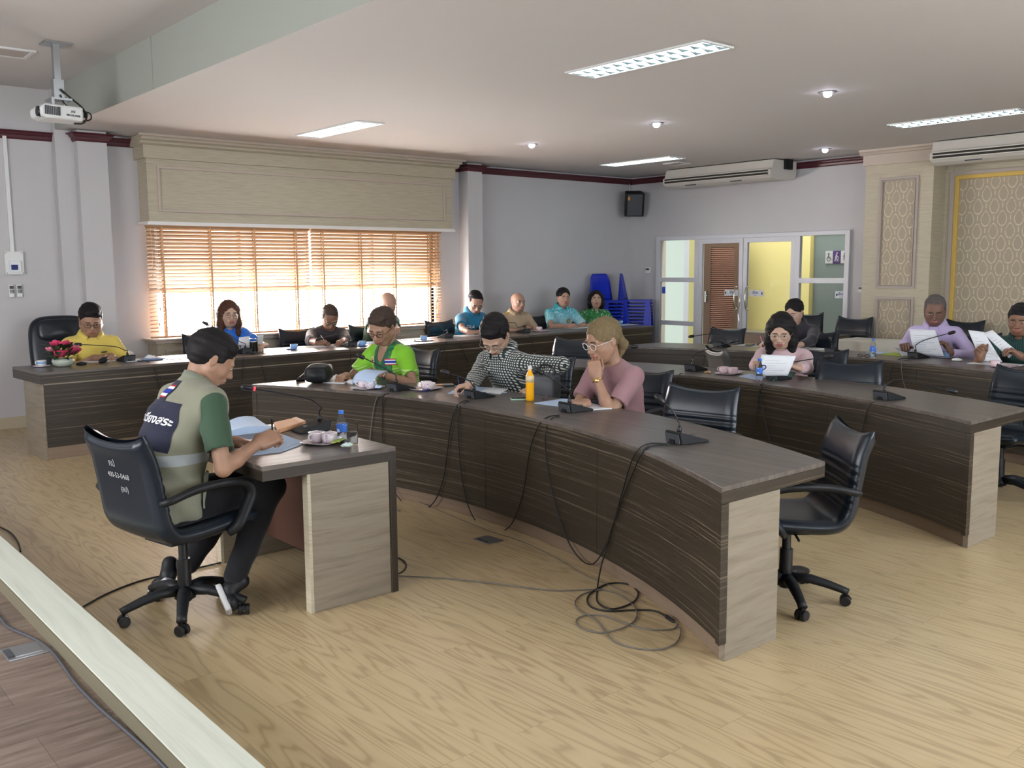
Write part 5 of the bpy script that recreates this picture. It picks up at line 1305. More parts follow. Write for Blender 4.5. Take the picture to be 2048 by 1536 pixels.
C_LIL = cloth('lilac_shirt_cloth', (0.56, 0.47, 0.74)); C_DGR = cloth('dark_green_striped_cloth', (0.01, 0.05, 0.045), fn=lambda t: t.color(t.mix(t.math('GREATER_THAN', t.math('SINE', t.math('MULTIPLY', t.sep(t.co('Object'))[1], 330)), 0.3), (0.008, 0.035, 0.035), (0.02, 0.085, 0.075))))
C_OLV = cloth('olive_green_polo_cloth', (0.035, 0.075, 0.042)); C_TRK = cloth('black_trouser_cloth', (0.004, 0.004, 0.006), 0.95); C_FGR = cloth('forest_green_cloth', (0.035, 0.085, 0.06))
def _vest(t):
    z = t.sep(t.co('Object'))[2]
    band = t.math('MULTIPLY', t.math('GREATER_THAN', z, 0.765), t.math('LESS_THAN', z, 0.815))
    t.color(t.mix(band, (0.225, 0.225, 0.165), (0.34, 0.37, 0.38)))
C_VST = cloth('khaki_grey_vest_cloth', (0.24, 0.25, 0.19), fn=_vest)
C_VSTC = cloth('vest_collar_cloth', (0.215, 0.235, 0.175))
M_NAVY = cloth('navy_panel_cloth', (0.006, 0.008, 0.03)); M_WTX = mat('white_print', (0.8, 0.8, 0.85), 0.6); M_GOLDE = mat('gold_embroidery', (0.55, 0.38, 0.10), 0.5)
M_FR = mat('flag_red', (0.42, 0.02, 0.04), 0.6); M_FB = mat('flag_blue', (0.02, 0.04, 0.35), 0.6); M_FW = mat('flag_white', (0.75, 0.75, 0.78), 0.6); M_WATCH = mat('gold_watch', (0.75, 0.5, 0.2), 0.25, 0.9)
def V_(x, y, z=0): return np.array([x, y, z], float)
def flag(I, M, w_, h_):
    ys = [(-2.5, 1, M_FR), (-1.5, 1, M_FW), (0, 2, M_FB), (1.5, 1, M_FW), (2.5, 1, M_FR)]
    for c_, n_, m_ in ys: surf_patch(I, M, gridrect(w_, h_*n_/6, 6, 3, 0, c_*h_/6), m_, 'flag_stripe', 0.006)
def lie(hip, head, face, d): return (head[0]-math.cos(R(face))*d, head[1]-math.sin(R(face))*d)
DN = (0, 0, 1)
def hd(p, d, curl=0.5, back=DN, th=0.3): return (A3(p), d, curl, back, th)
# 1 --- man in the vest at the speaker table
HP = pd(426, 720, (1.84, 4.42)); hipm = (1.60, 4.42)
toeR = pz(457, 1224, 0.03); ankR = pd(405, 1130, (1.70, 4.24)); toeL = pz(352, 1135, 0.05)
wr_ = pz(517, 886, 0.83); wl_ = pz(470, 884, 0.795)
P1 = person('person in a khaki grey vest over a green polo, writing at the small speaker table', hipm, 4, HP, -16, 34,
            hd(wl_, (0.75, -0.55, -0.1), 0.55, (0.1, 0.1, 1)), hd(wr_, (0.62, -0.02, 0.18), [0.75, 0.95, 1.1, 1.2], (-0.25, -0.55, 0.6), 0.5),
            SK_A, C_OLV, HR_K, 'short', S=1.06, hs=1.04, legm=C_TRK, hipz=0.56, elbR=(-0.35, -0.5, -0.9), elbL=(-0.3, 0.6, -0.9), collar=False,
            feet=[(1.72, 4.62, 0.13), (1.83, 4.27, 0.13)], knees=[(2.06, 4.62, 0.55), (2.10, 4.36, 0.57)], fine=0.004, shd=0.178, hcut=(0.7, -0.012))
tv = P1['torso'](0.030, 0.05)
S_ = P1['S']
for sh, e, w2, R3, cu, th_, side in P1['arms']:
    o_ = sh+P1['L']*side*0.075-P1['ax']*0.03
    tv.append(ell(o_, (0.105, 0.062, 0.155), P1['B'], 0.004, '-'))
nn_ = P1['ax']*0.87+P1['fw']*0.49
tv += [ell(P1['sp'](0.0), (0.165*S_, 0.215*S_, 0.13*S_), P1['B'], 0.05), ell(P1['nk1']+P1['ax']*0.02+nn_*0.08, (0.095, 0.105, 0.08), axes(np.cross(P1['L'], nn_), nn_), 0.006, '-'), half((0, 0, 0.50), (0, 0, -1))]
vest = blobs('vest', [(tv, 0.008)], C_VST, P1['root'], (0.0070, 30, 0.7))
# stand collar of the vest
V, Fq = [], []; n = 26
for i in range(n+1):
    a = 0.5+(2*math.pi-1.0)*i/n
    for rr2, zz in ((1.0, 0.058), (1.06, 0.062), (1.2, 0.02), (1.45, -0.02)):
        V.append(tuple(P1['nk1']+P1['ax']*(zz+0.005)+P1['fw']*(math.cos(a)*0.068*rr2)-P1['ax']*(0.25*math.cos(a)*0.07)+P1['L']*(math.sin(a)*0.068*rr2)))
for i in range(n):
    for k in range(3): Fq.append((i*4+k, (i+1)*4+k, (i+1)*4+k+1, i*4+k+1))
mesh('collar', (V, Fq), C_VSTC, vest, smooth=True, solid=0.006)
M = back_frame(P1, 0.195); surf_patch(vest, M, gridrect(0.30, 0.235, 16, 14), M_NAVY, 'back_panel', 0.004)
M = back_frame(P1, 0.172); surf_patch(vest, M, text_mesh('ทต.เวียงสระ', 0.056, 0.0014), M_WTX, 'lettering', 0.007)
M = back_frame(P1, 0.03, 0.0) ; surf_patch(vest, M, gridrect(0.075, 0.12, 6, 10), M_NAVY, 'back_strap', 0.004)
M = back_frame(P1, 0.03, 0.0)
for c_, h_, m_ in ((-0.024, 0.006, M_FR), (-0.0155, 0.011, M_FW), (0.0, 0.02, M_FB), (0.0155, 0.011, M_FW), (0.024, 0.006, M_FR)): surf_patch(vest, M, gridrect(0.06, h_*1.25, 6, 2, 0, c_*1.25), m_, 'flag_stripe', 0.0065)
_o = P1['sp'](0.18)-P1['L']*0.10+P1['fw']*0.11
surf_patch(vest, face_frame(_o, tuple(P1['fw']*0.8+P1['L']*0.6), tuple(P1['ax'])), gridrect(0.13, 0.15, 8, 8), C_VSTC, 'pocket', 0.012)
surf_patch(vest, face_frame(_o+P1['ax']*0.07, tuple(P1['fw']*0.8+P1['L']*0.6), tuple(P1['ax'])), gridrect(0.14, 0.045, 8, 4), C_VSTC, 'pocket_flap', 0.019)
shoe('shoe', (1.78, 4.30, 0.125), tuple(toeR), M_BLK2, P1['root'], (0.6, 0.3, 0.7)); shoe('shoe', (1.67, 4.62, 0.10), (1.62, 4.72, 0.03), M_BLK2, P1['root'], (0.3, 0.6, 0.7))
# 2 --- front curved desk
def head_at(x, y, P, dz=0): q = pd(x, y, P); q[2] += dz; return q
H_ = head_at(763, 655, (4.18, 6.56))
P2 = person('person in a lime green sports shirt and black spectacles, turning a page', lie(None, H_, 188, 0.16), 188, H_, 207, 30,
            hd(pz(762, 748, 0.83), (-0.75, 0.45, 0.25), 0.7, (0.2, -0.3, 0.9)), hd(pz(693, 752, 0.80), (-0.8, -0.5, 0.0), 0.8, (0, 0, 1)),
            SK_A, C_LIM, HR_R, 'short', S=1.10, hs=1.16, fat=1.12, glasses=(M_FRAMEB, (0.024, 0.014)), collar=False, vneck=True, legm=C_TRK, elbL=(0.35, -0.75, -0.6), elbR=(0.2, 0.8, -0.5), roll=-4)
M = on_chest(P2, 0.10, 0.115); flag(P2['shirt'], M, 0.10, 0.055)
M = on_chest(P2, 0.10, -0.105); surf_patch(P2['shirt'], M, griddisk(0.034), M_FW, 'emblem', 0.006); surf_patch(P2['shirt'], M, griddisk(0.027), M_GOLDE, 'emblem', 0.0085); surf_patch(P2['shirt'], M, gridrect(0.036, 0.012, 4, 2), M_INK, 'emblem', 0.0105)
H_ = head_at(990, 672, (4.44, 5.44))
P3 = person('person in a black and white checked shirt, head bowed over papers', lie(None, H_, 186, 0.24), 186, H_, 208, 50,
            hd(pz(1068, 778, 0.78), (-0.8, -0.2, -0.3), 0.6, (0, -0.5, 0.8)), hd(pz(932, 781, 0.80), (-0.9, 0.1, -0.1), [0.7, 0.9, 1.1, 1.2], (0.1, 0.5, 0.8), 0.5),
            SK_B, C_CHK, HR_K, 'short', S=1.10, hs=1.16, female=True, sleeve='long', legm=C_TRK, elbL=(0.5, -0.9, 0.25), elbR=(0.2, 0.7, -0.6), glasses=(M_FRAMEM, (0.022, 0.016)), hcut=(0.5, -0.02))
H_ = head_at(1206, 682, (4.50, 4.33))
P4 = person('person in a dusty pink top with blonde ponytail, hand raised to the chin', lie(None, H_, 178, 0.16), 178, H_, 172, 18,
            hd(pd(1192, 752, (4.36, 4.28)), (-0.12, 0.10, 1.0), [1.2, 1.5, 1.6, 1.6], (-0.75, -0.55, 0.1), 0.6), hd(pz(1172, 806, 0.79), (-0.8, 0.5, 0), 0.8, (0, 0, 1)),
            SK_A, C_MAU, HR_BL, 'tail', S=1.06, hs=1.16, female=True, collar=False, legm=C_TRK, elbL=(-0.3, -0.3, -1.0), elbR=(0.1, 0.7, -0.6), glasses=(M_FRAMEW, (0.023, 0.019)), lips=M_LIPR)
mesh('lanyard', tube(spline([P4['nk1']+P4['fw']*0.05-P4['L']*0.065+P4['ax']*0.02, P4['nk1']+P4['fw']*0.115-P4['L']*0.05-P4['ax']*0.05, P4['nk1']+P4['fw']*0.165-P4['ax']*0.17, P4['nk1']+P4['fw']*0.185-P4['ax']*0.27], 6), 0.005, 6), M_INKB, P4['root'])
def watch(I, idx, m, f=0.90):
    sh, e, w2, R3, cu, th_, side = I['arms'][idx]; d = (w2-e)/np.linalg.norm(w2-e); c_ = e+(w2-e)*f
    a = np.cross(d, R3[2]); a /= np.linalg.norm(a); b = np.cross(a, d)
    rr = 0.031*I['S']
    mesh('wristwatch', jn(tube([tuple(c_+a*rr*1.05*math.cos(q)+b*rr*0.95*math.sin(q)) for q in [k*math.pi/8 for k in range(16)]], 0.0045, 6, 2.0, closed=True), tf(lathe([(0.001, 0.006), (0.014, 0.006), (0.016, 0.0), (0.014, -0.003)], 12), face_frame(c_+R3[2]*rr, tuple(d), tuple(np.cross(R3[2], d))))), m, I['body'], smooth=True)
watch(P4, 0, M_WATCH); watch(P2, 0, M_CHROME); watch(P3, 0, M_BLK)
# 3 --- second curved desk
H_ = head_at(1562, 662, (6.93, 4.64))
P5 = person('person in a pale pink blouse with black shoulder length hair, reading a held sheet', lie(None, H_, 192, 0.14), 192, H_, 208, 24,
            hd(pz(1592, 745, 0.84), (-0.6, 0.6, 0.3), 0.8, (0.5, -0.5, 0.5)), hd(pz(1508, 748, 0.83), (-0.7, -0.5, 0.3), 0.8, (0.3, 0.3, 0.8)),
            SK_B, C_PNK, HR_K, 'lob', S=1.08, hs=1.18, female=True, sleeve='long', collar=False, legm=C_TRK, elbL=(0.2, -0.8, -0.7), elbR=(0.1, 0.8, -0.7), glasses=(M_FRAMEM, (0.023, 0.019)), lips=M_LIPR)
# 4 --- third curved desk
H_ = head_at(1588, 624, (9.27, 6.03))
P6 = person('person in a dark navy jacket and pale spectacles, leaning over the third desk', lie(None, H_, 196, 0.26), 196, H_, 188, 22,
            hd(pz(1598, 694, 0.80), (-0.5, 0.8, 0), 0.7, (0, 0, 1)), hd(pz(1536, 688, 0.80), (-0.9, 0.2, 0), [0.6, 0.8, 1.0, 1.1], (0.1, 0.5, 0.8), 0.5),
            SK_B, C_NVY, HR_K, 'tail', S=1.10, hs=1.10, female=True, sleeve='long', legm=C_TRK, elbL=(0.4, -0.8, -0.3), elbR=(0.2, 0.8, -0.5), glasses=(M_FRAMEW, (0.024, 0.014)), lips=M_LIPR)
M = on_chest(P6, 0.16, 0.09); surf_patch(P6['shirt'], M, griddisk(0.035), M_FW, 'badge', 0.006); surf_patch(P6['shirt'], M, griddisk(0.024), M_PINKL, 'badge', 0.008)
H_ = head_at(1870, 622, (9.37, 4.44))
P7 = person('person in a lilac long sleeved shirt with cropped grey hair, holding a sheet', lie(None, H_, 196, 0.10), 196, H_, 205, 22,
            hd(pd(1902, 706, (9.12, 4.25)), (-0.25, 0.35, 0.9), 0.9, (0.3, -0.8, 0.2)), hd(pz(1808, 706, 0.82), (-0.7, -0.2, 0.4), 0.7, (0, 0.3, 1)),
            SK_D, C_LIL, HR_G, 'buzz', S=1.12, hs=1.16, sleeve='long', legm=C_TRK, elbL=(0.1, -0.9, -0.7), elbR=(0.3, 0.8, -0.5))
H_ = head_at(2040, 641, (9.20, 3.57))
P8 = person('person in a dark green striped shirt at the picture edge, holding two sheets up', lie(None, H_, 186, 0.16), 186, H_, 190, 12,
            hd(pd(2042, 712, (8.95, 3.35)), (-0.5, 0.5, 0.5), 0.9, (0.2, -0.4, 0.8)), hd(pd(1962, 716, (8.80, 3.82)), (-0.4, 0.1, 0.8), 1.0, (0.2, 0.8, 0.3)),
            SK_C, C_DGR, HR_K, 'short', S=1.12, hs=1.14, legm=C_TRK, elbR=(0.2, 0.7, -0.7), elbL=(0.2, -0.8, -0.6))
# 5 --- window desk
def wp(s_, o_): q = BP(s_, o_); return (q[0], q[1])
def row(x, y, off, label, face, yaw, pitch, L, Rr, sk, sh, hr, style, lean=0.14, **kw):
    a = BDA; nrm = np.array([-math.sin(a), math.cos(a)]); d = ray(x, y); t_ = (off+nrm@np.array([BD0.x, BD0.y]))/(nrm@d[:2]); Hc = CC+d*t_
    return person(label, lie(None, Hc, face, lean), face, Hc, yaw, pitch, L, Rr, sk, sh, hr, style, legm=C_TRK, **kw)
bz = lambda x, y, z=0.81: pz(x, y, z)
P9 = row(182, 641, 0.98, 'person in a yellow polo shirt and spectacles, in the high backed chair', 262, 258, 24, hd(bz(222, 712), (-0.8, -0.5, 0), 0.4, (0, 0, 1)), hd(bz(188, 716), (0.75, -0.45, 0.1), 0.5, (0, -0.2, 1)),
         SK_A, C_YEL, HR_K, 'short', S=1.20, hs=1.24, fat=1.12, glasses=(M_FRAMEB, (0.023, 0.013)), elbL=(0.9, 0.4, -0.6), elbR=(-0.9, 0.4, -0.6))
M = on_chest(P9, 0.13, 0.10); surf_patch(P9['shirt'], M, gridrect(0.06, 0.012, 6, 2), M_INK, 'embroidery', 0.006)
P10 = row(458, 628, 0.98, 'person in a royal blue shirt with long brown hair, before the bright blind', 262, 261, 8, hd(bz(546, 699), (-0.75, -0.6, 0.05), 0.7, (0.0, 0, 1)), hd(bz(478, 706), (0.3, -0.9, 0.2), 0.7, (0, 0, 1)),
          SK_B, C_BLU, HR_B, 'long', S=1.08, hs=1.16, female=True, sleeve='mid', lips=M_LIPR, glasses=(M_FRAMEM, (0.021, 0.018)))
P11 = row(660, 636, 0.92, 'person in a black long sleeved shirt bent over writing, before the blind', 262, 250, 42, hd(bz(684, 688), (-0.6, -0.6, 0), 0.8, (0, 0, 1)), hd(bz(640, 692), (0.8, -0.4, 0), [0.7, 0.9, 1.1, 1.1], (0, -0.3, 1), 0.5),
          SK_C, C_BLK, HR_R, 'crop', S=1.14, hs=1.14, sleeve='mid', lean=0.24, collar=False, glasses=(M_FRAMEM, (0.022, 0.014)), elbL=(0.9, 0.3, -0.3), elbR=(-0.9, 0.3, -0.3))
P12 = row(776, 608, 1.06, 'bald person in a forest green shirt, half hidden behind the lime shirt', 284, 262, 30, hd(bz(800, 690), (-0.4, -0.8, 0), 0.7, (0, 0, 1)), hd(bz(752, 688), (0.7, -0.5, 0), 0.6, (0, 0, 1)),
          SK_P, C_FGR, HR_G, 'none', S=1.16, hs=1.18, fat=1.08, glasses=(M_FRAMEM, (0.021, 0.014)), lean=0.24, brows=False)
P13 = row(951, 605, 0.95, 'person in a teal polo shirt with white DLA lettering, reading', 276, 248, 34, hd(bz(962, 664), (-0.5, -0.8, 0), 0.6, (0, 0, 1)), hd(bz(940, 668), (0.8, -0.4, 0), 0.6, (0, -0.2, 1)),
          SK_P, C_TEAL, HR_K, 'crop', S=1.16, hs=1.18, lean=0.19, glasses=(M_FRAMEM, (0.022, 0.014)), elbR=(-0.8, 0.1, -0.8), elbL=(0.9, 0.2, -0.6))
M = on_chest(P13, 0.15, -0.095); surf_patch(P13['shirt'], M, text_mesh('DLA', 0.06, 0.002), M_WTX, 'lettering', 0.007)
M = on_chest(P13, 0.13, 0.075); surf_patch(P13['shirt'], M, griddisk(0.034), M_GOLDE, 'emblem', 0.006); surf_patch(P13['shirt'], M, griddisk(0.022), M_FB, 'emblem', 0.008)
P14 = row(1036, 605, 0.98, 'bald person in a khaki uniform with gold shoulder boards', 258, 262, 4, hd(bz(1060, 654), (-0.7, -0.5, 0), 0.7, (0, 0, 1)), hd(bz(1018, 660), (0.8, -0.4, 0), 0.6, (0, 0, 1)),
          SK_P, C_KHK, HR_G, 'none', S=1.18, hs=1.12, sleeve='long', elbR=(-0.9, 0.2, -0.6), elbL=(0.9, 0.2, -0.6))
for s in (-1, 1):
    o_ = P14['nk1']-P14['ax']*0.02+P14['L']*s*0.12*P14['S']
    surf_patch(P14['shirt'], face_frame(o_+P14['ax']*0.05, tuple(P14['L']), tuple(-P14['fw'])), gridrect(0.10, 0.045, 6, 4), M_GOLDE, 'shoulder_board', 0.008)
M = on_chest(P14, 0.15, 0.09); surf_patch(P14['shirt'], M, gridrect(0.07, 0.018, 6, 2), M_INK, 'name_tag', 0.006)
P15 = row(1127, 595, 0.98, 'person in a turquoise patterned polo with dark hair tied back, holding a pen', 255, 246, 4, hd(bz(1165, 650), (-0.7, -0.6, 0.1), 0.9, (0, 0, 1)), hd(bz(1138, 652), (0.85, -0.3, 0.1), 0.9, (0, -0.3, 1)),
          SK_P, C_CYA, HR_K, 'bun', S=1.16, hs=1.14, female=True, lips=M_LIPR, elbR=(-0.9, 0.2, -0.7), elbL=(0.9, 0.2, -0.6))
M = on_chest(P15, 0.16, 0.075); surf_patch(P15['shirt'], M, griddisk(0.034), M_INK, 'emblem', 0.006); surf_patch(P15['shirt'], M, griddisk(0.026), M_GOLDE, 'emblem', 0.008)
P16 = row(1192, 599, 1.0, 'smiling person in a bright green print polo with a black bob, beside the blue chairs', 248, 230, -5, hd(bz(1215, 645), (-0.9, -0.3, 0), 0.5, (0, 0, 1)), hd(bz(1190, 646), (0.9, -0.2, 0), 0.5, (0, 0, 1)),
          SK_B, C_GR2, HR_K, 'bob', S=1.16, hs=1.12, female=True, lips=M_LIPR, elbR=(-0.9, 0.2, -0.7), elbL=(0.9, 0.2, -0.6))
# ================================================================== microphones, cables, table things
def on_arc(x, y, C_, r_):
    d = ray(x, y); cx, cy = C_; a = d[0]**2+d[1]**2; b = -2*(d[0]*cx+d[1]*cy); c = cx*cx+cy*cy-r_*r_
    return CC+d*((-b+math.sqrt(max(0, b*b-4*a*c)))/(2*a))
def on_front(x, y, off=-0.012):
    nrm = np.array([-math.sin(BDA), math.cos(BDA)]); d = ray(x, y); return CC+d*((off+nrm@np.array([BD0.x, BD0.y]))/(nrm@d[:2]))
def mic(x, y, z, rz, tip, via, label, lit=False, sc=1.0):
    """rz: heading of the low end of the wedge, towards the seat"""
    P = pz(x, y, z); m_ = thing('conference_microphone', label, 'microphone', (P[0], P[1], z), R(rz), 'gooseneck conference microphones')
    wdg = prism([(-0.075, 0.0), (-0.088, 0.058), (-0.078, 0.064), (0.10, 0.012), (0.10, 0.0)], -0.062, 0.062, 'y')
    mesh('base', wdg, M_BLK2, m_, world=False, bevel=0.004)
    mesh('button', bx(0.03, 0.055, -0.012, 0.012, 0.024, 0.034), M_GREYP, m_, world=False, bevel=0.002)
    mesh('rear_plate', tf(bx(-0.001, 0.001, -0.054, 0.054, 0.006, 0.052), TR(-0.0815, 0, 0) @ RY(R(-12.6))), M_GREYP, m_, world=False)
    mesh('socket', bx(-0.092, -0.076, -0.018, 0.018, 0.004, 0.022), M_BLK, m_, world=False)
    b0 = XF[m_.name] @ Vector((-0.045, 0, 0.055)); base = A3(b0)
    mesh('collar', lathe([(0.011, 0), (0.013, 0.012), (0.010, 0.03), (0.006, 0.034)], 12, (-0.045, 0, 0.054)), M_BLK, m_, world=False, smooth=True)
    T = pd(tip[0], tip[1], P); V2 = [pd(a, b, P) for a, b in via]
    pts = spline([base, base+[0, 0, 0.05]]+V2+[T], 6); pts = [A3(q) for q in pts]
    mesh('gooseneck', tube(pts, 0.0042, 8), M_BLK, m_, smooth=True)
    d = pts[-1]-pts[-3]; d /= np.linalg.norm(d)
    mesh('head', tube([T-d*0.005, T, T+d*0.004, T+d*0.045, T+d*0.060, T+d*0.065], [0.007, 0.0145, 0.0165, 0.0165, 0.012, 0.003], 12), M_BLK, m_, smooth=True)
    if lit: mesh('light_ring', tube([T-d*0.016, T-d*0.006], 0.0115, 12), M_RED, m_, smooth=True)
    return m_
mic(625, 862, 0.76, 178, (505, 777), [(641, 812), (608, 795)], 'black gooseneck microphone with a lit red ring on the small speaker table', lit=True)
mic(802, 780, DT, 5, (728, 716), [(789, 748), (762, 733)], 'gooseneck microphone before the person in the lime shirt')
mic(958, 795, DT, 0, (898, 747), [(946, 772), (936, 760)], 'gooseneck microphone before the person in the checked shirt')
mic(1150, 822, DT, -5, (1086, 747), [(1142, 784), (1120, 768)], 'gooseneck microphone before the person in the dusty pink top')
mic(1372, 884, DT, -12, (1328, 806), [(1356, 842), (1345, 822)], 'gooseneck microphone at the empty near end of the front curved desk')
mic(1391, 741, DT, 5, (1462, 684), [(1381, 722), (1395, 706)], 'gooseneck microphone by the pink cups on the second desk')
mic(1556, 759, DT, 0, (1650, 714), [(1553, 736), (1572, 727)], 'gooseneck microphone before the person in the pale pink blouse')
mic(1777, 798, DT, -10, (1895, 780), [(1770, 772), (1792, 760), (1840, 768)], 'gooseneck microphone at the empty near end of the second desk, bent low')
mic(1218, 740, DT, 8, (1262, 693), [(1222, 715), (1238, 694)], 'gooseneck microphone at the far end of the second desk, half hidden by the blonde head')
mic(1443, 694, DT, 5, (1388, 672), [(1452, 680), (1440, 669), (1420, 668)], 'gooseneck microphone on the third desk in front of the brown shutter')
mic(1668, 707, DT, 0, (1662, 684), [(1664, 698)], 'gooseneck microphone before the person in the navy jacket')
mic(1836, 716, DT, -8, (1897, 667), [(1832, 690), (1850, 680)], 'gooseneck microphone before the person in the lilac shirt')
mic(252, 722, BT, 95, (163, 689), [(248, 700), (228, 693)], 'gooseneck microphone before the person in the yellow polo')
mic(487, 707, BT, 93, (416, 649), [(481, 684), (455, 667)], 'gooseneck microphone before the person in the royal blue shirt')
mic(698, 693, BT, 93, (642, 677), [(694, 676), (680, 668)], 'gooseneck microphone before the person in the black shirt')
mic(891, 676, BT, 93, (866, 652), [(888, 662), (880, 653)], 'gooseneck microphone on the window desk before the person in teal')
mic(1046, 666, BT, 93, (1016, 645), [(1036, 655), (1030, 646)], 'gooseneck microphone before the person in the khaki uniform')
def cable(P, r_, m, label, group='microphone cables', k=7):
    o = mesh('microphone_cable', tube(spline(P, k), r_, 6), m, smooth=True); return tag(o, label, 'cable', group)
def A1(*q): return [on_arc(x, y, C1, DR-0.012) for x, y in q]
def FL(*q): return [pz(x, y, 0.006) for x, y in q]
def TP(C_, *q): return [pz(x, y, DT+0.006) for x, y in q]
cable(TP(C1, (775, 786), (762, 788))+A1((752, 800), (744, 840), (739, 900), (744, 950))+FL((760, 1000), (800, 1022)), 0.004, M_CABLG, 'grey cable dropping from the lime shirt microphone behind the small table')
cable(TP(C1, (778, 787), (768, 791))+A1((765, 806), (765, 880), (778, 960), (805, 1004), (838, 1020), (868, 1004), (888, 950), (900, 860), (912, 815))+TP(C1, (925, 803), (936, 801)), 0.004, M_CABLE, 'black cable looping between the first two microphones of the front desk')
cable(TP(C1, (940, 803), (930, 806))+A1((917, 822), (917, 880), (928, 980), (950, 1040), (985, 1064), (1020, 1052), (1045, 990), (1060, 900), (1078, 850))+TP(C1, (1096, 834), (1118, 830)), 0.004, M_CABLE, 'black cable looping in the middle of the front curved desk')
cable(TP(C1, (1118, 832), (1104, 837))+A1((1092, 860), (1092, 910), (1108, 1000), (1140, 1090), (1180, 1129), (1212, 1090), (1240, 1000), (1262, 925), (1278, 898))+TP(C1, (1300, 887), (1338, 888)), 0.004, M_CABLE, 'black cable looping between the last two microphones of the front desk')
cable(TP(C1, (1338, 890), (1302, 892))+A1((1284, 906), (1266, 945), (1240, 1010), (1216, 1085))+[on_arc(1203, 1130, C1, DR-0.06)]+FL((1195, 1175), (1196, 1205), (1225, 1218), (1265, 1205), (1276, 1185), (1255, 1168), (1215, 1168), (1178, 1190), (1180, 1212), (1215, 1222), (1270, 1220), (1310, 1222), (1338, 1236)), 0.0045, M_CABLE, 'black cable coiling on the oak floor in front of the curved desk')
tag(mesh('cable_connector', tube(FL((1330, 1230), (1334, 1234), (1346, 1242), (1350, 1245)), [0.006, 0.011, 0.011, 0.005], 8), M_BLK), 'black plug joining two cables on the floor coil', 'connector')
cable(FL((1350, 1245), (1361, 1262), (1352, 1286), (1318, 1299), (1270, 1296), (1228, 1282), (1210, 1262), (1190, 1238), (1160, 1222), (1150, 1205), (1166, 1188), (1205, 1180), (1240, 1190), (1270, 1215), (1270, 1240), (1240, 1258), (1200, 1265), (1165, 1257), (1152, 1242), (1170, 1231), (1210, 1232), (1250, 1246), (1300, 1259), (1345, 1258), (1356, 1248)), 0.0035, M_CABLG, 'grey cable coiled in wide loops on the floor by the desk end')
cable(FL((1205, 1178), (1120, 1181), (1060, 1176), (980, 1166), (880, 1156), (800, 1152), (762, 1150)), 0.0035, M_CABLG, 'thin grey cable crossing the floor from the small table to the coil')
cable(FL((770, 1119), (790, 1114), (808, 1122), (812, 1134), (800, 1146), (775, 1151), (760, 1152)), 0.0045, M_CABLE, 'short black cable loop on the floor behind the small table')
cable(FL((167, 1213), (215, 1187), (280, 1162), (350, 1146), (430, 1128), (520, 1105), (600, 1085)), 0.005, M_CABLE, 'black cable running under the swivel chair to the stage edge', k=6)
cable([pz(0, 1054, 0.01), pz(22, 1066, 0.01), pz(36, 1085, 0.012), pz(41, 1103, 0.01)], 0.005, M_CABLE, 'short black cable at the picture edge beside the stage')
cable([pz(x, y, 0.126) for x, y in ((-20, 1210), (2, 1238), (20, 1256), (75, 1281), (110, 1310), (150, 1365), (195, 1412), (250, 1460), (300, 1505), (340, 1545))], 0.006, mat('dark_grey_cable', (0.07, 0.075, 0.09), 0.5), 'thick grey cable lying along the dark stage floor')
cable(FL((700, 958), (760, 975), (830, 1000), (900, 1030), (980, 1062), (1050, 1085), (1120, 1120), (1170, 1150), (1230, 1175), (1290, 1205)), 0.0022, M_CABLG, 'very thin grey wire following the plinth of the front curved desk')
# second and third desks
def A2(*q): return [on_arc(x, y, C2, DR-0.01) for x, y in q]
def A3_(*q): return [on_arc(x, y, C3, DR-0.01) for x, y in q]
cable(TP(C2, (1528, 768), (1524, 771))+A2((1519, 790), (1508, 850), (1498, 900)), 0.004, M_CABLE, 'black cable crossing down the second desk front before the pale pink blouse')
cable(TP(C2, (1526, 767), (1521, 770))+A2((1519, 785), (1528, 830), (1542, 895)), 0.004, M_CABLE, 'second black cable of the crossed pair on the second desk front')
cable(TP(C2, (1752, 803), (1742, 808))+A2((1733, 825), (1724, 860), (1719, 900)), 0.004, M_CABLE, 'black cable dropping from the low bent microphone on the second desk')
cable(TP(C2, (1366, 747), (1360, 748))+A2((1354, 760), (1346, 800), (1340, 850)), 0.004, M_CABLE, 'black cable dropping between the chairs from the second desk')
cable(TP(C3, (1820, 717), (1800, 718))+A3_((1785, 732), (1778, 770), (1772, 800)), 0.004, M_CABLE, 'black cable dropping from the lilac shirt microphone')
cable(TP(C3, (1815, 719), (1806, 721))+A3_((1803, 735), (1806, 760), (1818, 800)), 0.003, M_CABLG, 'grey brown cable dropping beside the black one on the third desk')
cable(TP(C3, (1448, 698), (1450, 699))+A3_((1456, 715), (1460, 745)), 0.004, M_CABLE, 'black cable dropping from the third desk beside the turned chair')
# window desk
def TW(*q): return [pz(x, y, BT+0.006) for x, y in q]
def AW(*q): return [on_front(x, y) for x, y in q]
cable(TW((275, 722), (296, 723))+AW((310, 738), (316, 765), (324, 800)), 0.005, M_CABLE, 'black cable dropping from the yellow polo microphone')
cable(TW((487, 713),)+AW((487, 722), (486, 760), (472, 810), (452, 860)), 0.004, M_CABLE, 'black cable falling under the royal blue shirt microphone')
cable(TW((500, 708), (512, 709))+AW((522, 728), (532, 760), (545, 795)), 0.004, M_CABLE, 'black cable slanting away from the royal blue shirt microphone')
cable(TW((700, 700),)+AW((702, 708), (698, 735), (688, 765)), 0.004, M_CABLE, 'black cable falling under the black shirt microphone')
cable(TW((893, 683),)+AW((892, 690), (888, 705), (876, 725)), 0.004, M_CABLE, 'black cable falling under the teal shirt microphone')
cable(TW((903, 677), (913, 680))+AW((922, 692), (932, 715), (942, 740)), 0.004, M_CABLE, 'black cable slanting from the teal shirt microphone')
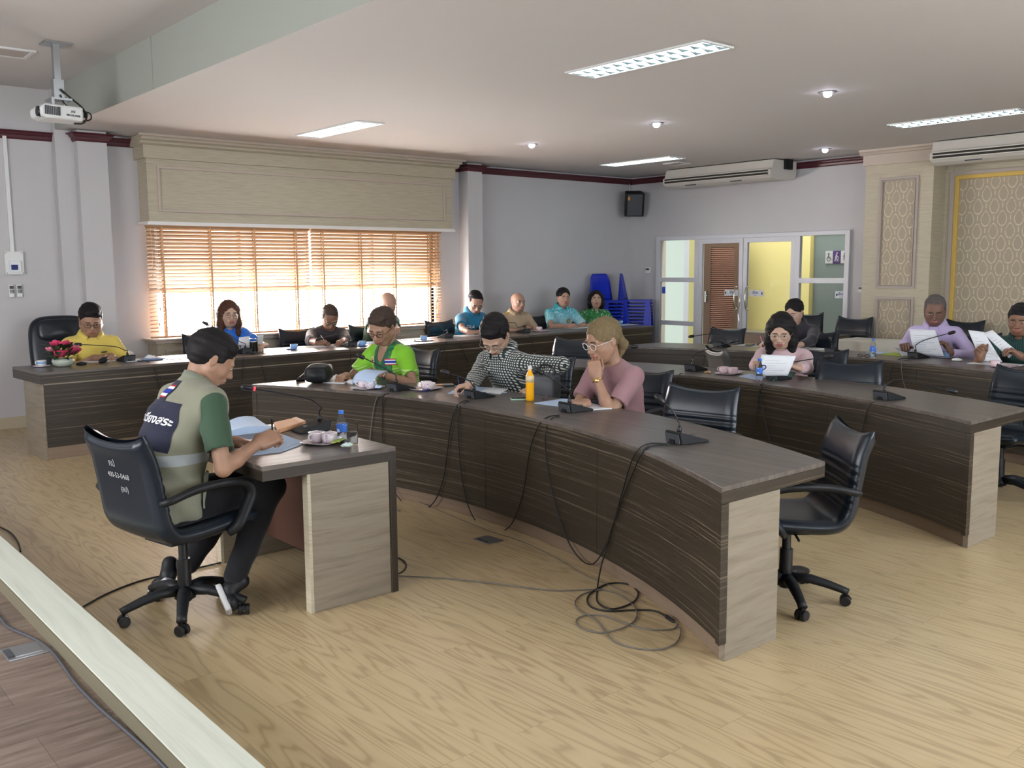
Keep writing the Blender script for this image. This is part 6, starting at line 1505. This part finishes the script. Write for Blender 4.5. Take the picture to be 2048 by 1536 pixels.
cable(TW((1056, 670),)+AW((1062, 677), (1068, 700), (1070, 730)), 0.004, M_CABLE, 'black cable falling under the khaki uniform microphone')
# papers
def sheetpx(Q, z, th, m, name, label, cat='paper', group=None, curl=0.0):
    """Q: four photo corners of a sheet lying on the level z"""
    P = [pz(x, y, z) for x, y in Q]
    c_ = sum(P)/4
    if c_[0] > 8 or abs(z-BT) < 1e-6:        # far sheets: true sheet sizes about the same centre
        far_w = c_[1] > 8.5; a_ = BDA if far_w else -math.pi/2
        e1 = np.array([math.cos(a_), math.sin(a_), 0]); e2 = np.array([-math.sin(a_), math.cos(a_), 0])
        w_ = min(0.42, max(0.16, max(p@e1 for p in P)-min(p@e1 for p in P))); d_ = 0.23 if w_ > 0.2 else 0.15
        P = [c_-e1*w_/2-e2*d_/2, c_-e1*w_/2+e2*d_/2, c_+e1*w_/2+e2*d_/2, c_+e1*w_/2-e2*d_/2]
    c_ = sum(P)/4; t_ = thing(name, label, cat, (c_[0], c_[1], z), 0, group)
    def fn(u, v):
        p = (P[0]*(1-u)+P[1]*u)*(1-v)+(P[3]*(1-u)+P[2]*u)*v
        return (p[0], p[1], z+th+curl*math.sin(math.pi*u)*0.6+curl*max(0, v-0.6)*1.2)
    V, F = sheet(fn, 8, 8); n = len(V); V2 = V+[(p[0], p[1], z+0.0008) for p in V]
    per = [i*9 for i in range(9)]+[72+j for j in range(1, 9)]+[i*9+8 for i in range(7, -1, -1)]+[j for j in range(7, 0, -1)]
    F2 = F+[tuple(q+n for q in f)[::-1] for f in F]+[(per[i], per[(i+1) % len(per)], per[(i+1) % len(per)]+n, per[i]+n) for i in range(len(per))]
    mesh('pages', (V2, F2), m, t_, smooth=False)
    return t_, P
def printing(t_, P, z, rows, cover=0.7):
    L = []
    for r_ in range(rows):
        v = 0.12+0.76*r_/max(1, rows-1); u1 = 0.12+cover*(0.75+0.25*math.sin(r_*2.3))
        a = lambda u, vv: (P[0]*(1-u)+P[1]*u)*(1-vv)+(P[3]*(1-u)+P[2]*u)*vv
        q = [a(0.12, v), a(u1, v), a(u1, v+0.012), a(0.12, v+0.012)]
        L.append(([(p[0], p[1], z) for p in q], [(0, 1, 2, 3)]))
    mesh('printed_lines', jn(*L), M_GREYP, t_)
T0 = 0.76
t_, P = sheetpx([(443, 852), (508, 835), (548, 862), (450, 874)], T0, 0.006, M_PAPB, 'open_booklet', 'open pale blue booklet, its raised far leaf, under the hand of the vest wearer', curl=0.035)
t_, P = sheetpx([(497, 912), (560, 868), (612, 886), (560, 905)], T0, 0.003, M_PAPB, 'paper', 'pale blue sheet under the writing hand on the small table'); printing(t_, P, T0+0.0042, 7)
t_, P = sheetpx([(470, 890), (520, 873), (575, 880), (520, 903)], T0, 0.0015, M_PAPB, 'paper', 'pale blue sheet lying beneath the writing sheet on the small table')
en = thing('envelope', 'orange envelope folder lying behind the booklet on the small table', 'envelope', tuple(pz(590, 852, T0)))
P = [pz(x, y, T0) for x, y in ((548, 853), (593, 843), (612, 851), (556, 868))]
mesh('body', ([tuple(p+[0, 0, h]) for h in (0.001, 0.026) for p in P], [(0, 3, 2, 1), (4, 5, 6, 7), (0, 1, 5, 4), (1, 2, 6, 5), (2, 3, 7, 6), (3, 0, 4, 7)]), M_ENV, en, bevel=0.004)
Q_ = [P[0]+(P[1]-P[0])*f for f in (0, 1)]; mesh('flap', ([tuple(P[1]+[0, 0, 0.0275]), tuple(P[2]+[0, 0, 0.0275]), tuple(P[2]*0.8+P[3]*0.2+[0, 0, 0.0275]), tuple(P[1]*0.8+P[0]*0.2+[0, 0, 0.0275])], [(0, 1, 2, 3)]), mat('pale_orange_flap', (0.80, 0.55, 0.36), 0.6), en)
def pp(Q, label, z=DT, m=M_PAPER, th=0.004, rows=6, curl=0.0, name='paper', group='papers on the desks'):
    t_, P = sheetpx(Q, z, th, m, name, label, 'paper', group, curl)
    if rows and not curl: printing(t_, P, z+th+0.0012, rows)
pp([(645, 766), (672, 750), (700, 760), (688, 768)], 'stack of white papers beside the black bag on the front desk', rows=0, th=0.006)
pp([(668, 758), (680, 751), (712, 764), (705, 769)], 'curled white booklet by the hand of the lime shirt wearer', rows=0, curl=0.02)
pp([(895, 788), (920, 773), (990, 776), (1014, 786)], 'wide white document in front of the checked shirt wearer', m=M_PAPB, th=0.003, rows=0)
pp([(960, 784), (985, 776), (1016, 779), (1000, 789)], 'white sheet overlapping the wide document before the checked shirt', th=0.006, rows=0)
pp([(1068, 807), (1126, 798), (1172, 803), (1130, 815)], 'pale sheet in front of the dusty pink top wearer', m=M_PAPB, rows=0)
pp([(1118, 812), (1150, 800), (1224, 818), (1180, 821)], 'white document under the third microphone of the front desk', rows=0, th=0.006)
pp([(1478, 753), (1500, 748), (1540, 754), (1512, 760)], 'pale blue papers left of the reading person in pale pink', m=M_PAPB, rows=0)
pp([(1545, 762), (1575, 744), (1592, 747), (1580, 756)], 'dark green folder under the held sheet on the second desk', m=M_DGREEN, rows=0, th=0.01, name='folder')
pp([(1486, 694), (1520, 686), (1540, 689), (1518, 697)], 'small white pad under the writing hand of the navy jacket wearer', rows=3)
pp([(1608, 699), (1620, 692), (1636, 697), (1622, 702)], 'small white sheet beside the navy jacket sleeve', rows=0)
pp([(1752, 712), (1762, 702), (1800, 704), (1806, 713)], 'pale blue papers next to the third desk water bottle', m=M_PAPB, rows=0, th=0.006)
pp([(1786, 714), (1796, 706), (1815, 706), (1808, 715)], 'lime green sachet box on the third desk', m=M_GREENH, rows=0, th=0.014, name='sachet_box')
pp([(1944, 726), (1972, 720), (2044, 732), (2010, 736)], 'white sheets lying before the dark green shirt at the picture edge', rows=0)
pp([(168, 726), (200, 717), (252, 716), (240, 726)], 'white document under the hands of the yellow polo wearer', z=BT, rows=0)
pp([(205, 716), (212, 707), (238, 705), (240, 715)], 'curled white booklet leaf by the yellow polo', z=BT, rows=0, curl=0.03)
pp([(240, 721), (262, 716), (320, 718), (300, 725)], 'white sheet between the yellow polo microphone and blue plate', z=BT, rows=0)
pp([(346, 722), (352, 715), (398, 710), (400, 717)], 'dark red brown folder lying behind the head of the vest wearer', z=BT, rows=0, m=M_REDW, name='folder')
pp([(604, 692), (616, 690), (700, 690), (672, 697)], 'wide white document before the person in the black shirt', z=BT, rows=0, m=M_PAPER)
pp([(712, 684), (740, 680), (745, 690), (712, 693)], 'pale blue sheets between the black shirt and the bald person', z=BT, rows=0, m=M_PAPB)
pp([(805, 682), (820, 674), (836, 676), (834, 684)], 'lilac white sheets before the bald person on the window desk', z=BT, rows=0)
pp([(904, 674), (925, 668), (975, 668), (950, 675)], 'white papers before the person in the teal polo', z=BT, rows=0)
pp([(1128, 658), (1150, 652), (1190, 653), (1172, 659)], 'white paper under the hands of the turquoise shirt wearer', z=BT, rows=0)
pp([(1236, 652), (1245, 646), (1260, 648), (1256, 653)], 'white sheet at the far end of the window desk', z=BT, rows=0, m=M_PAPB)
# held sheets
def held(P, m, label, lines=8, logo=False, bulge=0.02):
    P = [A3(p) for p in P]; nrm = np.cross(P[1]-P[0], P[3]-P[0]); nrm /= np.linalg.norm(nrm); c_ = sum(P)/4
    t_ = thing('held_sheet', label, 'paper', tuple(c_), 0, 'sheets held up by readers')
    fn = lambda u, v, e=0.0: tuple((P[0]*(1-u)+P[1]*u)*(1-v)+(P[3]*(1-u)+P[2]*u)*v+nrm*(bulge*math.sin(math.pi*v)+e))
    mesh('page', sheet(fn, 8, 8), m, t_, smooth=True, solid=0.001)
    for s in (-0.0015, 0.0015):
        L = [([fn(0.14, v, s), fn(0.14+0.68*(0.7+0.3*math.sin(k*1.9)), v, s), fn(0.14+0.68*(0.7+0.3*math.sin(k*1.9)), v+0.016, s), fn(0.14, v+0.016, s)], [(0, 1, 2, 3)]) for k, v in enumerate([0.15+0.7*i/lines for i in range(lines)])]
        mesh('printed_lines', jn(*L), mat('faint_print', (0.5, 0.5, 0.56), 0.7), t_)
    if logo:
        q = [fn(0.16+0.075*math.cos(a), 0.42+0.10*math.sin(a), -0.002) for a in [k*math.pi/8 for k in range(16)]]
        mesh('logo_ring', tube(q, 0.004, 5, closed=True), M_INKB, t_)
        q = [fn(0.16+0.075*math.cos(a), 0.42+0.10*math.sin(a), 0.002) for a in [k*math.pi/8 for k in range(16)]]
        mesh('logo_ring', tube(q, 0.004, 5, closed=True), M_INKB, t_)
G = pz(730, 762, 0.80)
held([pz(703, 766, 0.79), pz(745, 770, 0.80), pd(776, 742, G), pd(733, 738, G)], M_PAPB, 'white sheet bent up in the hand of the lime shirt wearer', 5, bulge=0.03)
G = pz(1545, 752, 0.80)
held([pd(1512, 752, G), pd(1575, 752, G), pd(1592, 712, G), pd(1523, 709, G)], M_PAPER, 'white report with a blue round logo, held by the person in pale pink', 6, True)
G = np.array([9.0, 4.45, 1.0])
held([pd(1828, 710, G), pd(1888, 712, G), pd(1870, 660, G), pd(1818, 658, G)], M_PAPER, 'white sheet held in front of the lilac shirt', 8)
held([pd(1788, 694, G), pd(1832, 702, G), pd(1846, 712, G), pd(1804, 712, G)], M_PAPER, 'lower white sheet slipping from the lilac shirt wearer, towards the water bottle', 3)
G = np.array([8.85, 3.75, 1.0])
held([pd(1962, 722, G), pd(2005, 724, G), pd(1968, 664, G), pd(1936, 660, G)], M_PAPER, 'upright white sheet held by the dark green shirt wearer', 7)
held([pd(2018, 716, G), pd(2034, 702, G), pd(1985, 660, G), pd(1966, 666, G)], M_PAPER, 'slanting white sheet in the other hand of the dark green shirt wearer', 7)
G = A3(P10['hc'])*[1, 1, 0]+[0, -0.42, 0.9]
held([pd(475, 707, G), pd(498, 707, G), pd(500, 672, G), pd(478, 675, G)], M_PAPER, 'folded white report with a logo before the royal blue shirt', 4, True)
held([pd(512, 706, G), pd(524, 704, G), pd(527, 670, G), pd(514, 671, G)], M_PAPER, 'white page standing beside the tumbler before the royal blue shirt', 4)
# crockery
def tray(x, y, z, rz, label, w_=0.25, d_=0.19, m=M_PORC, round_=False):
    P = pz(x, y, z); t_ = thing('saucer_tray' if not round_ else 'saucer', label, 'tray' if not round_ else 'saucer', (P[0], P[1], z), R(rz), 'coffee trays and saucers')
    if round_: mesh('dish', lathe([(0.001, 0.002), (0.04, 0.002), (0.045, 0.0005), (0.072, 0.010), (0.075, 0.014), (0.07, 0.012), (0.045, 0.005), (0.001, 0.005)], 24), m, t_, world=False, smooth=True)
    else:
        V, F = [], []; n = 28
        def ring(s_, h): return [(math.copysign(abs(math.cos(a))**0.45, math.cos(a))*w_/2*s_, math.copysign(abs(math.sin(a))**0.45, math.sin(a))*d_/2*s_, h) for a in [2*math.pi*k/n for k in range(n)]]
        R_ = [ring(0.75, 0.0005), ring(0.98, 0.010), ring(1.0, 0.014), ring(0.96, 0.0135), ring(0.78, 0.006)]
        V = [p for r_ in R_ for p in r_]
        for i in range(len(R_)-1):
            for k in range(n): F.append((i*n+k, i*n+(k+1) % n, (i+1)*n+(k+1) % n, (i+1)*n+k))
        F += [tuple(range(n))[::-1], tuple((len(R_)-1)*n+k for k in range(n))]
        mesh('dish', (V, F), m, t_, world=False, smooth=True, sharp=60)
    return t_
CUP = {}
def cup(P, rz, label, m=M_PORC, band=None):
    z = P[2]; t_ = thing('cup', label, 'cup', tuple(P), R(rz), 'coffee cups')
    pf = [(0.001, 0.0), (0.026, 0.0), (0.034, 0.006), (0.040, 0.02), (0.0415, 0.052), (0.0385, 0.052), (0.036, 0.02), (0.03, 0.008), (0.001, 0.006)]
    mesh('bowl', lathe(pf, 24), m, t_, world=False, smooth=True)
    mesh('handle', tube(spline([(0.038, 0, 0.045), (0.056, 0, 0.043), (0.062, 0, 0.03), (0.054, 0, 0.018), (0.038, 0, 0.014)], 5), 0.005, 8, 0.8), m, t_, world=False, smooth=True)
    if band: mesh('painted_band', lathe([(0.0415, 0.022), (0.0422, 0.04)], 24), band, t_, world=False, smooth=True)
    return t_
def cups(x, y, z, rz, offs, label, m=M_PORC):
    for i, (dx, dy, a) in enumerate(offs):
        P = pz(x, y, z); v = RZ(R(rz)) @ Vector((dx, dy, 0)); cup((P[0]+v.x, P[1]+v.y, z+0.006), rz+a, label[i], m)
tray(650, 884, T0, 30, 'white tray with two cups, tissue and sachets on the small speaker table', 0.27, 0.19)
cups(650, 884, T0, 30, [(-0.035, 0.028, 170), (-0.035, -0.048, 185)], ['empty white cup on the small table tray, handle to the paper', 'white cup nearest the edge on the small table tray'])
tray(735, 777, DT, 10, 'white tray with a cup and a small pot before the lime shirt'); cups(735, 777, DT, 10, [(0.0, 0.045, 120), (-0.01, -0.045, 200)], ['white cup with a round handle before the lime shirt', 'white sugar cup beside the lime shirt wearers cup'])
tray(853, 779, DT, 10, 'white tray with a blue sachet and two cups, between lime and checked shirts'); cups(853, 779, DT, 10, [(0.02, 0.02, 30), (-0.02, -0.055, 200)], ['white cup standing behind on the blue sachet tray', 'white cup in front on the blue sachet tray'])
tray(1458, 748, DT, 10, 'white tray with two pale pink cups on the second desk', m=M_PORC); cups(1458, 748, DT, 10, [(0.0, 0.045, 90), (-0.01, -0.04, 200)], ['pale pink cup further from the pink blouse on the second desk tray', 'pale pink cup nearer the pink blouse on the second desk tray'], M_PINKC)
tray(1890, 715, DT, 5, 'white tray with pale blue cups before the lilac shirt'); cups(1888, 715, DT, 5, [(0.0, 0.05, 90), (0.0, -0.045, 200)], ['blue cup on the lilac shirt tray, nearer its microphone', 'pale blue cup on the lilac shirt tray, nearer the white mouse'], M_PORB)
tray(2008, 734, DT, 0, 'pale pink tray before the dark green shirt at the picture edge', m=M_PINKC); cups(2003, 735, DT, 0, [(-0.01, 0.05, 90)], ['pale pink cup on the tray at the picture edge'], M_PINKC)
tray(84, 734, BT, 0, 'white saucer at the end of the window desk beside the flowers', round_=True); P = pz(84, 733, BT); cup((P[0], P[1], BT+0.006), 200, 'white cup with a blue painted band at the end of the window desk', M_WP, M_PORB)
tray(305, 720, BT, 3, 'blue white plate with crumpled tissue between yellow polo and blue shirt', 0.22, 0.18, m=M_PORB)
tray(583, 699, BT, 0, 'blue saucer before the person in the black shirt', round_=True, m=M_PORB); P = pz(588, 699, BT); cup((P[0], P[1], BT+0.006), 30, 'blue cup before the person in the black shirt', M_PORB)
tray(724, 692, BT, 0, 'blue saucer before the bald person', round_=True, m=M_PORB); P = pz(724, 692, BT); cup((P[0], P[1], BT+0.006), 10, 'blue cup beside the black shirt microphone', M_PORB)
tray(846, 682, BT, 3, 'white tray with a blue lid on the window desk near the teal polo', 0.25, 0.19); P = pz(848, 681, BT); cup((P[0], P[1], BT+0.006), 30, 'low blue cup on the tray near the teal polo', M_PORB)
P = pz(957, 668, BT); cup((P[0], P[1], BT+0.001), 200, 'pale cup held near the hands of the teal polo wearer', M_PINKC)
tray(1082, 663, BT, 3, 'white tray of pink cups before the khaki uniform', 0.25, 0.19, m=M_PINKC); P = pz(1050, 665, BT); cup((P[0], P[1], BT), 0, 'pink cup standing off the tray by the khaki uniform microphone', M_PINKC); P = pz(1078, 662, BT); cup((P[0], P[1], BT+0.006), 0, 'pink cup on the tray before the khaki uniform', M_PINKC)
P = pz(1240, 648, BT); cup((P[0], P[1], BT), 0, 'pale cup by the elbow of the bright green shirt wearer', M_PORB)
# crumpled tissues and sachets
def crumple(x, y, z, s_, m, label, name='tissue', cat='tissue'):
    P = pz(x, y, z); q = random.Random(int(x*7+y)); 
    V, F = ball((0, 0, 0), 1, 8); V = [(a*s_*(0.7+0.5*q.random()), b*s_*(0.7+0.5*q.random()), max(0.0, (c+0.6))*s_*0.35*(0.6+0.8*q.random())) for a, b, c in V]
    tag(mesh(name, (([(P[0]+a, P[1]+b, z+0.001+c) for a, b, c in V]), F), m), label, cat)
crumple(694, 893, T0+0.013, 0.03, M_MINT, 'crumpled mint tissue at the tray end beside the glass')
crumple(757, 776, DT+0.013, 0.03, M_PAPB, 'crumpled tissue on the lime shirt tray')
crumple(300, 717, BT+0.013, 0.05, M_PAPER, 'crumpled tissue on the blue white plate')
crumple(1415, 746, DT, 0.028, mat('gold_foil_wrap', (0.6, 0.42, 0.2), 0.35, 0.6), 'crumpled gold snack wrapper between microphone and pink cups', 'snack_wrapper', 'wrapper')
crumple(1480, 744, DT, 0.02, M_PORC, 'small crumpled napkin standing by the pink cups')
crumple(1194, 655, BT, 0.02, M_PORC, 'crumpled tissue between the turquoise and green shirts')
for i, (x, y, lb) in enumerate(((672, 884, 'lime coffee sachet on the small table tray, further from the glass'), (681, 882, 'lime coffee sachet on the small table tray, nearer the glass'))):
    P = pz(x, y, T0+0.016); tag(mesh('coffee_sachet', tf(bx(-0.045, 0.045, -0.009, 0.009, 0, 0.008), TR(*P) @ RZ(R(38+i*6))), M_GREENH, bevel=0.003), lb, 'sachet', 'coffee sachets')
P = pz(853, 782, DT+0.016); tag(mesh('coffee_sachet', tf(bx(-0.035, 0.035, -0.012, 0.012, 0, 0.012), TR(*P) @ RZ(R(20))), M_INKB, bevel=0.004), 'dark blue coffee sachet on the tray between lime and checked shirts', 'sachet', 'coffee sachets')
P = pz(590, 846, 0.76)
# bottles and glasses
def bottle(x, y, z, label, h=0.185, r_=0.028, drink=None, cap_=M_CAPB, lab=M_LABEL):
    P = pz(x, y, z+0.0); t_ = thing('water_bottle' if not drink else 'juice_bottle', label, 'bottle', (P[0], P[1], z), 0)
    k = h/0.185
    prof = [(0.001, 0.0), (r_*0.85, 0.0), (r_, 0.006), (r_, 0.05*k), (r_*0.95, 0.06*k), (r_, 0.07*k), (r_, 0.115*k), (r_*0.8, 0.14*k), (r_*0.45, 0.158*k), (0.0125, 0.164*k), (0.0125, 0.172*k)]
    mesh('bottle_body', lathe(prof, 24), M_PET if not drink else drink, t_, world=False, smooth=True)
    if not drink: mesh('water', lathe([(0.001, 0.003), (r_*0.83, 0.003), (r_*0.96, 0.01), (r_*0.96, 0.05*k), (r_*0.9, 0.06*k), (r_*0.95, 0.07*k), (r_*0.95, 0.105*k), (0.001, 0.105*k)], 20), M_WATER, t_, world=False, smooth=True)
    mesh('cap', lathe([(0.001, 0.188*k), (0.0145, 0.187*k), (0.015, 0.170*k), (0.0135, 0.168*k)], 16), cap_, t_, world=False, smooth=True, sharp=40)
    mesh('label_band', lathe([(r_*1.01, 0.062*k), (r_*1.015, 0.064*k), (r_*1.015, 0.11*k), (r_*1.01, 0.112*k)] if not drink else [(r_*1.01, 0.10*k), (r_*1.015, 0.135*k)], 24), lab, t_, world=False, smooth=True)
bottle(684, 884, T0, 'small water bottle with a blue cap and label on the speaker table', 0.165, 0.026)
bottle(1518, 762, DT, 'water bottle with a dark blue cap before the held report on the second desk', 0.175, 0.027)
bottle(1745, 716, DT, 'water bottle on the third desk in front of the ivory cloth', 0.19, 0.029)
bottle(1060, 801, DT, 'tall orange juice bottle with a white cap beside the phone', 0.235, 0.029, M_ORJ, M_WP, mat('pale_juice_label', (0.75, 0.6, 0.35), 0.5))
def glass(x, y, z, h, r_, label, fill, fm, name='drinking_glass'):
    P = pz(x, y, z); t_ = thing(name, label, 'glass', (P[0], P[1], z))
    mesh('glass_wall', lathe([(0.001, 0.0), (r_*0.92, 0.0), (r_*0.96, 0.004), (r_, h), (r_*0.95, h), (r_*0.90, 0.012), (0.001, 0.012)], 24), M_GLASS, t_, world=False, smooth=True, sharp=50)
    mesh('drink', lathe([(0.001, 0.013), (r_*0.89, 0.013), (r_*0.92, fill), (0.001, fill)], 20), fm, t_, world=False, smooth=True, sharp=50)
    return t_
glass(705, 892, T0, 0.125, 0.030, 'clear tumbler half full of water at the corner of the speaker table', 0.075, M_WATER)
tb = glass(508, 705, BT, 0.15, 0.045, 'clear cup of dark iced drink on the window desk before the blue shirt', 0.115, mat('dark_iced_coffee', (0.03, 0.022, 0.02), 0.3), 'iced_drink')
mesh('dome_lid', lathe([(0.045, 0.15), (0.043, 0.165), (0.025, 0.19), (0.008, 0.2)], 20), M_GLASS, tb, world=False, smooth=True)
# flower bowl
P = pz(127, 733, BT); fb = thing('flower_bowl', 'pale bowl of bright pink flowers at the end of the window desk', 'flowers', (P[0], P[1], BT))
mesh('bowl', lathe([(0.001, 0.0), (0.05, 0.0), (0.085, 0.02), (0.098, 0.05), (0.09, 0.075), (0.085, 0.075), (0.001, 0.06)], 24), M_BOWL, fb, world=False, smooth=True)
q = random.Random(3)
for i, (a, b, c) in enumerate(((-0.09, 0.02, 0.15), (-0.03, -0.07, 0.11), (0.10, -0.03, 0.12), (0.0, 0.05, 0.19), (-0.05, 0.03, 0.2), (0.06, 0.03, 0.18), (0.12, 0.04, 0.15), (0.02, -0.02, 0.2))):
    pet = []
    rr = 0.078 if i in (1, 2) else 0.056
    for lay, (nn, rad, el) in enumerate(((6, rr, 0.3), (5, rr*0.7, 0.8), (4, rr*0.4, 1.2))):
        for k in range(nn):
            an = 2*math.pi*k/nn+lay*0.5+q.random()*0.3
            M = TR(a, b, c) @ Matrix.Rotation(q.uniform(-0.2, 0.2)+0.5, 4, Vector((b-0.3, -a, 0)).normalized()) @ RZ(an) @ RY(-el)
            pet.append(tf(sheet(lambda u, v: (u*rad, (v-0.5)*rad*1.1*math.sin(math.pi*(0.12+0.8*u)), 0.012*u*u-0.01*math.sin(math.pi*v)), 3, 3), M))
    mesh('flower', jn(*pet), M_PINKF if i % 3 else M_PINKL, fb, world=False, smooth=True)
lv = []
for k in range(110):
    an = q.random()*6.28; rad = 0.02+q.random()*0.10; zz = 0.07+q.random()*0.13
    M = TR(rad*math.cos(an), rad*math.sin(an), zz) @ RZ(an) @ RY(-q.uniform(-0.2, 0.9))
    lv.append(tf(sheet(lambda u, v: (u*0.085, (v-0.5)*0.034*math.sin(math.pi*(0.05+0.9*u)), 0.006*math.sin(3*u)), 4, 2), M))
mesh('leaves', jn(*lv), M_LEAF, fb, world=False)
# small black things on the window desk
def lump(name, x, y, z, prims, m, label, cat, h=0.006):
    P = pz(x, y, z); t_ = thing(name, label, cat, (P[0], P[1], z)); o = blobs('body', [(prims(A3((P[0], P[1], z))), h)], m, t_); return t_, P
t_, P = lump('computer_mouse', 163, 730, BT, lambda c: [ell(c+[0, 0, 0.012], (0.05, 0.026, 0.018), None, 0.01), half(c+[0, 0, 0.001], (0, 0, -1))], M_BLK, 'black mouse beside the flower bowl', 'mouse')
t_, P = lump('voice_recorder', 207, 726, BT, lambda c: [ell(c+[0, 0, 0.028], (0.055, 0.03, 0.028), axes((1, 0.5, 0.3), (0, 0, 1)), 0.01), cap(c+[0.02, 0, 0.045], c+[0.085, 0.03, 0.075], 0.004, 0.003, 0.01), half(c+[0, 0, 0.001], (0, 0, -1))], M_BLK2, 'black handheld recorder with a thin wire before the yellow polo', 'recorder')
# black camera bag on the front desk
cbg = thing('camera_bag', 'black camera bag slumped at the far end of the front curved desk', 'bag', tuple(pz(634, 767, DT)))
c = pz(634, 766, DT)+np.array([0.05, 0.05, 0])
blobs('body', [([ell(c+[0, 0, 0.068], (0.11, 0.165, 0.075), axes((0.75, -0.66, 0), DN), 0.03), rbox(c+[0.0, 0.0, 0.075], (0.06, 0.12, 0.035), axes((0.75, -0.66, 0), DN), 0.025, 0.03), half(c+[0, 0, 0.001], (0, 0, -1))], 0.007)], M_BLK2, cbg, (0.003, 40, 1))
mesh('strap', tube(spline([c+[-0.10, 0.06, 0.07], c+[-0.13, 0.10, 0.03], c+[-0.12, 0.14, 0.008], c+[-0.04, 0.17, 0.006]], 6), 0.006, 6, 2.2), M_BLK, cbg)
# phone, spectacles, bag by the juice bottle
def phone(x, y, z, rz, label, case=M_BLK, w_=0.15, d_=0.075):
    P = pz(x, y, z); t_ = thing('mobile_phone', label, 'phone', (P[0], P[1], z), R(rz), 'mobile phones')
    mesh('case', bx(-w_/2, w_/2, -d_/2, d_/2, 0.0, 0.009), case, t_, world=False, bevel=0.003)
    mesh('screen', bx(-w_/2+0.006, w_/2-0.006, -d_/2+0.005, d_/2-0.005, 0.009, 0.0105), mat('dark_phone_screen', (0.02, 0.025, 0.03), 0.1), t_, world=False)
phone(1043, 799, DT, -35, 'phone in a pale green case beside the orange juice bottle', mat('pale_green_case', (0.35, 0.5, 0.38), 0.4))
phone(882, 772, DT, -30, 'dark tablet with a pale cover by the writing hand of the checked shirt', M_GREYP, 0.2, 0.11)
phone(1061, 655, BT, 10, 'black phone at the hands of the khaki uniform wearer')
phone(1500, 690, DT+0.008, 20, 'small dark phone on the pad of the navy jacket wearer')
def specs(x, y, z, rz, label, m):
    P = pz(x, y, z); t_ = thing('folded_spectacles', label, 'spectacles', (P[0], P[1], z), R(rz))
    mesh('frame', jn(*[tube([(0.0, s*0.032+0.024*math.cos(a), 0.022+0.017*math.sin(a)) for a in [2*math.pi*k/16 for k in range(16)]], 0.0025, 6, closed=True) for s in (-1, 1)], tube([(0, -0.01, 0.03), (0, 0.01, 0.03)], 0.002, 5)), m, t_, world=False)
    for s in (-1, 1): mesh('temple', tube([(0, s*0.056, 0.03), (0.01+0.01*s, s*0.05, 0.028), (0.02, -s*0.06, 0.006)], 0.0022, 5), m, t_, world=False)
specs(1093, 801, DT, 140, 'folded spectacles lying by the phone and pink top papers', mat('purple_brown_frame', (0.12, 0.06, 0.09), 0.3))
specs(1727, 716, DT, 190, 'black folded sunglasses beside the third desk water bottle', M_FRAMEB)
hb = thing('handbag', 'dark handbag with a grey strap leaning behind the orange juice bottle', 'handbag', tuple(A3(P3['hipc'])+A3((-0.12, -0.28, 0))))
c = pd(1092, 776, (4.62, 4.95)); 
blobs('body', [([rbox(c, (0.03, 0.075, 0.075), axes((-0.9, -0.3, 0), DN), 0.025, 0.02)], 0.008)], M_GREYP, hb, (0.002, 40, 1))
mesh('strap', tube(spline([c+[0, -0.08, 0.05], c+[0.0, -0.07, 0.15], c+[0, 0.05, 0.16], c+[0, 0.08, 0.05]], 6), 0.005, 6, 2.0), M_BLK, hb)
def pen(a, b, m, label, r_=0.004):
    a, b = A3(a), A3(b); t_ = thing('pen', label, 'pen', tuple((a+b)/2), 0, 'pens'); d = (b-a)/np.linalg.norm(b-a)
    mesh('barrel', tube([a+d*0.012, b-d*0.002, b], [r_, r_, r_*0.6], 8), m, t_, smooth=True); mesh('tip', tube([a, a+d*0.012], [0.001, r_*0.9], 8), M_CHROME, t_, smooth=True)
def grip(I, idx, f=0.085, up=0.0):
    sh, e, w2, R3, cu, th_, side = I['arms'][idx]; return w2+I['S']*(f*R3[0]+0.022*R3[1]-0.012*R3[2])
for I, m_, lb, dz in ((P1, M_BLK, 'dark pen in the fist of the vest wearer', 0.05), (P3, M_INKB, 'dark pen in the hand of the checked shirt wearer', 0.03), (P6, M_PINKL, 'pale pink pen held by the navy jacket wearer', 0.03), (P11, M_WP, 'white pen held by the black shirt wearer', 0.03)):
    g_ = grip(I, 1); F_ = I['F']; b_ = -F_*0.03+I['L']*-0.05+np.array([0, 0, 0.09]); pen(g_-b_*0.42, g_+b_*0.95, m_, lb)
g_ = grip(P15, 0); pen(g_-A3((0, 0, 0.03)), g_+A3((0.03, -0.02, 0.11)), M_WP, 'white pen standing in the hands of the turquoise shirt wearer')
t_, P = lump('computer_mouse', 1914, 722, DT, lambda c: [ell(c+[0, 0, 0.012], (0.03, 0.05, 0.018), None, 0.01), half(c+[0, 0, 0.001], (0, 0, -1))], M_WP, 'white mouse on the third desk beyond the pale blue cups', 'mouse')
# stencilled numbers on the front chair
C0 = chair0; bk = [k for k in kids(C0) if k.name == 'backrest'][0]
bk.data = bk.data.copy()
XF[bk.name] = XF[C0.name].copy()
for txt, sz, up, sd in (('กป', 0.045, 0.80, 0.03), ('400-53-0468', 0.034, 0.745, 0.0), ('(อป)', 0.034, 0.685, -0.03)):
    o_ = XF[C0.name] @ Vector((-0.34, sd, up)); Xd = XF[C0.name].to_3x3() @ Vector((0, -1, 0)); Yd = XF[C0.name].to_3x3() @ Vector((0.12, 0, 1))
    surf_patch(bk, face_frame(o_, tuple(Xd), tuple(Yd)), text_mesh(txt, sz, 0.0004), mat('grey_stencil', (0.35, 0.35, 0.36), 0.7), 'stencil', 0.002)
